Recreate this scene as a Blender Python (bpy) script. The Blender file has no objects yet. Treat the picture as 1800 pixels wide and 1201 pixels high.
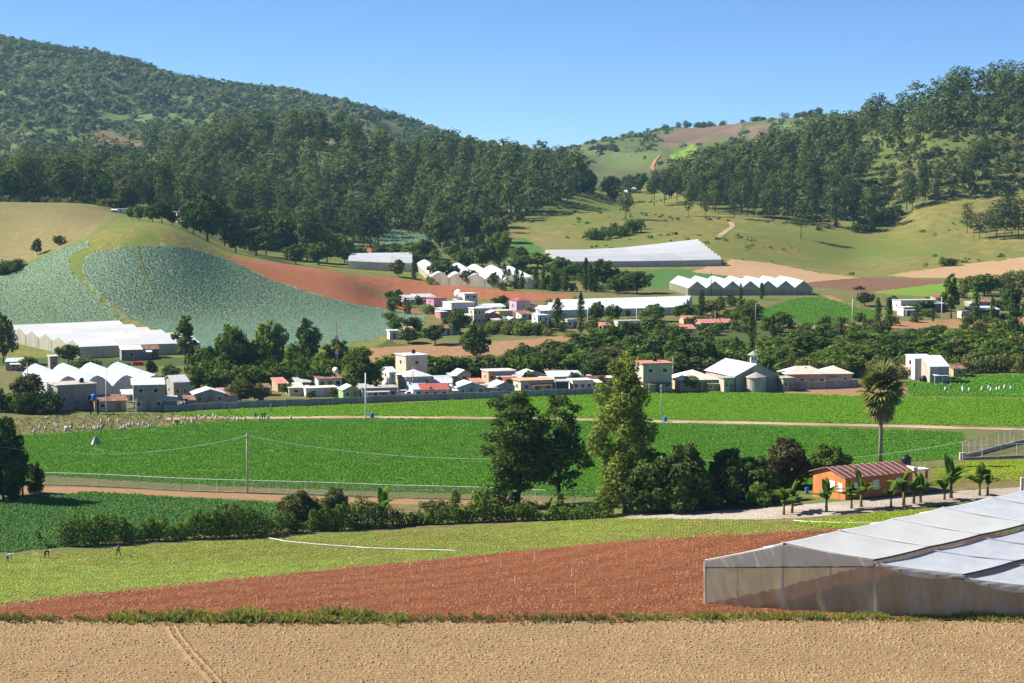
import bpy, bmesh, math, random
import numpy as np
from mathutils import Vector, Matrix
R = math.radians
SC = bpy.context.scene
COL = SC.collection
rng = np.random.default_rng(7)
random.seed(7)
# ------------------------------------------------------------------ camera, sky, sun, exposure
FPX, CX, CY, CH = 3500.0, 900.0, 600.5, 52.0          # focal length in photo pixels, centre, camera height
PITCH = math.atan((CY - 318.0) / FPX)
cam_data = bpy.data.cameras.new('camera')
cam_data.sensor_width = 36.0
cam_data.lens = 36.0 * FPX / 1800.0
cam_data.clip_start = 1.0
cam_data.clip_end = 30000.0
camera = bpy.data.objects.new('camera', cam_data)
COL.objects.link(camera)
camera.location = (0, 0, CH)
camera.rotation_euler = (R(90) - PITCH, 0, 0)
SC.camera = camera
SUN_AZ, SUN_EL = -74.0, 39.0                            # degrees clockwise from +Y (view direction), height
world = bpy.data.worlds.new('World')
SC.world = world
world.use_nodes = True
wn = world.node_tree
sky = wn.nodes.new('ShaderNodeTexSky')
sky.sky_type = 'NISHITA'
sky.sun_disc = False
sky.sun_elevation = R(SUN_EL)
sky.sun_rotation = R(SUN_AZ)
sky.altitude = 2500
sky.air_density = 0.6
sky.dust_density = 0.0
sky.ozone_density = 7.5
wn.links.new(sky.outputs[0], wn.nodes['Background'].inputs[0])
wn.nodes['Background'].inputs[1].default_value = 0.072
sl = bpy.data.lights.new('sun', 'SUN')
sl.energy = 5.0
sl.angle = R(0.5)
sl.color = (1.0, 0.94, 0.84)
sun = bpy.data.objects.new('sun', sl)
COL.objects.link(sun)
sd = Vector((math.sin(R(SUN_AZ)) * math.cos(R(SUN_EL)), math.cos(R(SUN_AZ)) * math.cos(R(SUN_EL)), math.sin(R(SUN_EL))))
sun.rotation_euler = sd.to_track_quat('Z', 'Y').to_euler()
sun.location = (-200, 200, 300)
vs = SC.view_settings
vs.view_transform = 'Standard'
vs.look = 'None'
vs.exposure = 1.12
vs.gamma = 1.0
vs.use_curve_mapping = False
SC.cycles.max_bounces = 5
SC.cycles.diffuse_bounces = 2
SC.cycles.transparent_max_bounces = 12
SC.cycles.volume_bounces = 0
SC.cycles.use_denoising = True
SC.cycles.denoiser = 'OPENIMAGEDENOISE'
SC.cycles.denoising_input_passes = 'RGB_ALBEDO_NORMAL'
SC.cycles.denoising_prefilter = 'ACCURATE'
# ------------------------------------------------------------------ helpers: objects, meshes, materials
def tag(o, label=None, cat=None, group=None, kind=None):
    if label: o['label'] = label
    if cat: o['category'] = cat
    if group: o['group'] = group
    if kind: o['kind'] = kind
    return o
def ob(name, me, parent=None, loc=None, rz=None, **kw):
    o = bpy.data.objects.new(name, me)
    COL.objects.link(o)
    if parent is not None: o.parent = parent
    if loc is not None: o.location = loc
    if rz: o.rotation_euler = (0, 0, rz)
    return tag(o, **kw)
def npmesh(name, V, F, mat=None, smooth=False):
    """V (n,3), F (m,k) with k = 3 or 4 -> mesh"""
    V = np.ascontiguousarray(V, dtype=np.float32); F = np.ascontiguousarray(F, dtype=np.int32)
    me = bpy.data.meshes.new(name)
    me.vertices.add(len(V)); me.vertices.foreach_set('co', V.ravel())
    k = F.shape[1]
    me.loops.add(F.size); me.loops.foreach_set('vertex_index', F.ravel())
    me.polygons.add(len(F)); me.polygons.foreach_set('loop_start', np.arange(0, F.size, k, dtype=np.int32))
    if smooth: me.polygons.foreach_set('use_smooth', np.ones(len(F), dtype=bool))
    me.update(calc_edges=True)
    if mat: me.materials.append(mat)
    return me
class MB:
    """collects boxes, tubes and polygons into one mesh"""
    def __init__(s): s.v = []; s.f = []
    def poly(s, pts):
        n = len(s.v); s.v += [tuple(p) for p in pts]; s.f.append(tuple(range(n, n + len(pts)))); return s
    def box(s, x0, x1, y0, y1, z0, z1):
        n = len(s.v)
        s.v += [(x0, y0, z0), (x1, y0, z0), (x1, y1, z0), (x0, y1, z0), (x0, y0, z1), (x1, y0, z1), (x1, y1, z1), (x0, y1, z1)]
        s.f += [tuple(n + i for i in q) for q in ((0, 3, 2, 1), (4, 5, 6, 7), (0, 1, 5, 4), (1, 2, 6, 5), (2, 3, 7, 6), (3, 0, 4, 7))]
        return s
    def slab(s, pts, t):
        """polygon with thickness t downwards"""
        n = len(s.v); k = len(pts)
        s.v += [tuple(p) for p in pts] + [(p[0], p[1], p[2] - t) for p in pts]
        s.f.append(tuple(range(n, n + k))); s.f.append(tuple(n + k + i for i in reversed(range(k))))
        for i in range(k):
            j = (i + 1) % k; s.f.append((n + i, n + k + i, n + k + j, n + j))
        return s
    def tube(s, pts, rad, sides=6, cap=True):
        pts = [Vector(p) for p in pts]; n0 = len(s.v)
        if not hasattr(rad, '__len__'): rad = [rad] * len(pts)
        for i, p in enumerate(pts):
            d = (pts[min(i + 1, len(pts) - 1)] - pts[max(i - 1, 0)])
            d = d.normalized() if d.length > 0 else Vector((0, 0, 1))
            a = d.cross(Vector((0, 1, 0.01)) if abs(d.y) < 0.9 else Vector((1, 0, 0))).normalized(); b = d.cross(a)
            for k in range(sides):
                t = 2 * math.pi * k / sides
                q = p + (a * math.cos(t) + b * math.sin(t)) * rad[i]; s.v.append((q.x, q.y, q.z))
        for i in range(len(pts) - 1):
            for k in range(sides):
                a0 = n0 + i * sides; k2 = (k + 1) % sides
                s.f.append((a0 + k, a0 + k2, a0 + sides + k2, a0 + sides + k))
        if cap:
            s.f.append(tuple(n0 + k for k in reversed(range(sides))))
            s.f.append(tuple(n0 + (len(pts) - 1) * sides + k for k in range(sides)))
        return s
    def lathe(s, prof, c=(0, 0, 0), sides=14):
        n0 = len(s.v)
        for (r, z) in prof:
            for k in range(sides):
                t = 2 * math.pi * k / sides; s.v.append((c[0] + r * math.cos(t), c[1] + r * math.sin(t), c[2] + z))
        for i in range(len(prof) - 1):
            for k in range(sides):
                a0 = n0 + i * sides; k2 = (k + 1) % sides
                s.f.append((a0 + k, a0 + k2, a0 + sides + k2, a0 + sides + k))
        s.f.append(tuple(n0 + k for k in reversed(range(sides))))
        s.f.append(tuple(n0 + (len(prof) - 1) * sides + k for k in range(sides)))
        return s
    def mesh(s, name, mat=None, smooth=False):
        me = bpy.data.meshes.new(name); me.from_pydata(s.v, [], s.f)
        if mat: me.materials.append(mat)
        if smooth: me.polygons.foreach_set('use_smooth', [True] * len(me.polygons))
        me.update(); return me
    def ob(s, name, mat, parent=None, smooth=False, **kw):
        return ob(name, s.mesh(name, mat, smooth), parent, **kw)
MATS = {}
def new_mat(name):
    m = bpy.data.materials.new(name); m.use_nodes = True
    nt = m.node_tree
    return m, nt, nt.nodes['Principled BSDF'], nt.nodes['Material Output']
def coords(nt, kind='Object', scale=None):
    tc = nt.nodes.new('ShaderNodeTexCoord'); s = tc.outputs[kind]
    if scale:
        mp = nt.nodes.new('ShaderNodeMapping'); mp.inputs['Scale'].default_value = scale
        nt.links.new(s, mp.inputs[0]); s = mp.outputs[0]
    return s
def noise(nt, vec, scale, detail=4, rough=0.6):
    n = nt.nodes.new('ShaderNodeTexNoise'); n.inputs['Scale'].default_value = scale
    n.inputs['Detail'].default_value = detail; n.inputs['Roughness'].default_value = rough
    nt.links.new(vec, n.inputs['Vector']); return n.outputs['Fac']
def ramp(nt, fac, stops):
    r = nt.nodes.new('ShaderNodeValToRGB'); e = r.color_ramp.elements
    e[0].position, e[0].color = stops[0][0], (*stops[0][1], 1)
    e[1].position, e[1].color = stops[-1][0], (*stops[-1][1], 1)
    for p, c in stops[1:-1]:
        x = e.new(p); x.color = (*c, 1)
    nt.links.new(fac, r.inputs[0]); return r.outputs[0]
def mixc(nt, fac, a, b, mode='MIX'):
    m = nt.nodes.new('ShaderNodeMix'); m.data_type = 'RGBA'; m.blend_type = mode
    for s, v in ((m.inputs[0], fac), (m.inputs[6], a), (m.inputs[7], b)):
        if isinstance(v, (int, float)): s.default_value = v
        elif isinstance(v, tuple): s.default_value = (*v, 1)
        else: nt.links.new(v, s)
    return m.outputs[2]
def bump(nt, bs, h, strength, dist):
    b = nt.nodes.new('ShaderNodeBump'); b.inputs['Strength'].default_value = strength; b.inputs['Distance'].default_value = dist
    nt.links.new(h, b.inputs['Height']); nt.links.new(b.outputs[0], bs.inputs['Normal'])
def soil(name, c1, c2, fine=1.5, broad=0.03, c3=None, bump_d=0.25, stretch=None, bs_=0.8, wave=None):
    """ground: fine grain between c1 and c2, broad drift towards c3"""
    m, nt, bs, out = new_mat(name)
    P = coords(nt, 'Object', stretch)
    f = noise(nt, P, fine, 6, 0.7)
    c = ramp(nt, f, [(0.36, c1), (0.64, c2)])
    if c3:
        b = noise(nt, coords(nt), broad, 4, 0.6)
        rr = nt.nodes.new('ShaderNodeMapRange'); rr.inputs[1].default_value = 0.42; rr.inputs[2].default_value = 0.62
        nt.links.new(b, rr.inputs[0]); c = mixc(nt, rr.outputs[0], c, c3)
    if wave:
        ang, per, amt, cc = wave
        mp = nt.nodes.new('ShaderNodeMapping'); mp.inputs['Rotation'].default_value = (0, 0, ang)
        nt.links.new(coords(nt), mp.inputs[0])
        w = nt.nodes.new('ShaderNodeTexWave'); w.inputs['Scale'].default_value = 0.314 / per
        w.inputs['Distortion'].default_value = 1.2; w.inputs['Detail'].default_value = 2; w.inputs['Detail Scale'].default_value = 0.3
        nt.links.new(mp.outputs[0], w.inputs['Vector'])
        mm = nt.nodes.new('ShaderNodeMath'); mm.operation = 'MULTIPLY'; mm.inputs[1].default_value = amt
        nt.links.new(w.outputs['Fac'], mm.inputs[0]); c = mixc(nt, mm.outputs[0], c, cc)
    nt.links.new(c, bs.inputs['Base Color']); bs.inputs['Roughness'].default_value = 0.95
    bs.inputs['Specular IOR Level'].default_value = 0.1
    bump(nt, bs, f, bs_, bump_d)
    MATS[name] = m; return m
def leaf(name, dark, light, nscale=0.5, transl=0.3, tint=0.25, yellow=None, broad_=None):
    """foliage: tone drifts over clumps, each copy differs a little, light passes through"""
    m, nt, bs, out = new_mat(name)
    f = noise(nt, coords(nt), nscale, 5, 0.7)
    geo = nt.nodes.new('ShaderNodeNewGeometry')
    mm = nt.nodes.new('ShaderNodeMath'); mm.operation = 'MULTIPLY_ADD'; mm.inputs[1].default_value = .30
    nt.links.new(geo.outputs['Random Per Island'], mm.inputs[0]); ad = nt.nodes.new('ShaderNodeMath'); ad.operation = 'SUBTRACT'; ad.inputs[1].default_value = .15
    nt.links.new(f, ad.inputs[0]); nt.links.new(ad.outputs[0], mm.inputs[2])
    c = ramp(nt, mm.outputs[0], [(0.34, dark), (0.66, light)])
    if broad_:
        fb = noise(nt, coords(nt), broad_[0], 3, .6); rb = nt.nodes.new('ShaderNodeMapRange'); rb.inputs[1].default_value = .42; rb.inputs[2].default_value = .6
        nt.links.new(fb, rb.inputs[0]); c = mixc(nt, rb.outputs[0], c, broad_[1])
    oi = nt.nodes.new('ShaderNodeObjectInfo')
    hs = nt.nodes.new('ShaderNodeHueSaturation')
    mr = nt.nodes.new('ShaderNodeMapRange'); mr.inputs[3].default_value = 1 - tint; mr.inputs[4].default_value = 1 + tint
    nt.links.new(oi.outputs['Random'], mr.inputs[0]); nt.links.new(mr.outputs[0], hs.inputs['Value'])
    if yellow:
        f2 = noise(nt, coords(nt), nscale * 3.1, 2, 0.5)
        mr2 = nt.nodes.new('ShaderNodeMapRange'); mr2.inputs[1].default_value = 0.56; mr2.inputs[2].default_value = 0.72
        nt.links.new(f2, mr2.inputs[0]); c = mixc(nt, mr2.outputs[0], c, yellow)
    nt.links.new(c, hs.inputs['Color'])
    d = nt.nodes.new('ShaderNodeBsdfDiffuse'); t = nt.nodes.new('ShaderNodeBsdfTranslucent')
    nt.links.new(hs.outputs[0], d.inputs[0]); nt.links.new(hs.outputs[0], t.inputs[0])
    mx = nt.nodes.new('ShaderNodeMixShader'); mx.inputs[0].default_value = transl
    nt.links.new(d.outputs[0], mx.inputs[1]); nt.links.new(t.outputs[0], mx.inputs[2])
    nt.links.new(mx.outputs[0], out.inputs[0]); nt.nodes.remove(bs)
    MATS[name] = m; return m
def vary(nt, c, amt):
    """each object a little lighter or darker"""
    oi = nt.nodes.new('ShaderNodeObjectInfo'); hs = nt.nodes.new('ShaderNodeHueSaturation'); mr = nt.nodes.new('ShaderNodeMapRange')
    mr.inputs[3].default_value = 1 - amt; mr.inputs[4].default_value = 1 + amt * .5
    nt.links.new(oi.outputs['Random'], mr.inputs[0]); nt.links.new(mr.outputs[0], hs.inputs['Value']); nt.links.new(c, hs.inputs['Color']); return hs.outputs[0]
def plain(name, col, rough=0.8, var=0.25, scale=0.7, dirt=None, metallic=0.0, streak=False):
    """painted or weathered surface with stains"""
    m, nt, bs, out = new_mat(name)
    P = coords(nt, 'Object', (1, 1, 0.25) if streak else None)
    f = noise(nt, P, scale, 5, 0.65)
    lo = tuple(x * (1 - var) for x in col)
    c = ramp(nt, f, [(0.35, lo), (0.6, col)])
    if dirt:
        f2 = noise(nt, coords(nt, 'Object', (1.3, 1.3, 0.3)), scale * 1.7, 4, 0.7)
        mr = nt.nodes.new('ShaderNodeMapRange'); mr.inputs[1].default_value = 0.5; mr.inputs[2].default_value = 0.72
        nt.links.new(f2, mr.inputs[0]); c = mixc(nt, mr.outputs[0], c, dirt)
    c = vary(nt, c, .10)
    nt.links.new(c, bs.inputs['Base Color']); bs.inputs['Roughness'].default_value = rough
    bs.inputs['Metallic'].default_value = metallic; bs.inputs['Specular IOR Level'].default_value = 0.3
    MATS[name] = m; return m
def sheet(name, col, transp=0.0, transl=0.3, var=0.2, scale=0.4, dirt=None, streak=True, gloss=0.1):
    """plastic film or netting: lets some light through, partly see-through"""
    m, nt, bs, out = new_mat(name)
    f = noise(nt, coords(nt, 'Object', (1, 1, 0.35) if streak else None), scale, 5, 0.65)
    c = ramp(nt, f, [(0.35, tuple(x * (1 - var) for x in col)), (0.62, col)])
    if dirt:
        f2 = noise(nt, coords(nt, 'Object', (1, 1, 0.2)), scale * 2.3, 5, 0.7)
        mr = nt.nodes.new('ShaderNodeMapRange'); mr.inputs[1].default_value = 0.47; mr.inputs[2].default_value = 0.7
        nt.links.new(f2, mr.inputs[0]); c = mixc(nt, mr.outputs[0], c, dirt)
    c = vary(nt, c, .09)
    d = nt.nodes.new('ShaderNodeBsdfDiffuse'); t = nt.nodes.new('ShaderNodeBsdfTranslucent')
    g = nt.nodes.new('ShaderNodeBsdfGlossy'); g.inputs['Roughness'].default_value = 0.35
    tr = nt.nodes.new('ShaderNodeBsdfTransparent')
    nt.links.new(c, d.inputs[0]); nt.links.new(c, t.inputs[0])
    def mx(fac, a, b):
        n = nt.nodes.new('ShaderNodeMixShader'); n.inputs[0].default_value = fac
        nt.links.new(a, n.inputs[1]); nt.links.new(b, n.inputs[2]); return n.outputs[0]
    s = mx(transl, d.outputs[0], t.outputs[0]); s = mx(gloss, s, g.outputs[0]); s = mx(transp, s, tr.outputs[0])
    nt.links.new(s, out.inputs[0]); nt.nodes.remove(bs)
    MATS[name] = m; return m
# ------------------------------------------------------------------ terrain heights
SP, CP = math.sin(PITCH), math.cos(PITCH)
def ray(row):
    """z change per metre of y for a photo row; and dy"""
    t = (CY - row) / FPX
    return (-SP + CP * t) / (CP + SP * t), (CP + SP * t)
def q_of(u, row): return 900 + (u - CX) / ray(row)[1]
def z_at(row, y): return CH + y * ray(row)[0]
def row_of(y, z):
    """photo row of a point at distance y and height z"""
    d = y * CP - (z - CH) * SP
    return CY - FPX * ((y * SP + (z - CH) * CP) / d)
# layers from near to far: each a list of (u, y, ('z'|'r', value))
def Z(*a): return [(u, y, z) for (u, y, z) in a]
def Rw(*a): return [(u, y, z_at(r, y)) for (u, y, r) in a]
LAYERS = [
 Z((-600, 60, 6.5), (2400, 60, 6.5)),
 Rw((-600, 185, 1200), (2400, 185, 1200)),
 Rw((-600, 208, 1088), (2400, 208, 1088)),
 Z((-600, 272, .7), (600, 272, .7), (900, 266, 2), (1200, 252, 5), (1500, 250, 6.2), (2400, 250, 6.5)),
 Z((-600, 333, 0), (700, 333, 0), (1000, 318, .6), (1200, 304, 3), (1500, 296, 6.2), (2400, 305, 6.5)),
 Z((-600, 375, 0), (1200, 372, 0), (1500, 372, .2), (1800, 378, .2), (2400, 380, .5)),
 Z((-600, 440, 0), (2400, 440, 0)),
 Z((-600, 545, 0), (2400, 545, 0)),
 Z((-600, 630, 1.2), (500, 630, 1.6), (800, 625, 2.5), (1000, 620, 3), (2400, 640, 5)),
 Z((-600, 668, 4.0), (232, 668, 4.2), (500, 668, 3.6), (800, 664, 4.2), (1000, 660, 4.6), (2400, 672, 5.8)),
 [(-600, 735, 16)] + Rw((0, 740, 478), (100, 738, 440), (160, 735, 420), (230, 735, 398), (300, 735, 402), (400, 735, 452), (500, 738, 472), (600, 745, 486), (680, 760, 520), (760, 775, 523)) + Z((900, 780, 8), (1200, 780, 9), (2400, 790, 9)),
 [(-600, 900, 40)] + Rw((0, 900, 366), (120, 900, 366), (200, 890, 382), (300, 880, 388), (400, 890, 436), (500, 900, 458), (600, 900, 468), (750, 930, 464), (900, 950, 464), (1050, 950, 468), (1200, 950, 472), (1350, 950, 477), (1500, 950, 487), (1650, 950, 484), (1800, 950, 478), (2400, 950, 440)),
 [(-600, 960, 45)] + Rw((0, 955, 356), (150, 955, 358), (250, 955, 378), (330, 950, 388), (450, 1000, 440), (600, 1020, 445), (750, 1050, 435), (900, 1060, 440), (1050, 1060, 440), (1200, 1060, 425), (1280, 1060, 425), (1350, 1060, 436), (1500, 1060, 462), (1620, 1060, 448), (1700, 1060, 440), (1800, 1060, 428), (2400, 1060, 380)),
 [(-600, 1200, 45)] + Rw((0, 1200, 352), (150, 1200, 350), (300, 1200, 345), (450, 1200, 360), (600, 1200, 385), (750, 1200, 392), (900, 1200, 388), (1050, 1200, 380), (1150, 1200, 382), (1200, 1200, 386), (1350, 1200, 392), (1450, 1200, 396), (1560, 1200, 400), (1640, 1200, 368), (1700, 1200, 360), (1800, 1200, 350), (2400, 1200, 300)),
 [(-600, 1450, 55)] + Rw((0, 1450, 322), (150, 1450, 312), (300, 1450, 272), (400, 1450, 262), (560, 1450, 248), (650, 1450, 266), (750, 1450, 284), (850, 1450, 302), (950, 1450, 312), (1020, 1450, 326), (1060, 1450, 346), (1130, 1450, 352), (1200, 1450, 336), (1300, 1450, 300), (1400, 1450, 272), (1500, 1450, 238), (1560, 1450, 214), (1650, 1450, 180), (1750, 1450, 168), (1800, 1450, 166), (2400, 1450, 100)),
 [(-600, 1750, 60)] + Rw((0, 1750, 306), (150, 1750, 300), (300, 1750, 285), (450, 1750, 280), (600, 1750, 285), (850, 1750, 310), (1000, 1750, 325), (1060, 1750, 332), (1150, 1750, 328), (1250, 1750, 318), (1500, 1750, 270), (1800, 1750, 220), (2400, 1750, 180)),
 [(-600, 2300, 140)] + Rw((0, 2300, 200), (150, 2300, 208), (300, 2300, 220), (450, 2300, 228), (600, 2300, 236), (680, 2300, 246), (760, 2300, 268), (850, 2300, 285), (950, 2300, 288), (1050, 2300, 295), (1150, 2300, 285), (1250, 2300, 268), (1350, 2300, 262), (1450, 2300, 252), (1600, 2300, 240), (1800, 2300, 240), (2400, 2300, 230)),
 [(-600, 2900, 300)] + Rw((-200, 2900, 45), (0, 2900, 70), (100, 2900, 84), (200, 2900, 102), (300, 2900, 135), (400, 2900, 154), (500, 2900, 163), (600, 2900, 184), (660, 2900, 194), (750, 2900, 230), (830, 2900, 260), (900, 2900, 272), (1000, 2900, 265), (1050, 2900, 262), (1100, 2900, 250), (1180, 2900, 224), (1250, 2900, 222), (1300, 2900, 217), (1350, 2900, 216), (1440, 2900, 212), (1500, 2900, 207), (1800, 2900, 200), (2400, 2900, 190)),
 [(-600, 3500, 240)] + Rw((0, 3500, 120), (600, 3500, 240), (1000, 3500, 300), (1400, 3500, 290), (2400, 3500, 280)),
 Z((-600, 4300, 30), (2400, 4300, 30)),
 Z((-600, 5200, 0), (2400, 5200, 0)),
]
QS = np.arange(-480, 2290, 6.0)
LQ = np.array([[np.interp(QS, [p[0] for p in L], [p[k] for p in L]) for k in (1, 2)] for L in LAYERS])   # layer, (y,z), q
ker = np.exp(-0.5 * (np.arange(-9, 10) / 4.0) ** 2); ker /= ker.sum()
for i in range(len(LAYERS)):
    for k in (0, 1):
        LQ[i, k] = np.convolve(np.pad(LQ[i, k], 9, mode='edge'), ker, mode='valid')
# distance samples: about 3 photo rows apart on the plain, finer steps on the hills
ys = [60.0]
while ys[-1] < 5100:
    y = ys[-1]
    st = 12 if y < 150 else max(1.6, 3.2 * y * y / (FPX * 50)) if y < 560 else 5.5 if y < 960 else 8 if y < 1460 else 24 if y < 3000 else 100
    ys.append(y + st)
YS = np.array(ys)
ZG = np.zeros((len(YS), len(QS)))
def pchip(x, y, xi):
    h = np.diff(x); d = np.diff(y) / h; m = np.zeros_like(y)
    for i in range(1, len(x) - 1):
        if d[i - 1] * d[i] > 0:
            w1 = 2 * h[i] + h[i - 1]; w2 = h[i] + 2 * h[i - 1]; m[i] = (w1 + w2) / (w1 / d[i - 1] + w2 / d[i])
    m[0], m[-1] = d[0], d[-1]
    k = np.clip(np.searchsorted(x, xi) - 1, 0, len(x) - 2); t = (xi - x[k]) / h[k]
    return ((1 + 2 * t) * (1 - t) ** 2) * y[k] + t * (1 - t) ** 2 * h[k] * m[k] + t * t * (3 - 2 * t) * y[k + 1] + t * t * (t - 1) * h[k] * m[k + 1]
for j in range(len(QS)):
    ZG[:, j] = pchip(LQ[:, 0, j], LQ[:, 1, j], YS)
def vnoise(X, Y, scale, seed):
    """smooth value noise, numpy"""
    g = np.random.default_rng(seed).random((64, 64)) * 2 - 1
    x = X / scale; y = Y / scale; xi = np.floor(x).astype(int); yi = np.floor(y).astype(int)
    fx = x - xi; fy = y - yi; fx = fx * fx * (3 - 2 * fx); fy = fy * fy * (3 - 2 * fy)
    a = g[xi % 64, yi % 64]; b = g[(xi + 1) % 64, yi % 64]; c = g[xi % 64, (yi + 1) % 64]; d = g[(xi + 1) % 64, (yi + 1) % 64]
    return (a * (1 - fx) + b * fx) * (1 - fy) + (c * (1 - fx) + d * fx) * fy
XG = (QS[None, :] - 900) / FPX * YS[:, None]; YG = np.repeat(YS[:, None], len(QS), 1)
hill = np.clip((YG - 980) / 300, 0, 1) * np.clip((3400 - YG) / 400, 0, 1)
far = np.clip((YG - 1650) / 500, 0, 1) * np.clip((3300 - YG) / 300, 0, 1)
ZG += hill * (1.6 * vnoise(XG, YG, 60, 1) + 0.8 * vnoise(XG, YG, 23, 2))
ridged = 1 - np.abs(vnoise(XG + 0.35 * YG, YG * 0.45, 130, 3)) * 2
ZG += far * ((16 + 8 * (XG > 60)) * (ridged - .45) + 7 * vnoise(XG, YG, 60, 4)) * np.clip((2860 - YG) / 350 + .12, 0.12, 1)
near = np.clip((960 - YG) / 100, 0, 1)
ZG += near * (0.12 * vnoise(XG, YG, 17, 5))
def zq(q, y):
    """terrain height at q, y (bilinear on the grid)"""
    q = np.asarray(q, float); y = np.asarray(y, float)
    j = np.clip(((q - QS[0]) / 6.0).astype(int), 0, len(QS) - 2); tj = np.clip((q - QS[j]) / 6.0, 0, 1)
    i = np.clip(np.searchsorted(YS, y) - 1, 0, len(YS) - 2); ti = np.clip((y - YS[i]) / (YS[i + 1] - YS[i]), 0, 1)
    return (ZG[i, j] * (1 - tj) + ZG[i, j + 1] * tj) * (1 - ti) + (ZG[i + 1, j] * (1 - tj) + ZG[i + 1, j + 1] * tj) * ti
def zxy(x, y): return zq(900 + FPX * np.asarray(x, float) / np.asarray(y, float), y)
def P(u, row, ymin=150, ymax=3400):
    """world point of the ground seen at photo pixel (u, row), first hit beyond ymin"""
    sl_, dy = ray(row); q = 900 + (u - CX) / dy
    y = np.arange(ymin, ymax, 0.5); d = CH + y * sl_ - zq(np.full_like(y, q), y)
    k = np.nonzero(d <= 0)[0]
    i = k[0] if len(k) else int(np.argmin(d))
    yy = float(y[i]); xx = (q - 900) / FPX * yy
    return Vector((xx, yy, float(zq(q, yy))))
def at(u, y):
    """ground point at photo column u, distance y"""
    q = u; 
    for _ in range(3):
        z = float(zq(q, y)); q = q_of(u, row_of(y, z))
    return Vector(((q - 900) / FPX * y, y, float(zq(q, y))))
def S(y): return FPX / y            # photo pixels per metre
# ------------------------------------------------------------------ fields and hillsides: one sheet cut into regions along the field edges
soil('m_valley', (.10, .10, .035), (.20, .155, .07), 0.5, .05, (.10, .13, .035))
soil('m_front', (.19, .120, .057), (.39, .26, .128), 2.3, .045, (.27, .175, .085), .2, None, 1.0)
soil('m_red', (.14, .050, .021), (.265, .105, .046), 1.6, .03, (.215, .081, .035), .3, None, 1.0, (R(86), 1.1, .5, (.13, .04, .02)))
soil('m_lettuce', (.15, .085, .035), (.22, .14, .055), 1.8, .06, (.17, .15, .035))
soil('m_potato', (.05, .06, .02), (.08, .10, .03), 1.2)
soil('m_green', (.055, .12, .016), (.075, .155, .022), .9, .02, (.065, .13, .02))
soil('m_green2', (.09, .19, .016), (.12, .235, .024), .9, .02, (.10, .20, .02))
soil('m_harvest', (.13, .12, .045), (.22, .18, .085), 1.1, .06, (.10, .13, .035))
soil('m_track', (.34, .25, .15), (.47, .37, .25), .9, .05, (.30, .21, .12), .1)
soil('m_cobble', (.30, .25, .20), (.55, .50, .44), 3.0, .15, (.34, .27, .2), .3)
soil('m_cabbage', (.13, .19, .12), (.20, .26, .17), .9)
soil('m_knoll', (.10, .115, .025), (.24, .19, .055), .5, .07, (.10, .15, .03))
soil('m_tan', (.15, .125, .048), (.225, .19, .080), .35, .02, (.145, .145, .046), .2)
soil('m_terrace', (.22, .125, .062), (.34, .20, .105), .6, .03, (.27, .16, .08), .2)
soil('m_redfar', (.21, .07, .034), (.33, .125, .065), .4, .03, (.27, .105, .05), .3, (1, .3, 1))
soil('m_bare', (.32, .20, .11), (.42, .28, .165), .3, .03, (.36, .23, .12), .2)
soil('m_plough', (.12, .065, .04), (.20, .11, .068), .5, .04, (.16, .085, .05), .3)
soil('m_lime', (.12, .21, .025), (.17, .27, .04), .5, .05, (.13, .22, .03))
soil('m_greenfar', (.045, .115, .025), (.085, .17, .04), .5, .03, (.07, .14, .03))
soil('m_patch', (.07, .12, .04), (.16, .19, .08), .3, .05, (.09, .14, .05))
soil('m_grasshill', (.115, .115, .028), (.215, .185, .06), .16, .013, (.115, .145, .03), .4)
soil('m_forest', (.06, .075, .022), (.15, .145, .055), .12, .02, (.10, .135, .035), .6)
soil('m_mountain', (.07, .10, .035), (.13, .16, .06), .05, .006, (.12, .155, .05), 1.5)
soil('m_farhill', (.055, .075, .028), (.125, .122, .052), .03, .008, (.095, .125, .040), 1.0)
soil('m_brownpatch', (.13, .078, .062), (.21, .125, .095), .05, .01, (.13, .11, .055), 1.0)
soil('m_gully', (.04, .06, .015), (.09, .10, .03), .3, .05, (.06, .09, .02))
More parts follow.
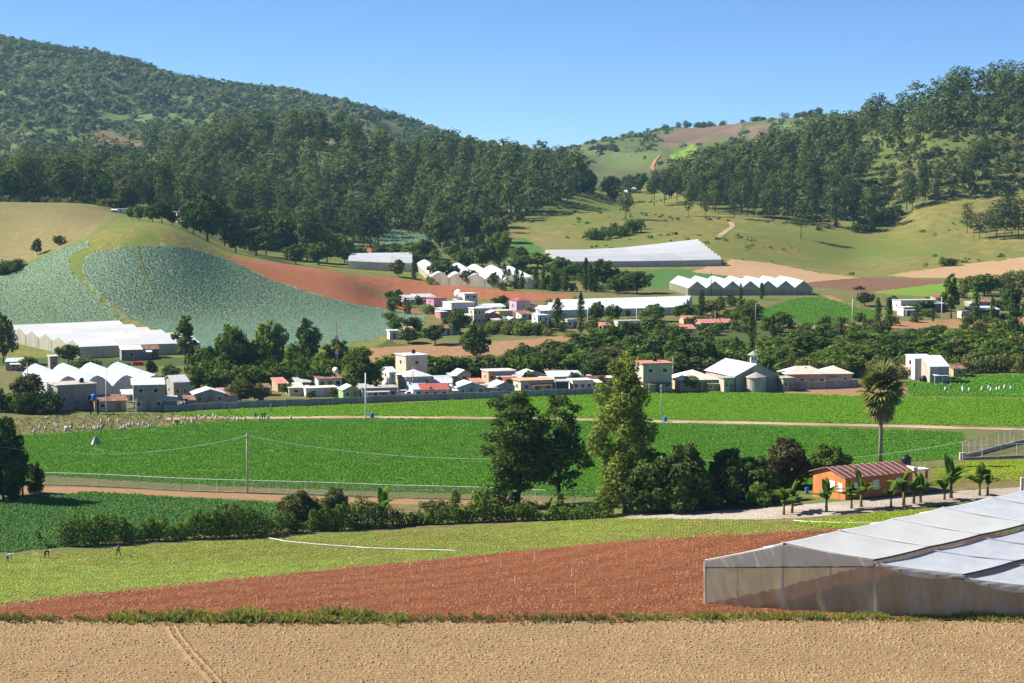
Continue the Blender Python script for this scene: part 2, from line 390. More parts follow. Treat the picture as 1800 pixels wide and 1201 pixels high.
# region: name, material, polygon in photo pixels, nearest and farthest distance
REG = [
 ('valley_ground', 'm_valley', None, 0, 560),
 ('gully_bank', 'm_gully', None, 560, 1e9),
 ('knoll_grass', 'm_knoll', [(-900, 300), (740, 300), (760, 560), (690, 590), (640, 625), (-900, 700)], 580, 985),
 ('terrace_grass', 'm_valley', [(700, 560), (760, 480), (2400, 380), (2400, 570), (1200, 575), (1000, 600), (820, 640), (690, 600)], 590, 1000),
 ('wooded_hillside', 'm_forest', [(-900, 0), (1090, 0), (1090, 470), (-900, 470)], 940, 1760),
 ('grass_hillside', 'm_grasshill', [(880, 400), (1000, 360), (1060, 300), (1120, 300), (1250, 372), (1420, 392), (1560, 385), (1680, 345), (2400, 250), (2400, 470), (1800, 452), (1690, 470), (1560, 485), (1500, 489), (1340, 478), (1290, 476), (960, 476), (900, 470)], 930, 1760),
 ('pine_hillside', 'm_forest', [(1120, 300), (1180, 320), (1210, 100), (2500, 0), (2500, 300), (1680, 345), (1560, 385), (1420, 392), (1250, 375)], 1150, 1760),
 ('mountain', 'm_mountain', None, 1752, 1e9),
 ('far_hill', 'm_farhill', [(930, 0), (2500, 0), (2500, 400), (930, 400)], 1752, 1e9),
 ('bare_field', 'm_front', [(-900, 1091), (1100, 1091), (1240, 1082), (2500, 1082), (2500, 1800), (-900, 1800)], 0, 216),
 ('ploughed_field', 'm_red', [(-900, 1085), (0, 1066), (60, 1055), (540, 1005), (1100, 951), (1480, 930), (1900, 930), (1900, 1084), (1240, 1084), (1110, 1091), (0, 1091), (-900, 1110)], 190, 300),
 ('lettuce_field', 'm_lettuce', [(-900, 990), (0, 985), (60, 975), (470, 946), (800, 930), (1100, 908), (1400, 922), (1480, 930), (1100, 951), (540, 1005), (60, 1055), (-20, 1068), (-900, 1085)], 200, 320),
 ('lettuce_bed', 'm_lettuce', [(1380, 920), (1560, 903), (1700, 890), (1840, 885), (1840, 940), (1480, 930)], 225, 300),
 ('potato_field', 'm_potato', [(-900, 890), (0, 884), (160, 866), (300, 875), (460, 884), (560, 890), (560, 915), (400, 935), (120, 958), (0, 972), (-900, 980)], 250, 345),
 ('dirt_road', 'm_terrace', [(-900, 862), (130, 856), (300, 862), (600, 874), (1000, 882), (1060, 884), (1060, 892), (1000, 892), (600, 885), (300, 872), (160, 866), (-900, 876)], 290, 345),
 ('carrot_field', 'm_green', [(-900, 800), (45, 766), (200, 757), (400, 741), (640, 736), (1050, 741), (1500, 754), (1690, 760), (1690, 806), (1560, 815), (1420, 860), (1100, 878), (1040, 874), (600, 862), (300, 850), (75, 836), (-900, 840)], 295, 450),
 ('harvested_field', 'm_harvest', [(-900, 740), (30, 735), (280, 725), (420, 732), (400, 741), (200, 757), (45, 766), (-900, 800)], 385, 470),
 ('young_carrot_field', 'm_green2', [(280, 728), (440, 718), (720, 708), (1000, 694), (1240, 688), (1540, 697), (1800, 701), (2500, 703), (2500, 756), (1800, 750), (1480, 744), (1050, 735), (640, 731), (420, 734)], 380, 520),
 ('ploughed_plot', 'm_terrace', [(1230, 688), (1330, 682), (1500, 674), (1600, 672), (1590, 696), (1540, 697), (1240, 688)], 440, 560),
 ('green_plot', 'm_green', [(1590, 672), (1700, 660), (2400, 655), (2400, 700), (1800, 698), (1600, 696)], 440, 560),
 ('gravel_road', 'm_cobble', [(1090, 905), (1300, 896), (1500, 880), (1700, 862), (2400, 820), (2400, 855), (1800, 870), (1560, 897), (1400, 911), (1340, 913), (1100, 912)], 240, 330),
 ('lettuce_plot', 'm_lettuce', [(1640, 828), (1700, 812), (2400, 790), (2400, 830), (1800, 846), (1640, 852)], 280, 378),
 ('terrace_field', 'm_terrace', [(605, 614), (830, 602), (940, 596), (1000, 588), (1010, 596), (830, 640), (640, 646)], 545, 720),
 ('cabbage_field', 'm_cabbage', [(145, 462), (165, 442), (245, 432), (330, 434), (400, 456), (470, 490), (560, 520), (650, 541), (745, 556), (745, 572), (690, 588), (620, 604), (360, 618), (300, 590), (232, 562), (190, 530), (150, 490)], 560, 800),
 ('young_cabbage_field', 'm_cabbage', [(-900, 560), (0, 490), (100, 440), (150, 424), (160, 428), (122, 450), (126, 475), (168, 520), (222, 564), (0, 590), (-900, 640)], 560, 800),
 ('tan_field', 'm_tan', [(-900, 340), (0, 352), (150, 352), (205, 378), (150, 418), (60, 455), (0, 484), (-900, 560)], 742, 975),
 ('red_slope', 'm_redfar', [(392, 448), (450, 458), (540, 468), (600, 478), (668, 521), (745, 552), (650, 539), (560, 518), (470, 488)], 600, 800),
 ('red_field', 'm_redfar', [(612, 484), (680, 487), (800, 502), (900, 512), (1010, 519), (1010, 528), (930, 529), (760, 522), (690, 518), (660, 512)], 640, 960),
 ('green_terrace', 'm_greenfar', [(1080, 478), (1180, 472), (1300, 480), (1390, 492), (1200, 507), (1110, 505)], 760, 960),
 ('fallow_field', 'm_bare', [(1215, 478), (1290, 456), (1350, 462), (1440, 480), (1512, 488), (1420, 500), (1340, 492)], 760, 1070),
 ('brown_field', 'm_plough', [(1405, 498), (1512, 488), (1660, 493), (1650, 499), (1530, 514), (1430, 504)], 720, 960),
 ('lime_field', 'm_lime', [(1530, 514), (1650, 499), (1720, 495), (1740, 510), (1690, 522), (1600, 520)], 720, 960),
 ('tan_slope', 'm_bare', [(1560, 484), (1700, 464), (1800, 452), (2400, 440), (2400, 482), (1800, 480), (1690, 489), (1600, 488)], 850, 1080),
 ('bean_field', 'm_greenfar', [(1330, 548), (1390, 526), (1440, 522), (1545, 548), (1545, 563), (1440, 572), (1340, 562)], 600, 800),
 ('earth_bank', 'm_terrace', [(1420, 572), (1560, 566), (1800, 558), (2400, 556), (2400, 570), (1800, 574), (1500, 582), (1420, 580)], 560, 760),
 ('cabbage_patch', 'm_patch', [(645, 418), (690, 404), (775, 420), (752, 447), (680, 442)], 980, 1300),
 ('green_patch', 'm_greenfar', [(885, 430), (922, 417), (958, 440), (930, 452), (876, 449)], 980, 1300),
 ('mown_slope', 'm_tan', [(918, 416), (1000, 420), (1040, 436), (968, 452), (958, 440)], 980, 1300),
 ('red_bank', 'm_redfar', [(590, 434), (660, 436), (680, 452), (640, 456), (600, 448)], 900, 1200),
 ('cleared_slope', 'm_brownpatch', [(162, 224), (200, 232), (258, 258), (230, 262), (168, 256)], 1752, 3000),
 ('mountain_meadow', 'm_farhill', [(512, 246), (530, 222), (600, 212), (680, 210), (720, 235), (650, 250), (560, 262)], 1752, 3000),
 ('dry_slope', 'm_brownpatch', [(1160, 244), (1200, 226), (1300, 217), (1308, 240), (1240, 252), (1170, 258)], 1752, 3000),
 ('dry_ridge', 'm_brownpatch', [(1312, 222), (1350, 218), (1355, 240), (1320, 244)], 1752, 3000),
 ('hill_meadow', 'm_patch', [(1352, 240), (1380, 220), (1450, 213), (1460, 230), (1420, 250), (1370, 262)], 1752, 3000),
 ('bright_meadow', 'm_lime', [(1178, 272), (1215, 258), (1226, 266), (1210, 282), (1180, 284)], 1752, 3000),
 ('green_meadow', 'm_patch', [(1010, 262), (1050, 258), (1110, 262), (1100, 276), (1020, 272)], 1752, 3000),
]
def inpoly(poly, X, Y):
    inside = np.zeros(X.shape, bool); n = len(poly)
    for i in range(n):
        x1, y1 = poly[i]; x2, y2 = poly[(i + 1) % n]
        if y1 == y2: continue
        c = ((y1 > Y) != (y2 > Y)) & (X < (x2 - x1) * (Y - y1) / (y2 - y1) + x1); inside ^= c
    return inside
def rowgrid(y, z):
    d = y * CP - (z - CH) * SP
    return CY - FPX * ((y * SP + (z - CH) * CP) / d)
def ugrid(q, row): return CX + (q - 900) * (CP + SP * (CY - row) / FPX)
def classify(U, RW, Y):
    lab = np.zeros(U.shape, int)
    for k, (n, m, poly, y0, y1) in enumerate(REG):
        ok = (Y >= y0) & (Y < y1)
        if poly: ok &= inpoly(poly, U, RW)
        lab[ok] = k
    return lab
def build_ground():
    # pull grid points that lie close to a field edge onto it, so that edges are clean
    q = np.repeat(QS[None, :], len(YS), 0).copy(); y = YG.copy()
    rw = rowgrid(y, ZG); u = ugrid(q, rw)
    drow = np.abs(np.gradient(rw, axis=0)) + 1e-6
    best = np.full(u.shape, 1e9); mu = np.zeros(u.shape); mr = np.zeros(u.shape)
    for (n, m, poly, y0, y1) in REG:
        if not poly: continue
        ok = (y >= y0 - 5) & (y < y1 + 5)
        for i in range(len(poly)):
            a = np.array(poly[i], float); b = np.array(poly[(i + 1) % len(poly)], float); e = b - a
            sel = ok & (u > min(a[0], b[0]) - 8) & (u < max(a[0], b[0]) + 8) & (rw > min(a[1], b[1]) - 6) & (rw < max(a[1], b[1]) + 6)
            ii = np.nonzero(sel)
            if not len(ii[0]): continue
            # nearest along the grid direction that crosses the edge, in cell units
            sx, sy = 6.0, np.clip(drow[ii], .4, 20)
            pu, pr = u[ii] / sx, rw[ii] / sy
            ax, ay, ex, ey = a[0] / sx, a[1] / sy, e[0] / sx, e[1] / sy
            t = np.clip(((pu - ax) * ex + (pr - ay) * ey) / (ex * ex + ey * ey + 1e-9), 0, 1)
            du = (ax + t * ex - pu); dr = (ay + t * ey - pr); d = du * du + dr * dr
            w = (d < best[ii]) & (d < .25)
            j = (ii[0][w], ii[1][w]); best[j] = d[w]; mu[j] = du[w] * sx; mr[j] = (dr * sy)[w]
    mv = best < .25
    q[mv] += mu[mv]
    dydr = np.gradient(y, axis=0) / np.where(np.abs(np.gradient(rw, axis=0)) < .2, -1e9, np.gradient(rw, axis=0))
    y[mv] += np.clip(mr[mv] * dydr[mv], -.45 * np.gradient(y, axis=0)[mv], .45 * np.gradient(y, axis=0)[mv])
    z = zq(q, y)
    V = np.stack([(q - 900) / FPX * y, y, z], -1)
    ny, nq = q.shape
    idx = np.arange(ny * nq).reshape(ny, nq)
    F = np.stack([idx[:-1, :-1], idx[:-1, 1:], idx[1:, 1:], idx[1:, :-1]], -1).reshape(-1, 4)
    Vf = V.reshape(-1, 3)
    C = Vf[F].mean(1); cr = rowgrid(C[:, 1], C[:, 2]); cq = 900 + FPX * C[:, 0] / C[:, 1]; cu = ugrid(cq, cr)
    lab = classify(cu, cr, C[:, 1])
    out = {}
    for k, (n, m, poly, y0, y1) in enumerate(REG):
        f = F[lab == k]
        if not len(f): print('EMPTY REGION', n); continue
        used, inv = np.unique(f, return_inverse=True)
        ob(n, npmesh(n, Vf[used], inv.reshape(-1, 4), MATS[m], True), kind='structure')
        out[n] = (Vf, f)
    return out
GROUND = build_ground()
def in_view(p, margin=60):
    r = rowgrid(p[:, 1], p[:, 2]); u = ugrid(900 + FPX * p[:, 0] / p[:, 1], r)
    return (u > -margin) & (u < 1800 + margin) & (r < 1201 + margin)
def scatter(names, spacing=None, count=None, ymax=3050):
    """random points on the faces of regions, evenly by area"""
    pts = []
    for n in (names if isinstance(names, (list, tuple)) else [names]):
        if n not in GROUND: continue
        Vf, f = GROUND[n]
        f = f[(Vf[f[:, 0], 1] < ymax) & in_view(Vf[f[:, 0]], 90)]
        a, b, c, d = (Vf[f[:, i]] for i in range(4))
        ar = 0.5 * np.linalg.norm(np.cross(b - a, c - a), axis=1) + 0.5 * np.linalg.norm(np.cross(c - a, d - a), axis=1)
        N = count if count else int(ar.sum() / spacing ** 2)
        k = rng.choice(len(f), N, p=ar / ar.sum()); s, t = rng.random((2, N, 1))
        p = (a[k] * (1 - s) + b[k] * s) * (1 - t) + (d[k] * (1 - s) + c[k] * s) * t
        pts.append(p)
    return np.concatenate(pts)
def uv_of(p):
    r = rowgrid(p[:, 1], p[:, 2]); return ugrid(900 + FPX * p[:, 0] / p[:, 1], r), r
def ribbon(name, pix, width, mat, ymin=150, lift=.05, step=3.0, **kw):
    """a strip of ground laid along photo points"""
    pts = [P(u, r, ymin) for u, r in pix]; line = []
    for a, b in zip(pts[:-1], pts[1:]):
        n = max(1, int((b - a).length / step))
        line += [a.lerp(b, i / n) for i in range(n)]
    line.append(pts[-1]); L = []
    for i, p in enumerate(line):
        d = line[min(i + 1, len(line) - 1)] - line[max(i - 1, 0)]; s = Vector((-d.y, d.x, 0)).normalized()
        w = width * (.85 + .3 * random.random()) / 2
        for k in (-1, -.33, .33, 1):
            x, y = p.x + s.x * w * k, p.y + s.y * w * k
            L.append((x, y, float(zxy(x, y)) + lift))
    V = np.array(L); n = len(line)
    F = [(4 * i + k, 4 * i + k + 1, 4 * i + 5 + k, 4 * i + 4 + k) for i in range(n - 1) for k in range(3)]
    return ob(name, npmesh(name, V, np.array(F)[:, ::-1], MATS[mat], True), **kw)
# ------------------------------------------------------------------ plants: leaf clouds, trees, crops
leaf('l_pine', (.038, .062, .018), (.092, .122, .038), .22, .25, .3, None, (.05, (.092, .118, .036)))
leaf('l_pine_far', (.065, .09, .04), (.125, .15, .06), .06, .3, .2, None, (.012, (.13, .145, .06)))
leaf('l_scrub', (.09, .13, .045), (.17, .205, .075), .04, .3, .2, None, (.01, (.18, .21, .08)))
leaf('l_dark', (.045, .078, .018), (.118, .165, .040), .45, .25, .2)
leaf('l_mid', (.068, .118, .020), (.15, .215, .04), .4, .3, .25)
leaf('l_light', (.10, .155, .022), (.20, .27, .045), .4, .3, .2)
leaf('l_palm', (.12, .14, .035), (.30, .31, .10), .8, .3, .15)
leaf('l_yellow', (.115, .155, .026), (.25, .295, .06), .35, .3, .15)
leaf('l_olive', (.08, .095, .030), (.17, .18, .065), .4, .3, .2)
leaf('l_cypress', (.04, .075, .014), (.10, .155, .03), .6, .2, .25)
leaf('l_banana', (.055, .12, .015), (.13, .21, .035), .7, .35, .2)
leaf('l_dry', (.20, .14, .06), (.32, .24, .12), .8, .2, .2)
leaf('l_reed', (.12, .15, .03), (.25, .26, .08), .3, .3, .2)
leaf('l_brownleaf', (.055, .056, .020), (.125, .115, .042), .5, .2, .2)
leaf('l_carrot', (.08, .22, .022), (.135, .32, .038), .25, .35, .1)
leaf('l_carrot2', (.12, .27, .018), (.17, .34, .03), .2, .35, .1)
leaf('l_cabbage', (.21, .36, .26), (.38, .54, .43), .5, .15, .1)
leaf('l_cabbage2', (.20, .37, .20), (.48, .66, .44), .5, .15, .1)
leaf('l_potato', (.07, .18, .038), (.15, .29, .08), .6, .25, .1)
leaf('l_lettuce', (.22, .34, .05), (.39, .50, .11), .25, .35, .1, (.24, .25, .06))
leaf('l_lettuce2', (.24, .34, .025), (.36, .48, .05), .25, .35, .1)
leaf('l_weed', (.15, .18, .028), (.34, .33, .08), .3, .35, .15)
plain('bark', (.13, .095, .065), .95, .4, 2.0)
plain('bark_pale', (.30, .25, .19), .95, .4, 1.5)
plain('bark_dark', (.06, .045, .032), .95, .4, 2.0)
plain('clod_red', (.31, .125, .06), .95, .35, .25)
plain('clod_tan', (.37, .255, .14), .95, .35, .2)
def unit(n, g=rng):
    v = g.normal(size=(n, 3)); return v / np.linalg.norm(v, axis=1, keepdims=True)
def leafquads(C, N, size, g=rng, asp=.55):
    """one leaf-shaped quad per centre, roughly facing N"""
    n = len(C); N = N / (np.linalg.norm(N, axis=1, keepdims=True) + 1e-9)
    t = np.cross(N, unit(n, g)); t /= np.linalg.norm(t, axis=1, keepdims=True) + 1e-9; b = np.cross(N, t)
    s = (size * (.6 + .8 * g.random(n)))[:, None] if np.isscalar(size) else size[:, None]
    bend = N * s * (.25 * g.random((n, 1)))
    V = np.stack([C - t * s - bend, C - b * s * asp, C + t * s - bend, C + b * s * asp], 1).reshape(-1, 3)
    return V, np.arange(4 * n).reshape(-1, 4)
def lobe_leaves(lobes, n, size, g=rng, fill=.3, up=.25, rand=.75):
    L = np.array(lobes, float); w = (L[:, 3] * L[:, 4] + L[:, 4] * L[:, 5] + L[:, 3] * L[:, 5]); k = g.choice(len(L), n, p=w / w.sum())
    d = unit(n, g); r = np.where(g.random(n) < fill, .35 + .45 * g.random(n), .8 + .28 * g.random(n))[:, None]
    C = L[k, :3] + d * L[k, 3:6] * r
    return leafquads(C, d + np.array([0, 0, up]) + rand * unit(n, g), size, g)
def auto_lobes(h0, h1, prof, W, n, g, squash=.8, lr=(.32, .5)):
    """lobes filling a crown between heights h0 and h1 whose radius follows prof"""
    out = []
    ts = (np.arange(n) + g.random(n)) / n
    for i, t in enumerate(ts):
        r = W * np.interp(t, [p[0] for p in prof], [p[1] for p in prof]); a = i * 2.399 + g.random() * .9
        rr = r * (.25 + .5 * g.random()); s = max(.18 * W, r * (lr[0] + (lr[1] - lr[0]) * g.random()))
        out.append((rr * math.cos(a), rr * math.sin(a), h0 + (h1 - h0) * t, s, s, s * squash))
    return out
def trunk_mb(h, r0, limbs, g, lean=.02, sides=7):
    m = MB(); pts = []; x = y = 0
    for i in range(6):
        pts.append((x, y, h * i / 5 - .3)); x += g.normal() * lean * h * .4; y += g.normal() * lean * h * .4
    m.tube(pts, [r0 * (1.25 if i == 0 else 1 - .15 * i) for i in range(6)], sides)
    for (bx, by, bz) in limbs:
        t = max(.2, min(.95, (bz * .72) / h)); k = min(4, int(t * 5)); f = t * 5 - k
        s = Vector(pts[k]).lerp(Vector(pts[k + 1]), f); e = Vector((bx, by, bz)); mid = s.lerp(e, .5) + Vector((0, 0, -.05 * h))
        m.tube([s, mid, e], [r0 * .42, r0 * .28, r0 * .1], 5)
    return m
def broad(name, seed, h, W, prof, nl, n, size, h0=.25, trunk=.02, fill=.3, squash=.8, lr=(.32, .5), limbs=8, rand=.75):
    g = np.random.default_rng(seed); lobes = auto_lobes(h0 * h, h * .93, prof, W, nl, g, squash, lr)
    V, F = lobe_leaves(lobes, n, size, g, fill, rand=rand)
    k = g.choice(len(lobes), min(limbs, len(lobes)), replace=False)
    return (trunk_mb(h * .8, h * trunk, [lobes[i][:3] for i in k], g).mesh(name + '_trunk', MATS['bark'], True), npmesh(name + '_crown', V, F, MATS['l_mid']), h, W)
def pine(name, seed, h, W, nc, per, size, bare=.38, sides=6):
    """tall pine: bare lower stem, flat tufts of needles on level boughs"""
    g = np.random.default_rng(seed); tops = []; C = []; N = []; m = MB()
    bend = g.normal(size=2) * .02 * h
    ax = lambda t: Vector((bend[0] * t * t, bend[1] * t * t, h * t))
    m.tube([ax(t) - Vector((0, 0, .6 if t == 0 else 0)) for t in (0, .25, .5, .75, .97)], [h * .016, h * .013, h * .01, h * .006, h * .002], sides)
    for i in range(nc):
        t = bare + (1 - bare) * ((i + g.random() * .8) / nc); f = (t - bare) / (1 - bare)
        r = W * np.interp(f, [0, .15, .4, .75, 1], [.55, .9, 1, .8, .3]) * (.35 + .75 * g.random()); a = i * 2.399 + g.random() * 1.2
        b = ax(t); e = b + Vector((r * math.cos(a), r * math.sin(a), .12 * r + h * .012))
        if i % 3 == 0 and sides > 4: m.tube([b - Vector((0, 0, .05 * r)), e], [h * .005, h * .002], 4, False)
        d = unit(per, g) * np.array([.19, .19, .11]) * W * (.7 + .8 * g.random()) * 1.75
        C.append(np.array(e) + d); cc = np.array(e) + d - np.array(ax(.5 * (bare + .75))); N.append(d / W * 2.0 + 1.1 * cc / np.linalg.norm(cc, axis=1, keepdims=True) + np.array([0, 0, .25]) + .45 * unit(per, g))
    V, F = leafquads(np.concatenate(C), np.concatenate(N), size, g, .6)
    return (m.mesh(name + '_trunk', MATS['bark'], True), npmesh(name + '_crown', V, F, MATS['l_pine']), h, W)
def column(name, seed, h, W, n, size, gap=0):
    g = np.random.default_rng(seed); C = []; 
    t = g.random(n) ** .9; a = g.random(n) * 6.283
    lump = 1 + .28 * np.sin(t * 17 + 3 * a + seed) + .18 * np.sin(t * 41 + seed * 2 - 2 * a)
    r = W * np.interp(t, [0, .06, .3, .7, .92, 1], [.35, .75, 1, .85, .45, .06]) * lump * np.where(g.random(n) < .25, .6, .92)
    C = np.stack([r * np.cos(a), r * np.sin(a), h * (.05 + .95 * t)], 1)
    N = np.stack([np.cos(a), np.sin(a), np.full(n, .35)], 1) + .7 * unit(n, g)
    V, F = leafquads(C, N, size, g, .5)
    return (MB().tube([(0, 0, -.4), (0, 0, h * .5), (0, 0, h * .9)], [W * .14, W * .1, W * .03], 6).mesh(name + '_trunk', MATS['bark'], True), npmesh(name + '_crown', V, F, MATS['l_cypress']), h, W)
RND = [(0, .55), (.25, .95), (.5, 1), (.8, .75), (1, .3)]
UPR = [(0, .5), (.2, .85), (.5, 1), (.75, .8), (1, .25)]
UMB = [(0, .35), (.4, .9), (.75, 1), (1, .6)]
KIND = {}
for i in range(5): KIND['pine%d' % i] = pine('pine', 20 + i, 18, 4.8 + .4 * (i % 3), 32 + 3 * i, 16, .58, .24 + .07 * (i % 3))
for i in range(3): KIND['pinelow%d' % i] = pine('pinelow', 40 + i, 18, 5.0, 22, 9, .88, .22, 4)
for i in range(4): KIND['broad%d' % i] = broad('broad', 60 + i, 9, 4.2, (RND, UPR, UMB, RND)[i], 16, 1500, .42, .22)
for i in range(5): KIND['bush%d' % i] = broad('bush', 80 + i, 3, 2.4, RND, 9, 420, .30, .12, .02, .3, .75, (.4, .6), 4)
for i in range(3): KIND['col%d' % i] = column('col', 100 + i, 12, 1.5, 900, .36)
KIND['wispy'] = broad('wispy', 121, 14, 3.2, UPR, 20, 1700, .38, .2, .016, .45, .9, (.28, .42))
def fit(k):
    tm, cm, h0, w0 = KIND[k]; c = np.empty(len(cm.vertices) * 3, np.float32); cm.vertices.foreach_get('co', c); c = c.reshape(-1, 3)
    KIND[k] = (tm, cm, float(np.percentile(c[:, 2], 99.5)), float(np.percentile(np.abs(c[:, :2]).max(1), 97)))
for k_ in list(KIND): fit(k_)
def put(kind, pos, h, w=None, name='tree', mat=None, bark=None, crown='crown', **kw):
    """a tree: an Empty at its foot with trunk and crown"""
    tm, cm, h0, w0 = KIND[kind]
    o = ob(name, None, None, pos, random.random() * 6.283, **kw); o.empty_display_size = .5
    sz = h / h0; sx = (w / 2 / w0) if w else sz
    o.scale = (sx, sx, sz)
    t = ob('trunk', tm, o); c = ob(crown, cm, o)
    for x, mm in ((t, bark), (c, mat)):
        if mm: x.material_slots[0].link = 'OBJECT'; x.material_slots[0].material = MATS[mm]
    return o
def tree_px(kind, u, row, hpx, wpx=None, ymin=150, y=None, **kw):
    p = at(u, y) if y else P(u, row, ymin); s = S(p.y)
    return put(kind, p, hpx / s, wpx / s if wpx else None, **kw)
def instances(points, tV, tF, smin, smax, g=rng, tilt=0., zs=None):
    """many small copies of a template joined into one mesh"""
    n = len(points); a = g.random(n) * 6.283; s = smin + (smax - smin) * g.random(n) ** (1.8 if smax > 3 else 1)
    c, d = np.cos(a)[:, None], np.sin(a)[:, None]
    X = tV[None, :, 0] * c - tV[None, :, 1] * d; Y = tV[None, :, 0] * d + tV[None, :, 1] * c; Zz = np.repeat(tV[None, :, 2], n, 0)
    V = np.stack([X, Y, Zz], -1) * s[:, None, None]
    if zs is not None: V[:, :, 2] *= zs[:, None]
    V = (V + points[:, None, :]).reshape(-1, 3)
    F = (tF[None] + (np.arange(n) * len(tV))[:, None, None]).reshape(-1, tF.shape[1])
    return V, F
def rosette(n, out, up, wid, g, base=.1):
    """leaves spreading from a centre"""
    V = []; 
    for i in range(n):
        a = 6.283 * i / n + g.random() * .5; c, s = math.cos(a), math.sin(a); o = out * (.8 + .4 * g.random()); z = up * (.7 + .6 * g.random())
        V += [(0, 0, base * .2), (c * o * .55 + s * wid, s * o * .55 - c * wid, z * .7), (c * o, s * o, z), (c * o * .55 - s * wid, s * o * .55 + c * wid, z * .7)]
    return np.array(V), np.arange(4 * n).reshape(-1, 4)
def gridpts(name, dx, dy, ang, jit=.25, keep=1.0):
    """rows of points over a region"""
    k = [r[0] for r in REG].index(name); Vf, f = GROUND[name]
    v = Vf[np.unique(f)][:, :2]; u, r = uv_of(Vf[np.unique(f)]); v = v[(u > -90) & (u < 1890) & (r < 1240)]
    c, s = math.cos(ang), math.sin(ang); w = np.stack([v[:, 0] * c + v[:, 1] * s, -v[:, 0] * s + v[:, 1] * c], 1)
    a = np.arange(w[:, 0].min(), w[:, 0].max(), dx); b = np.arange(w[:, 1].min(), w[:, 1].max(), dy)
    A, B = np.meshgrid(a, b); A = A.ravel() + rng.normal(size=A.size) * dx * jit; B = B.ravel() + rng.normal(size=B.size) * dy * jit * .6
    p = np.stack([A * c - B * s, A * s + B * c], 1)
    p = p[rng.random(len(p)) < keep]
    p = p[(p[:, 1] > 160)]
    z = zxy(p[:, 0], p[:, 1]); P3 = np.column_stack([p, z]); u, r = uv_of(P3)
    sg = 300 / P3[:, 1]; jn = vnoise(p[:, 0], p[:, 1], 2.3, 71) + rng.normal(size=len(p)) * .5; u = u + jn * 5 * sg; r = r + jn * 1.6 * sg ** 2      # ragged edges
    return P3[(classify(u, r, P3[:, 1]) == k) & (u > -80) & (u < 1880) & (r < 1230)]
SEEDTPL = None
def crop(name, obname, label, dx, dy, ang, tpl, smin, smax, mat, jit=.25, keep=1.0, cat='crop', thin=None):
    p = gridpts(name, dx, dy, ang, jit, keep)
    if thin is not None: p = p[thin(p)]
    V, F = instances(p, tpl[0], tpl[1], smin, smax)
    print('CROP', obname, len(p), len(F) * 2)
    return ob(obname, npmesh(obname, V, F, MATS[mat]), label=label, cat=cat, kind='stuff')
g0 = np.random.default_rng(3)
crop('carrot_field', 'carrot_greens', 'deep green carrot tops covering the wide field behind the wire fence', .58, .52, .05, rosette(3, .46, .24, .17, g0), .75, 1.25, 'l_carrot', .35, 1.0, 'crop', lambda p: vnoise(p[:, 0], p[:, 1], 4, 81) + .5 * vnoise(p[:, 0], p[:, 1], 1.3, 82) < .85)
crop('young_carrot_field', 'young_carrot_greens', 'bright green carrot tops in the field just below the village walls', .85, .8, .02, rosette(3, .6, .2, .24, g0), .8, 1.2, 'l_carrot2', .35)
crop('green_plot', 'potato_tops', 'green tops in the plot beside the white house on the right', 1.0, 1.0, .1, rosette(3, .6, .4, .25, g0), .8, 1.2, 'l_carrot', .3)
crop('cabbage_field', 'cabbages', 'blue green cabbages covering the rounded hillside right of the grass track', .70, .66, .5, rosette(5, .34, .20, .15, g0), .8, 1.2, 'l_cabbage', .22, .97)
crop('young_cabbage_field', 'young_cabbages', 'paler green cabbages on the slope left of the grass track', .76, .70, -.3, rosette(5, .33, .20, .14, g0), .7, 1.2, 'l_cabbage2', .25, .94)
crop('potato_field', 'potato_plants', 'dark green leafy rows in the plot behind the hedge on the left', .42, .55, .08, rosette(5, .29, .26, .11, g0), .8, 1.3, 'l_potato', .25)
crop('lettuce_field', 'lettuces', 'lime green seedlings in the strip between hedge and red soil', .42, .40, -.1, rosette(4, .20, .12, .09, g0), .7, 1.35, 'l_lettuce', .22, .9)
crop('lettuce_bed', 'bed_lettuces', 'yellow green lettuces in the bed beside the large net greenhouse', .42, .40, .25, rosette(5, .26, .16, .11, g0), .8, 1.3, 'l_lettuce2', .2)
crop('lettuce_plot', 'plot_lettuces', 'pale lettuces in the plot right of the orange house', .6, .5, .2, rosette(4, .26, .16, .11, g0), .7, 1.3, 'l_lettuce2', .25, .8)
crop('bean_field', 'bean_rows', 'green bean rows in the field below the saw-tooth greenhouse', 1.3, 1.2, .1, rosette(3, .7, .35, .25, g0), .8, 1.2, 'l_carrot', .3)
crop('cabbage_patch', 'patch_plants', 'pale plants in the small field at the foot of the pine wood', 2.0, 1.8, .4, rosette(4, .9, .5, .4, g0), .7, 1.2, 'l_cabbage', .3, .8)
crop('harvested_field', 'field_stubble', 'sparse leftover greens between the white sacks', 1.1, 1.0, .1, rosette(3, .45, .25, .15, g0), .6, 1.3, 'l_olive', .4, .8)
OCT = (np.array([(1, 0, .1), (0, 1, .05), (-1, .1, 0), (.1, -1, .1), (0, .1, .8)]), np.array([(0, 1, 4), (1, 2, 4), (2, 3, 4), (3, 0, 4)]))
def clods(name, obname, label, dx, dy, ang, smin, smax, mat, jit, keep=1.0):
    p = gridpts(name, dx, dy, ang, jit, keep); p[:, 2] -= .01
    V, F = instances(p, OCT[0], OCT[1], smin, smax, zs=.6 + 1.1 * rng.random(len(p)))
    print('CLOD', obname, len(p), len(F))
    return ob(obname, npmesh(obname, V, F, MATS[mat]), label=label, cat='soil clods', kind='stuff')
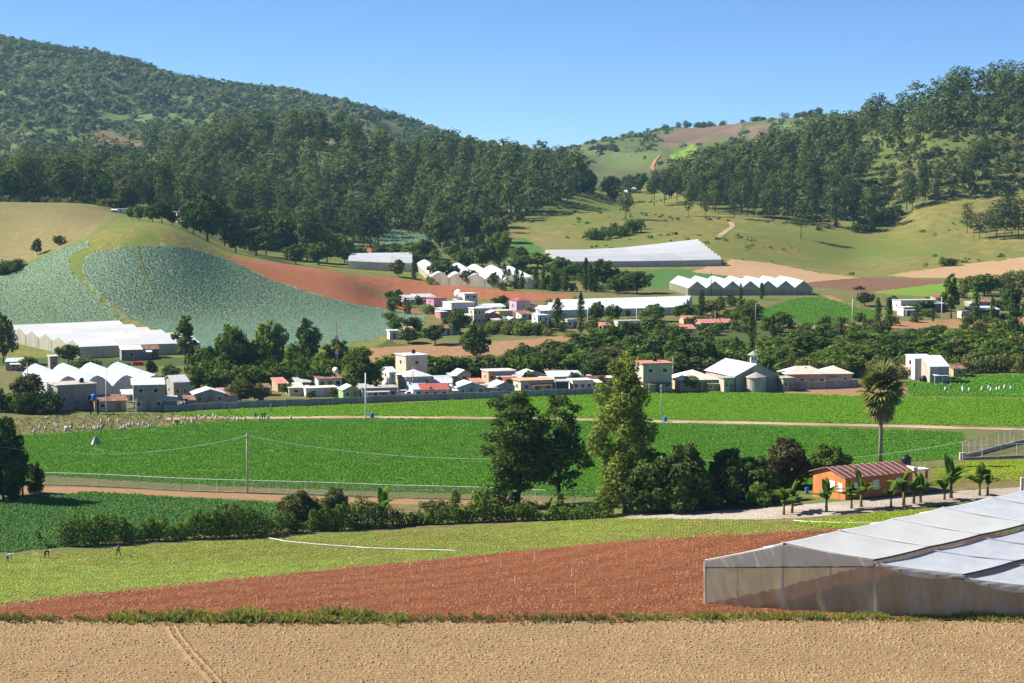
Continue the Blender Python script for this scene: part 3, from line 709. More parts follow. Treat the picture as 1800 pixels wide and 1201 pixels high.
def ridges(obname, label, name, per, ang, hgt, wid, mat, step=1.3):
    """low earth ridges left by the plough, one beside the other"""
    k = [r[0] for r in REG].index(name); Vf, f = GROUND[name]; v = Vf[np.unique(f)]; u, r = uv_of(v); v = v[(u > -90) & (u < 1890) & (r < 1240), :2]
    c, s = math.cos(ang), math.sin(ang); w = np.stack([v[:, 0] * c + v[:, 1] * s, -v[:, 0] * s + v[:, 1] * c], 1); V = []; F = []; n = 0
    a = np.arange(w[:, 0].min(), w[:, 0].max(), step)
    for b in np.arange(w[:, 1].min(), w[:, 1].max(), per):
        bb = b + .12 * rng.normal(size=len(a)) * per; wd = wid * (.7 + .6 * rng.random(len(a))); h = hgt * (.4 + rng.random(len(a)))
        L = []
        for o, hh in ((-1, 0), (0, 1), (1, 0)):
            x = a * c - (bb + o * wd) * s; y = a * s + (bb + o * wd) * c; L.append(np.stack([x, y, zxy(x, np.maximum(y, 61)) + hh * h + .012], 1))
        q = L[1]; uu, rr = uv_of(q); ok = (classify(uu, rr, q[:, 1]) == k) & (uu > -80) & (uu < 1880) & (rr < 1230)
        pts = np.stack(L, 1).reshape(-1, 3); idx = np.nonzero(ok[:-1] & ok[1:])[0]
        for e in (0, 1): F.append(np.stack([3 * idx + e, 3 * idx + 3 + e, 3 * idx + 4 + e, 3 * idx + 1 + e], 1) + n)
        V.append(pts); n += len(pts)
    V = np.concatenate(V); F = np.concatenate(F); used, inv = np.unique(F, return_inverse=True)
    return ob(obname, npmesh(obname, V[used], inv.reshape(-1, 4), MATS[mat], True), label=label, cat='furrows', kind='stuff')
ridges('red_furrows', 'low red earth ridges running across the ploughed field', 'ploughed_field', 1.25, -.05, .17, .42, 'm_red')
ridges('tan_furrows', 'faint earth ridges running across the bare field', 'bare_field', .85, .02, .05, .3, 'm_front', .8)
clods('ploughed_field', 'red_clods', 'red soil clods lying in furrows of the ploughed field', .34, .80, -.05, .08, .24, 'clod_red', .35, .95)
clods('bare_field', 'tan_clods', 'pale brown clods over the bare field nearest the camera', .32, .36, .03, .04, .22, 'clod_tan', .45, .85)
crop('bare_field', 'seedlings', 'tiny sparse green seedlings in faint rows on the bare field', .5, 1.1, .05, rosette(3, .12, .08, .05, g0), .6, 1.7, 'l_lettuce2', .3, .6, 'seedlings', lambda p: vnoise(p[:, 0], p[:, 1], 5, 61) + .4 * rng.normal(size=len(p)) > .2)
# ------------------------------------------------------------------ woods on the hills
def uvy(p): u, r = uv_of(p); return u, r
def poisson(p, d):
    """thin points so that none lie closer than about d"""
    seen = set(); keep = []
    for i, (x, y, z) in enumerate(p):
        k = (int(x // d), int(y // d))
        if k in seen: continue
        seen.add(k); keep.append(i)
    return p[keep]
pw = poisson(scatter('wooded_hillside', spacing=6.0), 12.6)
u, r = uvy(pw)
thin = vnoise(pw[:, 0], pw[:, 1], 45, 11)
ok = (u > -60) & (u < 1075) & (pw[:, 1] > 985) & (pw[:, 1] < 1500)
ok &= ~((u > 860) & (r > 395) & (rng.random(len(pw)) < .96)) & ~((u > 920) & (pw[:, 1] < 1180) & (rng.random(len(pw)) < .75))
ok &= ~((u > 590) & (r > 436)) & ~((u > 1000) & (r > 345) & (rng.random(len(pw)) < .8))
ok &= ~((thin < -.25) & (rng.random(len(pw)) < .8))
ok &= ~((u < 330) & (pw[:, 1] > 1250) & (rng.random(len(pw)) < .55))
pw = pw[ok]
pr = poisson(scatter('pine_hillside', spacing=5.0), 11.2)
u, r = uvy(pr); thin = vnoise(pr[:, 0], pr[:, 1], 40, 12)
ok = (u > 1150) & (u < 1880) & (pr[:, 1] > 1160) & (pr[:, 1] < 1500) & ~((thin < -.1) & (u > 1500) & (rng.random(len(pr)) < .8)) & ~((u > 1560) & (r > 240) & (r < 330) & (rng.random(len(pr)) < .35))
pr = pr[ok]
extra = np.array([at(x, y) for x, y in [(1740, 1085), (1752, 1092), (1765, 1080), (1778, 1088), (1790, 1078), (1722, 1096), (1712, 1100), (1800, 1090), (1735, 1105), (1760, 1110), (1785, 1108), (1700, 1120), (1815, 1085), (1772, 1120),
    (1290, 1212), (1325, 1220), (1360, 1205), (1395, 1210), (1428, 1195), (1470, 1190), (1408, 1128), (1530, 1195), (1210, 1230), (1240, 1225), (1150, 1300), (1168, 1310), (1105, 1260), (1100, 1180), (1190, 1320), (1180, 1380), (1215, 1290), (1230, 1350)]])
WOOD = []
for src, key in ((pw, 'mid'), (pr, 'right'), (extra, 'edge')):
    for p in src: WOOD.append((p[1], key, p))
WOOD.sort(key=lambda t: t[0])
def where(u, table): return next(t for lim, t in table if u < lim)
TONE = {'l_mid': 'fresh green', 'l_dark': 'dark green', 'l_olive': 'olive green', 'l_light': 'light green'}
MIDW = [(60, 'at the left edge of the tan field'), (130, 'above the tan field'), (205, 'above the right end of the tan field'), (290, 'left of the small hilltop house'), (360, 'right of the small hilltop house'), (430, 'above the red slope'), (520, 'above the shaded hollow'), (610, 'over the red bank'), (700, 'above the pale cabbage patch'), (790, 'above the greyish greenhouse'), (880, 'above the scalloped greenhouse'), (960, 'over the small green patch'), (1500, 'near the gap')]
RGTW = [(1230, 'by the gap'), (1290, 'above the hill path'), (1360, 'above the long greenhouse end'), (1430, 'over the sandy scars'), (1500, 'left of the slope hollow'), (1570, 'above the slope hollow'), (1650, 'over the domed grass slope'), (1720, 'near the open glade'), (2500, 'at the right edge')]
GULW = [(740, 'behind the tall cream house'), (790, 'below the large dark terrace tree'), (850, 'behind the cream gabled house'), (905, 'behind the red porch house'), (960, 'behind the pale green house'), (1030, 'behind the long blue roof'), (1090, 'behind the maroon roof'), (1125, 'behind the tall yellow green tree'), (1185, 'behind the salmon roofed house'), (1250, 'behind the cream hipped roof'), (1310, 'behind the large hall'), (1370, 'behind the round tower'), (1430, 'behind the peach bungalow'), (1500, 'behind the bungalow wing'), (1570, 'behind the palm crown'), (1640, 'behind the white house'), (1710, 'right of the white house'), (2500, 'at the right edge')]
UPV = [(730, 'by the cabbage field corner'), (780, 'by the pink house'), (830, 'by the white flat roofed house'), (880, 'by the yellow porch house'), (935, 'below the lilac house'), (985, 'by the dark conical tree'), (1045, 'by the tall poplar'), (1100, 'before the long white roof'), (1160, 'by the white ruin'), (1220, 'by the red metal roof'), (1290, 'by the salmon long roof'), (2500, 'left of the bean field')]
FRM = [(1330, 'left of the bean field'), (1450, 'below the bean field'), (1545, 'on the earth bank'), (1620, 'before the long farm house'), (1690, 'by the eucalyptus'), (1760, 'by the right poplars'), (2500, 'at the right edge')]
GDN = [(380, 'behind the green roofed hut'), (430, 'behind the large sunlit tree'), (480, 'behind the pale blue shed'), (530, 'behind the red roofed shed'), (580, 'below the radio mast'), (630, 'behind the satellite dish'), (2500, 'left of the tall cream house')]
PLAB = {'mid': ('tall dark pine in the dense wood on the middle hill', 'pines of the middle wood'),
        'right': ('dark pine in the wood on the right hand hill', 'pines of the right hand wood'),
        'edge': ('pine with bare stem standing on the grass slope below the right hand wood', 'pines at the edge of the grass slope')}
rest = []
n_mid = n_r = 0
LIM = {'mid': 165, 'right': 103, 'edge': 32}; CN = {'mid': 0, 'right': 0, 'edge': 0}
for y, key, p in WOOD:
    h = 12 + 14 * rng.random() ** 1.15
    if CN[key] < LIM[key]:
        CN[key] += 1; lab, grp = PLAB[key]
        if key == 'mid' and rng.random() < .22:
            tm_ = ('l_dark', 'l_mid', 'l_olive')[rng.integers(3)]; uu_ = float(uv_of(np.array([p]))[0][0])
            put('broad%d' % rng.integers(4), Vector(p), h * .72, h * .6, 'broadleaf_tree', tm_, label='rounded %s tree among the pines %s' % (TONE[tm_], where(uu_, MIDW)), cat='tree', group='broadleaf trees in the middle wood')
        else:
            uu_ = float(uv_of(np.array([p]))[0][0]); sz_ = 'short' if h < 15.5 else 'tall' if h > 21 else 'middle sized'
            if key == 'mid': lab = '%s dark pine of the middle wood, %s' % (sz_, where(uu_, MIDW))
            elif key == 'right': lab = '%s dark pine of the right hand wood, %s' % (sz_, where(uu_, RGTW))
            else: lab = '%s bare stemmed pine below the right wood, %s' % (sz_, where(uu_, RGTW))
            put('pine%d' % rng.integers(5), Vector(p), h, h * (.42 + .2 * rng.random()), 'pine_tree', label=lab, cat='tree', group=grp)
    else: rest.append((p, h))
VV = []; FF = []; VT = []; FT = []; nv = nt_ = 0
protos = []
for k in range(3):
    tm, cm, h0, w0 = KIND['pinelow%d' % k]
    v = np.array([x.co[:] for x in cm.vertices]); f = np.array([x.vertices[:] for x in cm.polygons])
    tv = np.array([x.co[:] for x in tm.vertices]); tf = np.array([x.vertices[:] for x in tm.polygons if len(x.vertices) == 4])
    protos.append((v, f, tv, tf))
for p, h in rest:
    v, f, tv, tf = protos[rng.integers(3)]; a = rng.random() * 6.283; c, s = math.cos(a), math.sin(a); sz = h / 18; sx = sz * (.8 + .5 * rng.random())
    M = np.array([[c * sx, -s * sx, 0], [s * sx, c * sx, 0], [0, 0, sz]])
    VV.append(v @ M.T + p); FF.append(f + nv); nv += len(v)
    VT.append(tv @ M.T + p); FT.append(tf + nt_); nt_ += len(tv)
print('PINES', len(WOOD), 'rest', len(rest), 'tris', sum(len(x) for x in FF) * 2)
ob('pine_wood', npmesh('pine_wood', np.concatenate(VV), np.concatenate(FF), MATS['l_pine']), label='dark pine crowns massed deeper in the woods', cat='wood', kind='stuff')
ob('wood_stems', npmesh('wood_stems', np.concatenate(VT), np.concatenate(FT), MATS['bark']), label='thin pine stems deeper in the woods', cat='wood', kind='stuff')
def clumps(obname, label, pts, smin, smax, mat, nq=12, flat=.8, size=.55, cat='scrub', variants=4):
    Vs = []; Fs = []; n = 0
    k = rng.integers(variants, size=len(pts))
    for j in range(variants):
        g = np.random.default_rng(500 + j); d = unit(nq, g); d[:, 2] = np.abs(d[:, 2]) * flat + .15
        v, f = leafquads(d * (.75 + .3 * g.random((nq, 1))), d + .5 * unit(nq, g), size, g, .7)
        V, F = instances(pts[k == j], v, f, smin, smax); Vs.append(V); Fs.append(F + n); n += len(V)
    print('CLUMP', obname, len(pts), 2 * sum(len(x) for x in Fs))
    return ob(obname, npmesh(obname, np.concatenate(Vs), np.concatenate(Fs), MATS[mat]), label=label, cat=cat, kind='stuff')
pm = scatter('mountain', count=15000); pm = pm[in_view(pm, 40) & (pm[:, 1] < 3050)]
u, r = uvy(pm); dens = vnoise(pm[:, 0], pm[:, 1], 150, 21) + .6 * vnoise(pm[:, 0], pm[:, 1], 60, 22)
hi = (r < 200) | (u > 420)
pm = pm[(rng.random(len(pm)) < np.where(hi, .95, np.clip(.62 + .5 * dens, .15, 1)))]
sel = rng.random(len(pm)) < .6
clumps('mountain_forest', 'dark green forest covering the large mountain on the left', pm[sel], 2.6, 8.5, 'l_pine_far', 12, 1.0, .5, 'forest')
clumps('mountain_scrub', 'lighter green scrub covering the lower mountain slopes', pm[~sel], 1.6, 6.5, 'l_scrub', 12, .7, .55)
pf = scatter('far_hill', count=5200); pf = pf[in_view(pf, 40) & (pf[:, 1] < 3050)]
dens = vnoise(pf[:, 0], pf[:, 1], 110, 31) + .7 * vnoise(pf[:, 0], pf[:, 1], 45, 32)
pf = pf[rng.random(len(pf)) < np.clip(.22 + 1.0 * dens, .04, 1)]
clumps('far_hill_scrub', 'scattered trees and scrub on the distant hill in the gap', pf, 2.5, 5.5, 'l_scrub', 10, .9, .6)
# skyline trees
for i, (uu, yy, hh) in enumerate([(492, 2890, 9), (55, 2890, 8), (110, 2890, 7), (136, 2890, 10), (190, 2890, 7), (240, 2890, 7)]):
    put('broad2' if i == 0 else 'pine%d' % (i % 5), at(uu, yy), hh, hh * (.9 if i == 0 else .7), 'ridge_tree', 'l_pine_far', label=['lone flat topped tree on the mountain skyline', 'small tree sticking up from the mountain ridge at its upper left end'][min(i, 1)], cat='tree', **({} if i == 0 else {'group': 'trees on the mountain ridge'}))
for i in range(60):
    uu = (1045, 1110, 1190, 1240, 1310, 1400, 1440, 1475)[i % 8] + rng.normal() * 16; hh = 4 + 8 * rng.random()
    put('pine%d' % (i % 5), at(uu, 2885 - 90 * rng.random()), hh, hh * .9, 'ridge_tree', 'l_pine_far', label='small tree on the distant ridge, %s' % where(uu, [(1080, 'left end'), (1150, 'above the white house'), (1215, 'left of the dry slope'), (1280, 'on the dry slope'), (1350, 'right of the dry slope'), (1420, 'on the hill meadow'), (2500, 'beside the right wood')]), cat='tree', group='trees on the distant ridge')
# undergrowth on the wooded hills
pu = scatter(['wooded_hillside', 'pine_hillside'], spacing=5.5); pu = pu[in_view(pu, 30) & (pu[:, 1] < 1520) & (pu[:, 1] > 975)]
dens = vnoise(pu[:, 0], pu[:, 1], 40, 41)
pu = pu[(dens > -.25)]
clumps('undergrowth', 'green undergrowth between the pine stems on the hillsides', pu, 1.2, 3.6, 'l_olive', 12, .8, .5, 'undergrowth')
pg = scatter('grass_hillside', spacing=13); pg = pg[in_view(pg, 30)]
dens = vnoise(pg[:, 0], pg[:, 1], 60, 43); pg = pg[dens > .28]
clumps('hillside_scrub', 'low scrub dotted over the grass slope', pg, .5, 1.7, 'l_mid', 12, .8, .5)
# thickets on the grass slopes
def thicket(name, label, uvs, ymin, h, w, mat, kind='bush'):
    for (uu, rr, hpx, wpx) in uvs:
        tree_px('%s%d' % (kind, random.randrange(4)), uu, rr, hpx, wpx, ymin, name=name, mat=mat, label=label[0], cat=label[1], group=label[2])
thicket('bush', ('bushy shrub in the dense thicket on the slope above the large white greenhouse', 'bush', 'thicket above the large greenhouse'),
        [(1035 + 9 * i, 425 - 2.2 * i + random.uniform(-4, 6), random.uniform(14, 24), random.uniform(20, 30)) for i in range(11)], 980, 0, 0, 'l_mid')
thicket('bush', ('dark bush in the hollow running across the right grass slope', 'bush', 'bushes in the grass slope hollow'),
        [(1505 + 9 * i, 410 - 3.5 * i + random.uniform(-3, 4), random.uniform(14, 28), random.uniform(22, 34)) for i in range(9)] + [(1455, 402, 9, 16), (1470, 398, 8, 14), (1440, 405, 7, 14)], 980, 0, 0, 'l_dark')
tree_px('bush0', 1660, 468, 14, 26, 900, name='bush', mat='l_dark', label='dark bush at the foot of the grass slope, left of a smaller one', cat='bush')
tree_px('bush1', 1675, 467, 13, 22, 900, name='bush', mat='l_dark', label='smaller dark bush at the foot of the grass slope beside another', cat='bush')
tree_px('broad0', 66, 448, 28, 20, 700, name='tree', mat='l_dark', label='small dark tree alone below the tan field on the left hill', cat='tree')
tree_px('bush2', 104, 430, 16, 26, 700, name='bush', mat='l_dark', label='dark bush on the edge of the tan field above the cabbages', cat='bush')
for i in range(7): tree_px('bush%d' % (i % 5), -10 + 7 * i, 480 + 3 * (i % 3) - i * 1.5, 22 - i, 26, 650, name='bush', mat=('l_mid', 'l_olive')[i % 2], label='green bush at the left edge of the cabbage slope', cat='bush', group='bushes left of the cabbages')
# dark trees beside the hilltop house and along the shaded hollow
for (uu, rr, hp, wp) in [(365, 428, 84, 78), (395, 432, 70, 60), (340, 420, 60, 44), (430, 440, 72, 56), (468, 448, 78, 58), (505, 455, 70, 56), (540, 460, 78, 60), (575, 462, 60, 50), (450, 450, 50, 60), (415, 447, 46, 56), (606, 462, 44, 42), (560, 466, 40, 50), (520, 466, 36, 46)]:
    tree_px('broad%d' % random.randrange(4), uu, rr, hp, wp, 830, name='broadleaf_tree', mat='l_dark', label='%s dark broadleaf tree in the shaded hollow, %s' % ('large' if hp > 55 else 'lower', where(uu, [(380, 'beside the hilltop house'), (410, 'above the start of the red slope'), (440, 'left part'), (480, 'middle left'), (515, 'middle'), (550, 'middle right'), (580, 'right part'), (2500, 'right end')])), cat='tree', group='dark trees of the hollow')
for (uu, rr, hp, wp) in [(245, 388, 26, 28), (268, 390, 30, 30), (285, 392, 38, 34), (232, 386, 20, 24), (302, 396, 24, 22)]:
    tree_px('broad%d' % random.randrange(4), uu, rr, hp, wp, 790, name='broadleaf_tree', mat=random.choice(('l_dark', 'l_mid')), label='leafy tree on the knoll, %s' % {245: 'second from the left', 268: 'third from the left', 285: 'tallest', 232: 'leftmost', 302: 'nearest the hilltop house'}[uu], cat='tree', group='trees on the knoll top')
# trees around the middle greenhouses
MT = [('broad1', 748, 455, 34, 40, 'l_dark', 'round dark tree beside the pale cabbage patch below the wood'), ('broad2', 878, 470, 62, 46, 'l_mid', 'tall spreading tree standing behind the middle greenhouses'),
 ('broad0', 848, 470, 38, 46, 'l_dark', 'dark rounded tree left of the spreading tree behind the greenhouses'), ('broad3', 668, 458, 26, 26, 'l_dark', 'small dark tree at the left end of the red bank'),
 ('broad2', 775, 497, 40, 48, 'l_dark', 'flat topped dark tree in front of the middle greenhouses'), ('broad0', 700, 487, 30, 36, 'l_olive', 'thin leafed tree in front of the left middle greenhouse'),
 ('col1', 728, 492, 36, 12, 'l_cypress', 'narrow cypress in front of the left middle greenhouse'), ('broad1', 825, 502, 28, 30, 'l_dark', 'dark round shrub tree at the foot of the middle greenhouses'),
 ('broad3', 868, 505, 26, 22, 'l_cypress', 'leaning dark green tree before the right middle greenhouse'), ('broad0', 800, 497, 30, 26, 'l_dark', 'small dark tree right of the flat topped one'),
 ('broad2', 1120, 516, 38, 60, 'l_dark', 'wide dark umbrella shaped tree left of the saw-tooth greenhouse'), ('broad0', 1085, 516, 32, 40, 'l_dark', 'dark tree left of the umbrella shaped one'),
 ('broad1', 1060, 508, 52, 44, 'l_dark', 'tall dark broadleaf behind the line of poplars'), ('broad3', 945, 470, 26, 60, 'l_mid', 'low spreading tree left of the large white greenhouse'),
 ('broad0', 985, 482, 30, 44, 'l_mid', 'leafy tree at the near corner of the large white greenhouse'), ('broad2', 910, 480, 26, 40, 'l_mid', 'leafy tree between the greenhouses and the poplars'),
 ('broad1', 1010, 490, 26, 40, 'l_dark', 'dark leafy tree behind the middle of the poplar line'), ('bush3', 755, 500, 14, 20, 'l_light', 'pale bush in front of the middle greenhouses'), ('bush1', 852, 503, 13, 16, 'l_mid', 'small bush before the leaning dark tree')]
for k, uu, rr, hp, wp, m, lab in MT: tree_px(k, uu, rr, hp, wp, 700, name='bush' if k.startswith('bush') else 'tree', mat=m, label=lab, cat='bush' if k.startswith('bush') else 'tree')
for i, (uu, rr, hp) in enumerate([(887, 505, 42), (895, 506, 34), (908, 507, 36), (918, 508, 30), (931, 507, 20), (942, 509, 38), (955, 511, 44), (964, 511, 28), (972, 512, 40), (980, 512, 30), (994, 513, 38), (1030, 513, 60), (1038, 514, 50), (1046, 514, 36)]):
    tree_px('col%d' % (i % 3), uu, rr, hp, 11 + (i % 3) * 1.5, 700, name='poplar', mat='l_cypress', label='slender dark poplar, %s from the left in the line beside the middle greenhouses' % ('first', 'second', 'third', 'fourth', 'fifth', 'sixth', 'seventh', 'eighth', 'ninth', 'tenth', 'eleventh', 'twelfth', 'thirteenth', 'last')[i], cat='tree', group='poplars beside the middle greenhouses')
COLS = [(1021, 590, 76, 15, 'tall narrow poplar standing in the upper village beside the long white roof'), (980, 576, 52, 24, 'dark conical tree in front of the long white roof'),
 (1233, 560, 50, 14, 'narrow poplar right of the long white roof'), (1339, 527, 30, 11, 'dark narrow tree in front of the saw-tooth greenhouse'), (1302, 528, 30, 8, 'thin tree left of the dark narrow one at the saw-tooth greenhouse'),
 (1543, 577, 54, 14, 'narrow poplar, left one of a pair by the earth bank'), (1562, 585, 62, 16, 'ragged narrow poplar, right one of a pair by the earth bank'),
 (1715, 566, 60, 16, 'dark poplar with pointed top right of the white farm houses'), (1744, 572, 50, 12, 'slim poplar between two taller ones on the right'), (1781, 612, 104, 28, 'tallest dark poplar near the right edge of the picture'),
 (1358, 615, 62, 12, 'thin ragged poplar rising from the gully thicket'), (1322, 622, 76, 15, 'tall thin poplar rising from the gully left of the ragged one'), (1294, 640, 48, 16, 'shorter poplar at the foot of the gully path'),
 (1477, 592, 34, 7, 'thin young tree on the earth bank'), (1520, 578, 26, 6, 'sapling on the earth bank right of the thin young tree'), (1640, 566, 24, 7, 'small thin tree in front of the farm houses')]
for i, (uu, rr, hp, wp, lab) in enumerate(COLS): tree_px('col%d' % (i % 3), uu, rr, hp, wp, 540, name='poplar', mat='l_cypress', label=lab, cat='tree')
tree_px('wispy', 1672, 560, 78, 34, 540, name='eucalyptus', mat='l_mid', label='tall feathery eucalyptus in front of the farm houses on the right', cat='tree')
tree_px('broad3', 838, 634, 62, 56, 560, name='tree', mat='l_dark', label='large dark tree on the edge of the brown terrace field', cat='tree')
VT_ = [('broad1', 806, 590, 46, 34, 'l_dark', 'dark tree below the pink and white terrace house'), ('broad0', 882, 540, 20, 36, 'l_dark', 'dark rounded tree behind the upper village'), ('broad2', 722, 582, 24, 30, 'l_dark', 'tree beside the brown roofed hut below the cabbages'),
 ('broad0', 1050, 565, 34, 34, 'l_mid', 'broad tree in front of the middle of the long white roof'), ('broad1', 1078, 568, 32, 28, 'l_dark', 'dark tree right of the broad one before the long white roof'), ('broad2', 686, 530, 18, 22, 'l_mid', 'leafy tree at the left end of the upper village'),
 ('broad3', 700, 525, 16, 16, 'l_dark', 'small dark tree behind the left end of the upper village'), ('broad0', 735, 540, 20, 18, 'l_mid', 'round tree among the left houses of the upper village'), ('broad1', 1103, 560, 16, 12, 'l_mid', 'small round tree before the right part of the long white roof'),
 ('broad2', 765, 606, 34, 44, 'l_dark', 'spreading tree beside the shed under the brown roof'), ('broad3', 720, 604, 28, 40, 'l_dark', 'dark tree at the left end of the terrace field hedge'), ('broad1', 1320, 562, 30, 40, 'l_dark', 'dark rounded tree at the left of the bean field'),
 ('broad0', 1372, 576, 28, 44, 'l_mid', 'bushy tree at the near left corner of the bean field'), ('broad2', 1520, 538, 24, 36, 'l_olive', 'round grey green tree right of the bean field'), ('broad1', 1250, 555, 24, 40, 'l_olive', 'leafless looking tree left of the red roofed house'),
 ('broad0', 1150, 565, 30, 50, 'l_mid', 'broad green tree at the right end of the long white roof'), ('broad3', 1200, 562, 26, 44, 'l_mid', 'spreading green tree behind the red roofed shed'), ('broad2', 1630, 548, 20, 30, 'l_dark', 'dark tree in front of the white farm houses'),
 ('broad0', 1775, 545, 44, 50, 'l_dark', 'dark tree behind the poplars at the right edge'), ('broad1', 1730, 520, 38, 50, 'l_dark', 'dark tree in the reed stand above the farm'), ('broad0', 1570, 540, 20, 24, 'l_mid', 'tree at the left end of the farm houses')]
for k, uu, rr, hp, wp, m, lab in VT_: tree_px(k, uu, rr, hp, wp, 540, name='tree', mat=m, label=lab, cat='tree')
for i in range(16): tree_px('bush%d' % (i % 5), 1690 + 9 * i, 520 - 1.2 * i + random.uniform(-8, 4), 26, 30, 600, name='reed_clump', mat='l_reed', crown='foliage', label='tall pale reed clump in the stand above the farm on the right', cat='reeds', group='reeds above the farm')
# lower village trees, left
LV = [('wispy', 326, 640, 84, 42, 'l_mid', 'tall feathery tree beside the end of the white greenhouse'), ('wispy', 338, 650, 44, 14, 'l_brownleaf', 'bare greyish trunk draped in creeper beside the feathery tree'), ('broad1', 408, 668, 96, 66, 'l_mid', 'large tree with sunlit left side left of centre in the lower village'),
 ('broad1', 436, 668, 70, 50, 'l_dark', 'dark shaded tree right of the large sunlit one'), ('broad1', 476, 655, 90, 56, 'l_light', 'pale green tall tree in the middle of the village clump'), ('broad0', 540, 650, 88, 50, 'l_dark', 'dark conifer like tree in front of the cabbage hill'),
 ('broad3', 592, 640, 44, 48, 'l_dark', 'dark round tree beside the radio mast'), ('broad0', 455, 672, 40, 50, 'l_mid', 'leafy tree under the pale green one'), ('broad2', 570, 668, 36, 44, 'l_mid', 'spreading tree below the radio mast'), ('col0', 508, 660, 50, 18, 'l_light', 'bright narrow tree between the pale and the dark tall trees'),
 ('broad0', 640, 690, 62, 70, 'l_dark', 'broad dark tree above the white pole in the village'), ('broad3', 372, 660, 50, 44, 'l_dark', 'dark tree right of the feathery tree'), ('broad2', 500, 672, 26, 44, 'l_mid', 'low leafy tree behind the village sheds'), ('broad0', 620, 660, 40, 40, 'l_light', 'light green tree left of the white two storey house'),
 ('broad0', 424, 708, 40, 62, 'l_olive', 'greyish garden tree behind the block wall'), ('broad3', 455, 705, 30, 40, 'l_olive', 'second greyish garden tree further right behind the block wall'), ('broad1', 50, 655, 28, 36, 'l_olive', 'leafy tree left of the grey block house by the greenhouses'), ('broad2', 120, 640, 34, 48, 'l_mid', 'palm like tree in front of the upper left greenhouse'),
 ('broad0', 265, 662, 28, 24, 'l_cypress', 'pointed green tree beside the red tank'), ('broad1', 150, 655, 24, 60, 'l_olive', 'low olive tree behind the ridged greenhouse'), ('broad3', 210, 660, 24, 60, 'l_mid', 'low green tree behind the ridged greenhouse'), ('broad0', 298, 668, 26, 40, 'l_mid', 'green tree right of the ridged greenhouse'),
 ('wispy', 147, 622, 24, 22, 'l_brownleaf', 'thin bare tree in front of the white greenhouse roof'), ('broad2', 50, 718, 62, 60, 'l_olive', 'leafy tree at the dark hedge on the left of the village'), ('broad0', 6, 640, 88, 44, 'l_olive', 'tall leafy tree cut by the left edge beside the greenhouses')]
for k, uu, rr, hp, wp, m, lab in LV: tree_px(k, uu, rr, hp, wp, 440, name='tree', mat=m, label=lab, cat='tree')
for i in range(14): tree_px('bush%d' % (i % 5), -5 + 8 * i, 726 + random.uniform(-3, 2), random.uniform(26, 42), random.uniform(30, 44), 430, name='hedge_bush', mat='l_dark', label='dark hedge bush left of the grey block house, %s from the left edge' % ('first', 'second', 'third', 'fourth', 'fifth', 'sixth', 'seventh', 'eighth', 'ninth', 'tenth', 'eleventh', 'twelfth', 'thirteenth', 'fourteenth')[i], cat='bush', group='hedge at the left end of the village')
for i in range(95):
    x = random.uniform(335, 640); hp = random.uniform(20, 44); m = random.choice(('l_mid', 'l_dark', 'l_mid', 'l_light'))
    tree_px(('bush%d' % (i % 5)) if i % 4 else 'broad%d' % (i // 4 % 4), x, random.uniform(640, 692), hp, random.uniform(30, 52), 500, name='garden_bush', mat=m, label='%s %s garden bush %s' % ('low' if hp < 28 else 'tall', TONE[m], where(x, GDN)), cat='bush', group='bushes behind the lower village')
# gully vegetation: dense bushes below the terraces
def gully_top(x): return np.interp(x, [690, 800, 900, 1000, 1150, 1250, 1300, 1450, 1600, 1800], [656, 660, 634, 606, 586, 606, 612, 598, 598, 584])
gn = 0
for i in range(290):
    x = random.uniform(690, 1830); t = (i % 29) / 28 + random.uniform(-.02, .02); r0 = gully_top(x) + 12; r1 = 668 if x < 1500 else 655
    rr = r0 + (r1 - r0) * t
    if x > 1560 and rr > 640: rr -= 20
    hp = random.uniform(18, 40); m = random.choice(('l_mid', 'l_dark', 'l_mid', 'l_olive', 'l_light', 'l_mid'))
    tree_px('bush%d' % random.randrange(5) if random.random() < .7 else 'broad%d' % random.randrange(4), x, rr, hp, hp * random.uniform(1.3, 2.2), 530, name='gully_bush', mat=m, label='%s %s bush in the %s gully, %s' % ('low' if hp < 26 else 'big', TONE[m], 'upper' if t < .5 else 'lower', where(x, GULW)), cat='bush', group='bushes of the gully')
for (uu, rr, hp, wp) in [(1160, 650, 62, 70), (1200, 655, 66, 80), (1120, 640, 54, 60), (1235, 650, 50, 60), (1180, 625, 50, 60), (1100, 618, 52, 60), (1140, 605, 46, 60)]:
    tree_px('broad%d' % random.randrange(4), uu, rr, hp, wp, 530, name='gully_tree', mat='l_dark', label='big dark gully tree %s, %s' % (where(uu, GULW), 'uppermost' if rr < 620 else 'upper' if rr < 645 else 'lower'), cat='tree', group='dark trees of the gully')
for i in range(34): tree_px('bush%d' % (i % 5), 1395 + 12.5 * i, 664 - max(0, i - 14) * .5 + random.uniform(-6, 3), random.uniform(22, 36), random.uniform(24, 34), 480, name='cane_clump', mat='l_reed', crown='foliage', label='tall cane clump %s' % where(1395 + 12.5 * i, [(1440, 'behind the peach bungalow'), (1490, 'behind the bungalow wing'), (1540, 'left of the palm crown'), (1590, 'right of the palm crown'), (1640, 'behind the white house'), (1690, 'behind the rusty roofed hut'), (1750, 'behind the sacks on the plot'), (2500, 'at the right edge')]), cat='reeds', group='cane belt behind the right hand houses')

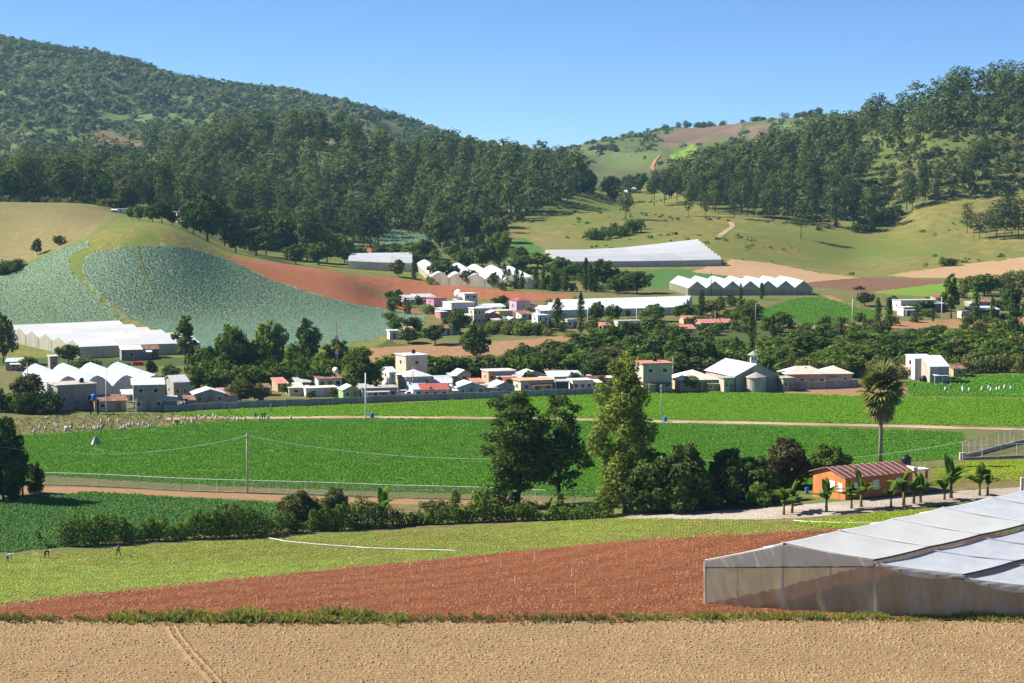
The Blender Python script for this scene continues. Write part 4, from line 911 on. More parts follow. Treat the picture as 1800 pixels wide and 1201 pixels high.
# shrubs in the gardens and on the banks of the upper village
for i in range(120):
    x = random.uniform(675, 1330); rr = np.interp(x, [675, 900, 1100, 1330], [572, 575, 568, 575]) + random.uniform(-38, 22)
    if x < 1000 and rr < 530: rr += 40
    m = random.choice(('l_mid', 'l_dark', 'l_olive', 'l_light')); hp = random.uniform(7, 20)
    tree_px('bush%d' % (i % 5), x, rr, hp, random.uniform(14, 32), 585, name='yard_shrub', mat=m, label='%s %s shrub in the upper village, %s' % ('low' if hp < 13 else 'tall', TONE[m], where(x, UPV)), cat='bush', group='shrubs of the upper village')
for i in range(26):
    tree_px('bush%d' % (i % 5), random.uniform(855, 965), random.uniform(578, 592), random.uniform(14, 22), random.uniform(16, 24), 590, name='reed_clump', mat='l_reed', crown='foliage', label='%s pale reed clump below the yellow porch house' % ('narrow', 'broad', 'ragged', 'short', 'tall')[i % 5], cat='reeds', group='reeds below the upper village')
for i in range(70):
    x = random.uniform(1230, 1810); rr = random.uniform(536, 590) if x > 1540 or x < 1330 else random.uniform(566, 592)
    m = random.choice(('l_mid', 'l_dark', 'l_olive')); hp = random.uniform(8, 20)
    tree_px('bush%d' % (i % 5), x, rr, hp, random.uniform(16, 34), 560, name='bank_shrub', mat=m, label='%s %s shrub around the farm, %s' % ('low' if hp < 14 else 'tall', TONE[m], where(x, FRM)), cat='bush', group='shrubs around the farm')
for i in range(60):
    x = random.uniform(860, 1100); rr = random.uniform(478, 514); m = random.choice(('l_mid', 'l_dark', 'l_dark'))
    tree_px('bush%d' % (i % 5), x, rr, random.uniform(8, 18), random.uniform(16, 30), 760, name='lane_shrub', mat=m, label='%s shrub %s, %s' % (TONE[m], 'behind the poplar line' if rr < 500 else 'at the foot of the poplar line', where(x, [(900, 'left end'), (940, 'left part'), (980, 'middle'), (1020, 'right part'), (1060, 'by the tall pair'), (2500, 'by the umbrella tree')])), cat='bush', group='shrubs between the greenhouses')
for i in range(40):
    x = random.uniform(590, 960); rr = np.interp(x, [590, 760, 960], [462, 458, 470]) + random.uniform(-14, 8)
    tree_px(('bush%d' % (i % 5)) if i % 3 else 'broad%d' % (i % 4), x, rr, random.uniform(10, 28), random.uniform(18, 36), 930, name='foot_shrub', mat=random.choice(('l_mid', 'l_dark', 'l_dark', 'l_light')), label='leafy shrub at the foot of the middle hill, %s' % where(x, [(630, 'by the red bank'), (680, 'left of the pale patch'), (730, 'below the pale patch'), (780, 'right of the pale patch'), (840, 'left of the spreading tree'), (900, 'by the spreading tree'), (2500, 'by the small green patch')]), cat='bush', group='shrubs at the foot of the middle hill')
for i in range(44):
    x = random.uniform(1020, 1260); y_ = random.uniform(1330, 1700)
    put('pine%d' % (i % 5) if i % 3 else 'broad%d' % (i % 4), at(x, y_), random.uniform(7, 17), None, 'gap_tree', 'l_pine', label='%s in the gap between the hills, %s %s' % ('pine' if i % 3 else 'rounded tree', 'nearer,' if y_ < 1500 else 'farther off,', where(x, [(1060, 'left end'), (1100, 'by the blue roofed house'), (1140, 'by the white house'), (1180, 'right of the white house'), (1220, 'near the right wood'), (2500, 'at the right wood edge')])), cat='tree', group='trees of the gap')

for k, (uc, yc, n, lab) in enumerate([(1243, 2840, 26, 'on the crest of the distant hill'), (1112, 2700, 18, 'on the left flank of the distant hill'), (1062, 2450, 22, 'low on the left of the distant hill'), (1330, 2860, 12, 'beside the dry ridge of the distant hill'), (1420, 2800, 24, 'on the right of the distant hill'), (1150, 2350, 14, 'below the distant road'), (1290, 2350, 16, 'behind the right wood')]):
    for i in range(n):
        p_ = at(uc + rng.normal() * 16, yc + rng.normal() * 35); hh = 5 + 6 * rng.random()
        put('broad%d' % (i % 4) if i % 2 else 'pine%d' % (i % 5), p_, hh, hh * .95, 'copse_tree', 'l_pine_far', label='tree of the dark copse %s' % lab, cat='tree', group='copse %s' % lab)
YRD = [(380, 'left of the garden trees'), (440, 'beside the garden trees'), (520, 'beside the tan roofed shed'), (590, 'left of the green walled house'), (650, 'by the white pole'), (700, 'left of the white cars'), (760, 'by the red roofed shed'), (820, 'by the left grey shed'), (880, 'by the right grey shed'), (940, 'by the orange trimmed bungalow'), (1010, 'by the dark open shed'), (1080, 'by the maroon roof'), (1200, 'by the salmon roofed house'), (1300, 'by the large hall'), (2500, 'by the peach bungalow')]
for i in range(52):
    x = random.uniform(325, 1380); rr = np.interp(x, [325, 700, 1000, 1380], [708, 696, 686, 682]) + random.uniform(-10, 6); hp = random.uniform(10, 30); m = random.choice(('l_mid', 'l_dark', 'l_olive', 'l_light'))
    tree_px(('broad%d' % (i % 4)) if i % 3 else 'col%d' % (i % 3), x, rr, hp, hp * (random.uniform(.7, 1.2) if i % 3 else .32), 455, name='yard_tree', mat=m if i % 3 else 'l_cypress', label='%s %s tree %s' % ('small' if hp < 20 else 'tall', TONE[m] if i % 3 else 'narrow', where(x, YRD)), cat='tree', group='trees in the village yards')
# ------------------------------------------------------------------ buildings
for n, c, d in (('w_cream', (.62, .53, .40), (.40, .33, .24)), ('w_white', (.74, .72, .68), (.50, .47, .42)), ('w_block', (.36, .33, .29), (.24, .21, .18)), ('w_tan', (.50, .38, .25), (.33, .24, .15)), ('w_pink', (.62, .27, .40), (.45, .2, .28)),
                ('w_lilac', (.52, .40, .52), (.4, .3, .4)), ('w_red', (.55, .20, .16), (.4, .15, .12)), ('w_yellow', (.66, .48, .18), (.5, .36, .15)), ('w_orange', (.56, .20, .065), (.42, .15, .06)), ('w_peach', (.66, .40, .25), (.48, .3, .2)),
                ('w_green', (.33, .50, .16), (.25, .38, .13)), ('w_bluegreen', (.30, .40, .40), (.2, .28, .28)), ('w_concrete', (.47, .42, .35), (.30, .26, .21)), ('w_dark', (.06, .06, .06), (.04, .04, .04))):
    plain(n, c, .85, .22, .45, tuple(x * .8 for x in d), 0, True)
plain('zinc', (.55, .57, .60), .45, .18, .5, (.40, .38, .35), .0, False)
plain('zinc_white', (.72, .74, .76), .5, .12, .5, (.5, .48, .45))
plain('zinc_blue', (.55, .66, .80), .5, .12, .5, (.5, .52, .55))
plain('roof_red', (.46, .10, .075), .6, .3, .6, (.33, .14, .1))
plain('roof_rust', (.26, .12, .085), .75, .35, .5, (.40, .28, .22))
plain('roof_salmon', (.62, .25, .19), .7, .2, .6, (.5, .3, .24))
plain('roof_maroon', (.17, .055, .05), .6, .3, .5, (.25, .12, .1))
plain('roof_green', (.30, .46, .24), .6, .2, .5)
plain('roof_cream', (.72, .66, .55), .8, .15, .5, (.5, .45, .36))
plain('slab', (.45, .42, .38), .9, .3, .6, (.2, .18, .15))
plain('metal', (.5, .51, .52), .5, .15, 2)
plain('wood', (.28, .19, .11), .85, .35, 2)
plain('white_paint', (.78, .78, .76), .5, .1, 1)
plain('blue_plastic', (.03, .16, .50), .4, .1, 1)
plain('black_plastic', (.018, .018, .02), .45, .2, 1)
plain('red_plastic', (.6, .04, .05), .4, .1, 1)
m_, nt_g, bs_g, o_g = new_mat('glass'); bs_g.inputs['Base Color'].default_value = (.02, .025, .03, 1); bs_g.inputs['Roughness'].default_value = .12; MATS['glass'] = m_
def window(par, M, x, z, w, h, y=0, frame='white_paint', pane='glass'):
    """frame proud of the wall, pane set back inside it"""
    t = .09
    f = MB()
    for b in ((x - w / 2, x + w / 2, z, z + t), (x - w / 2, x + w / 2, z + h - t, z + h), (x - w / 2, x - w / 2 + t, z + t, z + h - t), (x + w / 2 - t, x + w / 2, z + t, z + h - t)):
        f.box(b[0], b[1], y - .07, y + .03, b[2], b[3])
    fo = ob('window', f.mesh('window', MATS[frame]), par); fo.matrix_local = M
    ob('pane', MB().box(x - w / 2 + t * .9, x + w / 2 - t * .9, y - .025, y + .02, z + t * .9, z + h - t * .9).mesh('pane', MATS[pane]), fo)
    return fo
def door_part(par, M, x, w, h, y=0, mat='wood', z=0):
    d = ob('door', MB().box(x - w / 2, x + w / 2, y - .05, y + .03, z, z + h).mesh('door', MATS[mat]), par); d.matrix_local = M
    hnd = ob('handle', MB().box(x + w * .32, x + w * .38, y - .1, y - .05, z + h * .45, z + h * .5).mesh('handle', MATS['metal']), d)
def roof_mesh(kind, w, d, z, rise, oh, t=.14):
    m = MB(); x0, x1, y0, y1 = -w / 2 - oh, w / 2 + oh, -d / 2 - oh, d / 2 + oh
    if kind == 'flat': m.box(x0, x1, y0, y1, z, z + .22)
    elif kind == 'shed': m.slab([(x0, y0, z), (x1, y0, z), (x1, y1, z + rise), (x0, y1, z + rise)], t)
    elif kind == 'shedx': m.slab([(x0, y0, z), (x1, y0, z + rise), (x1, y1, z + rise), (x0, y1, z)], t)
    elif kind == 'gablex':      # ridge along x
        m.slab([(x0, y0, z - .1), (x1, y0, z - .1), (x1, 0, z + rise), (x0, 0, z + rise)], t); m.slab([(x0, 0, z + rise), (x1, 0, z + rise), (x1, y1, z - .1), (x0, y1, z - .1)], t)
    elif kind == 'gabley':
        m.slab([(x0, y0, z - .1), (0, y0, z + rise), (0, y1, z + rise), (x0, y1, z - .1)], t); m.slab([(0, y0, z + rise), (x1, y0, z - .1), (x1, y1, z - .1), (0, y1, z + rise)], t)
    elif kind == 'hip':
        k = min(w, d) / 2 * .98; a = (x0 + k, 0, z + rise) if w > d else (0, y0 + k, z + rise); b = (x1 - k, 0, z + rise) if w > d else (0, y1 - k, z + rise)
        c = [(x0, y0, z), (x1, y0, z), (x1, y1, z), (x0, y1, z)]
        if w > d:
            m.poly([c[0], c[1], b, a]); m.poly([c[1], c[2], b]); m.poly([c[2], c[3], a, b]); m.poly([c[3], c[0], a])
        else:
            m.poly([c[0], c[1], a]); m.poly([c[1], c[2], b, a]); m.poly([c[2], c[3], b]); m.poly([c[3], c[0], a, b])
        m.poly([c[3], c[2], c[1], c[0]])
    return m
def gable_fill(w, d, z, rise, kind):
    m = MB()
    if kind == 'gablex':
        for x in (-w / 2, w / 2 - .12): m.slab([(x + .12, -d / 2, z), (x + .12, d / 2, z), (x + .12, 0, z + rise - .05), ], 0) if False else None
        for s in (-1, 1):
            xa, xb = (s * (w / 2 - .14), s * w / 2); A = [(xa, -d / 2, z), (xa, d / 2, z), (xa, 0, z + rise - .08)]; B = [(xb, p[1], p[2]) for p in A]
            m.poly(A); m.poly(B); [m.poly([A[i], A[(i + 1) % 3], B[(i + 1) % 3], B[i]]) for i in range(3)]
    else:
        for s in (-1, 1):
            ya, yb = (s * (d / 2 - .14), s * d / 2); A = [(-w / 2, ya, z), (w / 2, ya, z), (0, ya, z + rise - .08)]; B = [(p[0], yb, p[2]) for p in A]
            m.poly(A); m.poly(B); [m.poly([A[i], A[(i + 1) % 3], B[(i + 1) % 3], B[i]]) for i in range(3)]
    return m
TANKP = [(.02, 0), (.55, .02), (.58, .12), (.55, .25), (.58, .45), (.55, .65), (.58, .85), (.5, 1.0), (.25, 1.12), (.12, 1.14), (.02, 1.16)]
def tank(label, pos, s=1.0, mat='black_plastic', group=None):
    o = MB().lathe([(r * s, z * s) for r, z in TANKP]).ob('water_tank', MATS[mat], smooth=True, loc=pos, label=label, cat='water tank', group=group)
    ob('lid', MB().lathe([(.2 * s, 1.14 * s), (.2 * s, 1.2 * s), (.05 * s, 1.24 * s)]).mesh('lid', MATS[mat]), o)
    return o
HOUSES = {}
def house(key, label, u, row, w, h, d=6.0, yaw=22, wall='w_cream', roof='gablex', rmat='zinc', rise=1.2, oh=.3, fw=2, lw=1, door=1, ymin=440, y=None, name='house', side=None, frame='white_paint', pane='glass', storeys=1, cat='house'):
    p = at(u, y) if y else P(u, row, ymin); s = S(p.y); a = R(yaw)
    W = max(1.6, (w / s - d * abs(math.sin(a))) / math.cos(a)); H = h / s
    c = p + Vector((0, d / 2 * math.cos(a) + W / 2 * abs(math.sin(a)) * .6, 0)); c.z = float(zxy(c.x, c.y)); c.z = min(c.z, p.z)
    o = ob(name, None, None, c, a, label=label, cat=cat); o.empty_display_size = .5
    H = max(1.9, H - (rise if roof in ('gablex', 'gabley', 'hip', 'shed', 'shedx') else .22))
    ob('wall', MB().box(-W / 2, W / 2, -d / 2, d / 2, -1.0, H).mesh('wall', MATS[wall]), o)
    if roof in ('gablex', 'gabley') and rise: ob('gable', gable_fill(W, d, H - .01, rise, roof).mesh('gable', MATS[wall]), o)
    if roof in ('shed', 'shedx'):
        m = MB(); v = [(-W / 2, -d / 2, H), (W / 2, -d / 2, H), (W / 2, d / 2, H), (-W / 2, d / 2, H)]
        top = [(x, yy, H + rise * ((yy + d / 2) / d if roof == 'shed' else (x + W / 2) / W) - .16) for x, yy, z in v]
        m.poly(top); [m.poly([v[i], v[(i + 1) % 4], top[(i + 1) % 4], top[i]]) for i in range(4)]
        ob('upper_wall', m.mesh('upper_wall', MATS[wall]), o)
    r = ob('roof', roof_mesh(roof, W, d, H, rise, oh).mesh('roof', MATS[rmat]), o)
    if rmat.startswith(('zinc', 'roof_r', 'roof_m', 'roof_s')) and roof in ('gablex', 'shed', 'gabley'):    # sheet seams
        n = max(2, int(W / 1.1)); m = MB()
        for i in range(1, n):
            x = -W / 2 - oh + (W + 2 * oh) * i / n
            if roof == 'gablex': m.slab([(x - .04, -d / 2 - oh, H - .05), (x + .04, -d / 2 - oh, H - .05), (x + .04, -.02, H + rise + .05), (x - .04, -.02, H + rise + .05)], .06)
            elif roof == 'shed': m.slab([(x - .04, -d / 2 - oh, H + .05), (x + .04, -d / 2 - oh, H + .05), (x + .04, d / 2 + oh, H + rise + .05), (x - .04, d / 2 + oh, H + rise + .05)], .06)
        if m.v: ob('roof_seam', m.mesh('roof_seam', MATS['zinc' if rmat.startswith('zinc') else 'roof_rust']), r, kind='stuff')
    Mf = Matrix.Translation((0, -d / 2, 0)); Ml = Matrix.Translation((-W / 2, 0, 0)) @ Matrix.Rotation(-math.pi / 2, 4, 'Z')
    st = H / storeys
    wh = min(1.15, st * .42); ww = min(1.2, W / (fw + door + 1) * .8) if fw + door else 1
    for k in range(storeys):
        n = fw + (door if k == 0 else 0)
        for i in range(n):
            x = -W / 2 + W * (i + .5) / n
            if k == 0 and door and i == n // 2: door_part(o, Mf, x, min(.95, W / n * .7), min(2.05, st * .82))
            else: window(o, Mf, x, k * st + st * .36, ww, wh, 0, frame, pane)
        for i in range(lw): window(o, Ml, -d / 2 + d * (i + .5) / lw, k * st + st * .36, min(1.1, d / lw * .5), wh, 0, frame, pane)
    hr_ = random.Random(key); k = hr_.random()
    if k < .45 and W > 3:      # lean-to with its own sheet roof
        aw = min(3.2, W * .5); x0 = W / 2 if k < .25 else -W / 2 - aw; ah = min(2.3, H * .8); am = hr_.choice(('zinc', 'roof_rust', 'zinc_white', 'roof_cream'))
        an = ob('annex', MB().box(x0 + .02, x0 + aw - .02, -d / 2 + .6, d / 2 - .5, -.8, ah).mesh('annex', MATS[hr_.choice((wall, 'w_block', 'w_tan'))]), o)
        ob('annex_roof', MB().slab([(x0 - .05, -d / 2 + .2, ah + .02), (x0 + aw + .2, -d / 2 + .2, ah + .02), (x0 + aw + .2, d / 2 - .3, ah + .45), (x0 - .05, d / 2 - .3, ah + .45)], .1).mesh('annex_roof', MATS[am]), an)
    elif k < .75 and W > 3.4:   # front porch on posts
        pw = W * hr_.uniform(.45, .95); ph = min(2.35, H * .85); px = -W / 2 + pw / 2 + (W - pw) * hr_.random(); pr = ob('porch', MB().slab([(px - pw / 2, -d / 2 - 1.7, ph - .25), (px + pw / 2, -d / 2 - 1.7, ph - .25), (px + pw / 2, -d / 2 - .01, ph + .1), (px - pw / 2, -d / 2 - .01, ph + .1)], .1).mesh('porch', MATS[hr_.choice(('zinc', 'roof_rust', 'zinc_white', rmat))]), o)
        for x in (px - pw / 2 + .15, px, px + pw / 2 - .15): ob('porch_post', MB().box(x - .07, x + .07, -d / 2 - 1.6, -d / 2 - 1.46, -.6, ph - .3).mesh('porch_post', MATS['w_white']), pr)
    HOUSES[key] = (o, W, d, H, rise); return o
def rooftop(key, label, x, y, s=1.0, mat='black_plastic', group=None):
    o, W, d, H, rise = HOUSES[key]; p = Matrix.Translation(o.location) @ Matrix.Rotation(o.rotation_euler.z, 4, 'Z') @ Vector((x * W / 2, y * d / 2, H + .22))
    return tank(label, p, s, mat, group)
H_ = house
# lower village, from left to right
H_('blk', 'grey block house with flat roof left of the ridged greenhouse front', 118, 722, 92, 46, 8, 30, 'w_block', 'flat', 'slab', 0, .3, 2, 0, 1)
rooftop('blk', 'black water tank on the flat roofed grey block house', .45, -.3, .95)
H_('tan', 'low tan shed with rusty red roof left of the porch house', 188, 724, 66, 26, 5, 18, 'w_tan', 'shed', 'roof_rust', .9, .3, 1, 0, 1, name='shed', cat='shed')
H_('porch', 'two storey grey house with open upper porch and pale roof', 255, 724, 62, 54, 7, 12, 'w_block', 'shed', 'zinc_white', .8, .5, 2, 1, 1, storeys=2)
H_('porchwing', 'grey gabled wing behind the two storey porch house', 305, 712, 52, 42, 9, 24, 'w_block', 'gablex', 'zinc', 1.2, .3, 2, 1, 0, ymin=470)
H_('lowgable', 'low grey house with pale gabled roof behind the block wall', 362, 714, 64, 30, 6, 16, 'w_block', 'gabley', 'zinc_white', 1.1, .4, 2, 0, 1, ymin=455)
H_('greenroof', 'small white hut with pale green roof left of the garden trees', 380, 690, 38, 24, 5, 28, 'w_white', 'gablex', 'roof_green', 1.2, .3, 1, 1, 0, ymin=500, name='hut', cat='hut')
H_('bluelong', 'long pale blue roofed shed behind the garden trees', 440, 690, 50, 22, 5, 14, 'w_white', 'shed', 'zinc_blue', .8, .3, 2, 0, 1, ymin=500, name='shed', cat='shed')
H_('redshed', 'small shed with red roof in the middle of the village gardens', 490, 694, 32, 22, 5, 24, 'w_tan', 'shed', 'roof_salmon', 1.0, .3, 1, 0, 0, ymin=490, name='shed', cat='shed')
H_('tanroof', 'flat tan roofed shed right of the small red roofed one', 516, 698, 34, 20, 5, 15, 'w_cream', 'shed', 'roof_cream', .7, .3, 1, 0, 0, ymin=480, name='shed', cat='shed')
H_('rust2', 'shed with rust streaked roof above the white low wall', 572, 690, 56, 26, 6, 22, 'w_white', 'shed', 'roof_rust', .9, .3, 2, 0, 1, ymin=495, name='shed', cat='shed')
H_('white2', 'low white building with flat roof left of the green and blue house', 560, 700, 66, 16, 5, 18, 'w_white', 'flat', 'roof_cream', 0, .2, 2, 0, 0, ymin=478)
H_('bluegreen', 'small green walled house with blue grey roof by the block wall', 612, 704, 40, 26, 5, 18, 'w_green', 'gabley', 'zinc_blue', 1.0, .3, 1, 0, 1, ymin=465)
H_('flatgrey', 'low flat roofed grey house right of the white pole', 662, 704, 72, 22, 6, 14, 'w_concrete', 'flat', 'slab', 0, .35, 3, 0, 1, ymin=465)
rooftop('flatgrey', 'black water tank on the low flat roofed grey house', -.1, 0, .9)
H_('cream2', 'tall cream two storey house with white slab roof and side windows', 722, 676, 58, 52, 7, 26, 'w_cream', 'flat', 'zinc_white', 0, .25, 1, 1, 1, ymin=505, storeys=2)
rooftop('cream2', 'black water tank on the roof of the tall cream house', .3, .2, .9)
H_('creamlow', 'cream lower wing with pale hipped roof in front of the tall cream house', 727, 690, 64, 36, 7, 22, 'w_cream', 'hip', 'zinc_white', 1.4, .4, 2, 1, 1, ymin=490)
H_('white3', 'narrow white two storey house left of the tall cream house', 682, 694, 24, 42, 6, 22, 'w_white', 'gablex', 'zinc_white', 1.0, .3, 1, 1, 1, ymin=490, storeys=2)
H_('redlong', 'long low shed with bright red roof', 762, 700, 54, 22, 5, 10, 'w_white', 'shed', 'roof_red', 1.0, .3, 3, 0, 0, ymin=470, name='shed', cat='shed')
H_('bluewhite', 'small white shed with pale blue roof left of the red roofed shed', 730, 700, 28, 22, 5, 16, 'w_white', 'shed', 'zinc_blue', .9, .3, 1, 0, 0, ymin=472, name='shed', cat='shed')
H_('creamgable', 'small cream house with gabled roof in front of the gully', 810, 674, 34, 24, 5, 22, 'w_cream', 'gabley', 'zinc', 1.1, .3, 1, 0, 0, ymin=510)
H_('zinc1', 'grey shed with pale metal roof, left of two alike', 822, 698, 62, 26, 6, 18, 'w_bluegreen', 'gabley', 'zinc_blue', 1.1, .4, 2, 0, 1, ymin=470, name='shed', cat='shed')
H_('zinc2', 'grey shed with pale metal roof, right of two alike', 880, 695, 50, 24, 6, 18, 'w_bluegreen', 'gabley', 'zinc', 1.1, .4, 2, 0, 0, ymin=472, name='shed', cat='shed')
H_('pinkroof', 'cream house with red porch roof at the foot of the gully', 876, 676, 60, 24, 6, 18, 'w_peach', 'flat', 'zinc_white', 0, .3, 3, 1, 1, ymin=505)
H_('redlow', 'small shed with scarlet roof before the cream house', 898, 684, 28, 16, 4, 12, 'w_red', 'shed', 'roof_red', .8, .3, 1, 0, 0, ymin=490, name='shed', cat='shed')
H_('greengable', 'pale green house with shallow metal gable', 932, 674, 54, 22, 6, 18, 'w_bluegreen', 'gabley', 'zinc_white', 1.0, .3, 2, 0, 0, ymin=505)
H_('bluelong2', 'long shed with pale blue metal roof right of the pale green house', 992, 676, 64, 20, 6, 12, 'w_cream', 'shed', 'zinc_blue', .9, .3, 3, 0, 0, ymin=500, name='shed', cat='shed')
H_('orangetrim', 'cream bungalow with orange trim under a flat roof', 938, 692, 72, 24, 6, 18, 'w_cream', 'flat', 'w_peach', 0, .4, 2, 1, 1, ymin=475)
H_('darkshed', 'dark open shed right of the orange trimmed bungalow', 986, 692, 28, 22, 5, 8, 'w_dark', 'flat', 'zinc', 0, .2, 0, 0, 0, ymin=475, name='shed', cat='shed')
H_('whitelow', 'white low annex beside the dark open shed', 1020, 690, 44, 22, 5, 14, 'w_white', 'flat', 'roof_cream', 0, .2, 2, 0, 1, ymin=480)
H_('maroonlow', 'shed with maroon roof behind the tall yellow green tree', 1052, 684, 44, 20, 5, 18, 'w_white', 'shed', 'roof_maroon', .9, .3, 2, 0, 0, ymin=490, name='shed', cat='shed')
H_('cream3', 'cream two storey house with salmon roof right of the tall tree', 1150, 690, 64, 52, 7, 14, 'w_cream', 'flat', 'roof_salmon', 0, .45, 2, 1, 1, ymin=480, storeys=2)
rooftop('cream3', 'black water tank on the salmon roofed two storey house', .2, .3, 1.0)
H_('hipcream', 'low tan house with wide cream hipped roof', 1222, 688, 84, 34, 10, 12, 'w_tan', 'hip', 'roof_cream', 2.0, .6, 2, 0, 1, ymin=480)
H_('hall', 'large grey hall with broad metal gable', 1310, 688, 118, 48, 17, 20, 'w_concrete', 'gabley', 'zinc', 2.8, .4, 0, 1, 0, ymin=478, name='hall', cat='hall')
def silo():
    p = P(1329, 689, 478); o = ob('tower', None, None, p, 0, label='squat round concrete tower against the front of the grey hall', cat='tower')
    ob('drum', MB().lathe([(2.35, -1), (2.35, 3.6)], sides=24).mesh('drum', MATS['w_concrete'], False), o)
    ob('roof', MB().lathe([(2.6, 3.6), (2.5, 3.8), (.1, 4.9)], sides=24).mesh('roof', MATS['slab'], False), o)
    p = P(1330, 676, 490) + Vector((0, 7, 0)); o = ob('lookout', None, None, (p.x, p.y, 0), 0, label='small white lookout with pale green peaked roof behind the hall', cat='lookout')
    ob('shaft', MB().box(-.8, .8, -.8, .8, -.5, 7.0).mesh('shaft', MATS['w_white']), o); ob('roof', MB().lathe([(1.7, 7.0), (.05, 8.1)], sides=8).mesh('roof', MATS['roof_green']), o)
    for k in (-.4, .4): window(o, Matrix.Translation((0, -.8, 0)), k, 5.6, .5, .9)
silo()
H_('bung', 'long peach bungalow with two cream hipped roofs', 1415, 682, 80, 36, 8, 8, 'w_peach', 'hip', 'roof_cream', 1.7, .5, 3, 1, 1, ymin=485)
H_('bung2', 'right wing of the peach bungalow with its own cream hipped roof', 1470, 680, 58, 34, 8, 8, 'w_peach', 'hip', 'roof_cream', 1.6, .5, 2, 0, 0, ymin=485)
rooftop('bung', 'black water tank on the peach bungalow roof', .1, -.2, 1.0)
H_('whitehouse', 'white house with red framed window and raised white gable', 1622, 668, 46, 42, 6, 12, 'w_white', 'shed', 'zinc_white', .6, .2, 1, 1, 0, ymin=480, frame='roof_red', storeys=2)
H_('whitewing', 'grey block wing with white sloped roof right of the white house', 1648, 674, 42, 46, 6, 10, 'w_concrete', 'shed', 'zinc_white', 2.4, .2, 1, 0, 0, ymin=480)
H_('redhut', 'rusty roofed hut right of the white house', 1684, 664, 28, 22, 5, 10, 'w_tan', 'shed', 'roof_rust', .9, .3, 1, 0, 0, ymin=485, name='hut', cat='hut')
H_('redhut2', 'red roofed lean-to left of the white house', 1588, 660, 22, 18, 4, 10, 'w_white', 'shed', 'roof_salmon', .7, .2, 1, 0, 0, ymin=500, name='hut', cat='hut')
H_('pinkhut', 'pink hut half hidden behind the palm crown', 1515, 662, 20, 18, 4, 10, 'w_pink', 'shed', 'roof_salmon', .7, .2, 1, 0, 0, ymin=500, name='hut', cat='hut')
# sheds and small houses between the larger ones of the lower village
for key, lab, u, r, w, h, d, yw, wl, rf, rm, rs, ym in [
 ('s1', 'low shed with rusty sheet roof right of the garden trees', 462, 700, 26, 15, 4, 14, 'w_tan', 'shed', 'roof_rust', .7, 480), ('s2', 'pale roofed shed behind the creeper pergola', 528, 690, 34, 16, 5, 20, 'w_block', 'shed', 'zinc', .8, 495),
 ('s3', 'white walled shed left of the small red roofed one', 470, 690, 20, 14, 4, 24, 'w_white', 'shed', 'zinc_white', .6, 500), ('s4', 'rust roofed hut behind the satellite dish', 590, 684, 36, 18, 5, 16, 'w_cream', 'gablex', 'roof_rust', .9, 500),
 ('s5', 'grey lean-to left of the low flat roofed grey house', 640, 696, 22, 18, 4, 18, 'w_block', 'shed', 'zinc', .7, 480), ('s6', 'small block hut between tall cream house and cream gabled house', 778, 684, 34, 15, 5, 16, 'w_block', 'shed', 'zinc', .7, 500),
 ('s7', 'pale tin roofed hut behind the long red roof', 775, 690, 40, 14, 5, 12, 'w_white', 'gablex', 'zinc_white', .8, 492), ('s8', 'peach hut right of the cream gabled house', 838, 686, 26, 16, 4, 20, 'w_peach', 'shed', 'roof_salmon', .7, 490),
 ('s9', 'tiny tin hut between the two alike grey sheds', 852, 696, 14, 14, 3, 14, 'w_tan', 'shed', 'roof_rust', .5, 475), ('s10', 'white hut right of the red porch roofed house', 914, 680, 22, 18, 5, 20, 'w_white', 'shed', 'zinc', .7, 498),
 ('s11', 'tan hut behind the orange trimmed bungalow', 960, 682, 30, 14, 5, 14, 'w_tan', 'gablex', 'roof_cream', .8, 495), ('s12', 'grey tin shed left of the maroon roofed one', 1034, 680, 26, 14, 5, 16, 'w_block', 'shed', 'zinc', .7, 500),
 ('s13', 'white shed with flat pale roof right of the maroon roofed one', 1078, 682, 36, 18, 5, 14, 'w_white', 'flat', 'roof_cream', 0, 492), ('s14', 'tin roofed shed partly behind the tall yellow green tree', 1104, 690, 34, 18, 5, 12, 'w_block', 'shed', 'zinc_white', .7, 482),
 ('s15', 'low annex hut with green tin roof left of the large hall', 1252, 688, 24, 16, 4, 10, 'w_tan', 'shed', 'roof_green', .6, 482), ('s16', 'concrete store right of the round tower', 1382, 688, 26, 24, 5, 12, 'w_concrete', 'flat', 'slab', 0, 480),
 ('s17', 'concrete store at the left front corner of the large hall', 1278, 690, 26, 26, 5, 12, 'w_concrete', 'flat', 'slab', 0, 478), ('s18', 'rusty hut behind the long block wall left of the gabled grey house', 330, 718, 24, 18, 4, 14, 'w_tan', 'shed', 'roof_rust', .7, 450),
 ('s19', 'salmon roofed shed right of the gabled grey house', 392, 706, 28, 15, 4, 18, 'w_tan', 'shed', 'roof_salmon', .7, 470), ('s20', 'tin roofed shed in front of the bluish greenhouse right end', 222, 708, 28, 20, 4, 20, 'w_white', 'shed', 'zinc_white', .8, 462)]:
    H_(key, lab, u, r, w, h, d, yw, wl, rf, rm, rs, .3, 1, 0, 1, ymin=ym, name='hut' if 'hut' in lab else 'shed', cat='hut' if 'hut' in lab else 'shed')
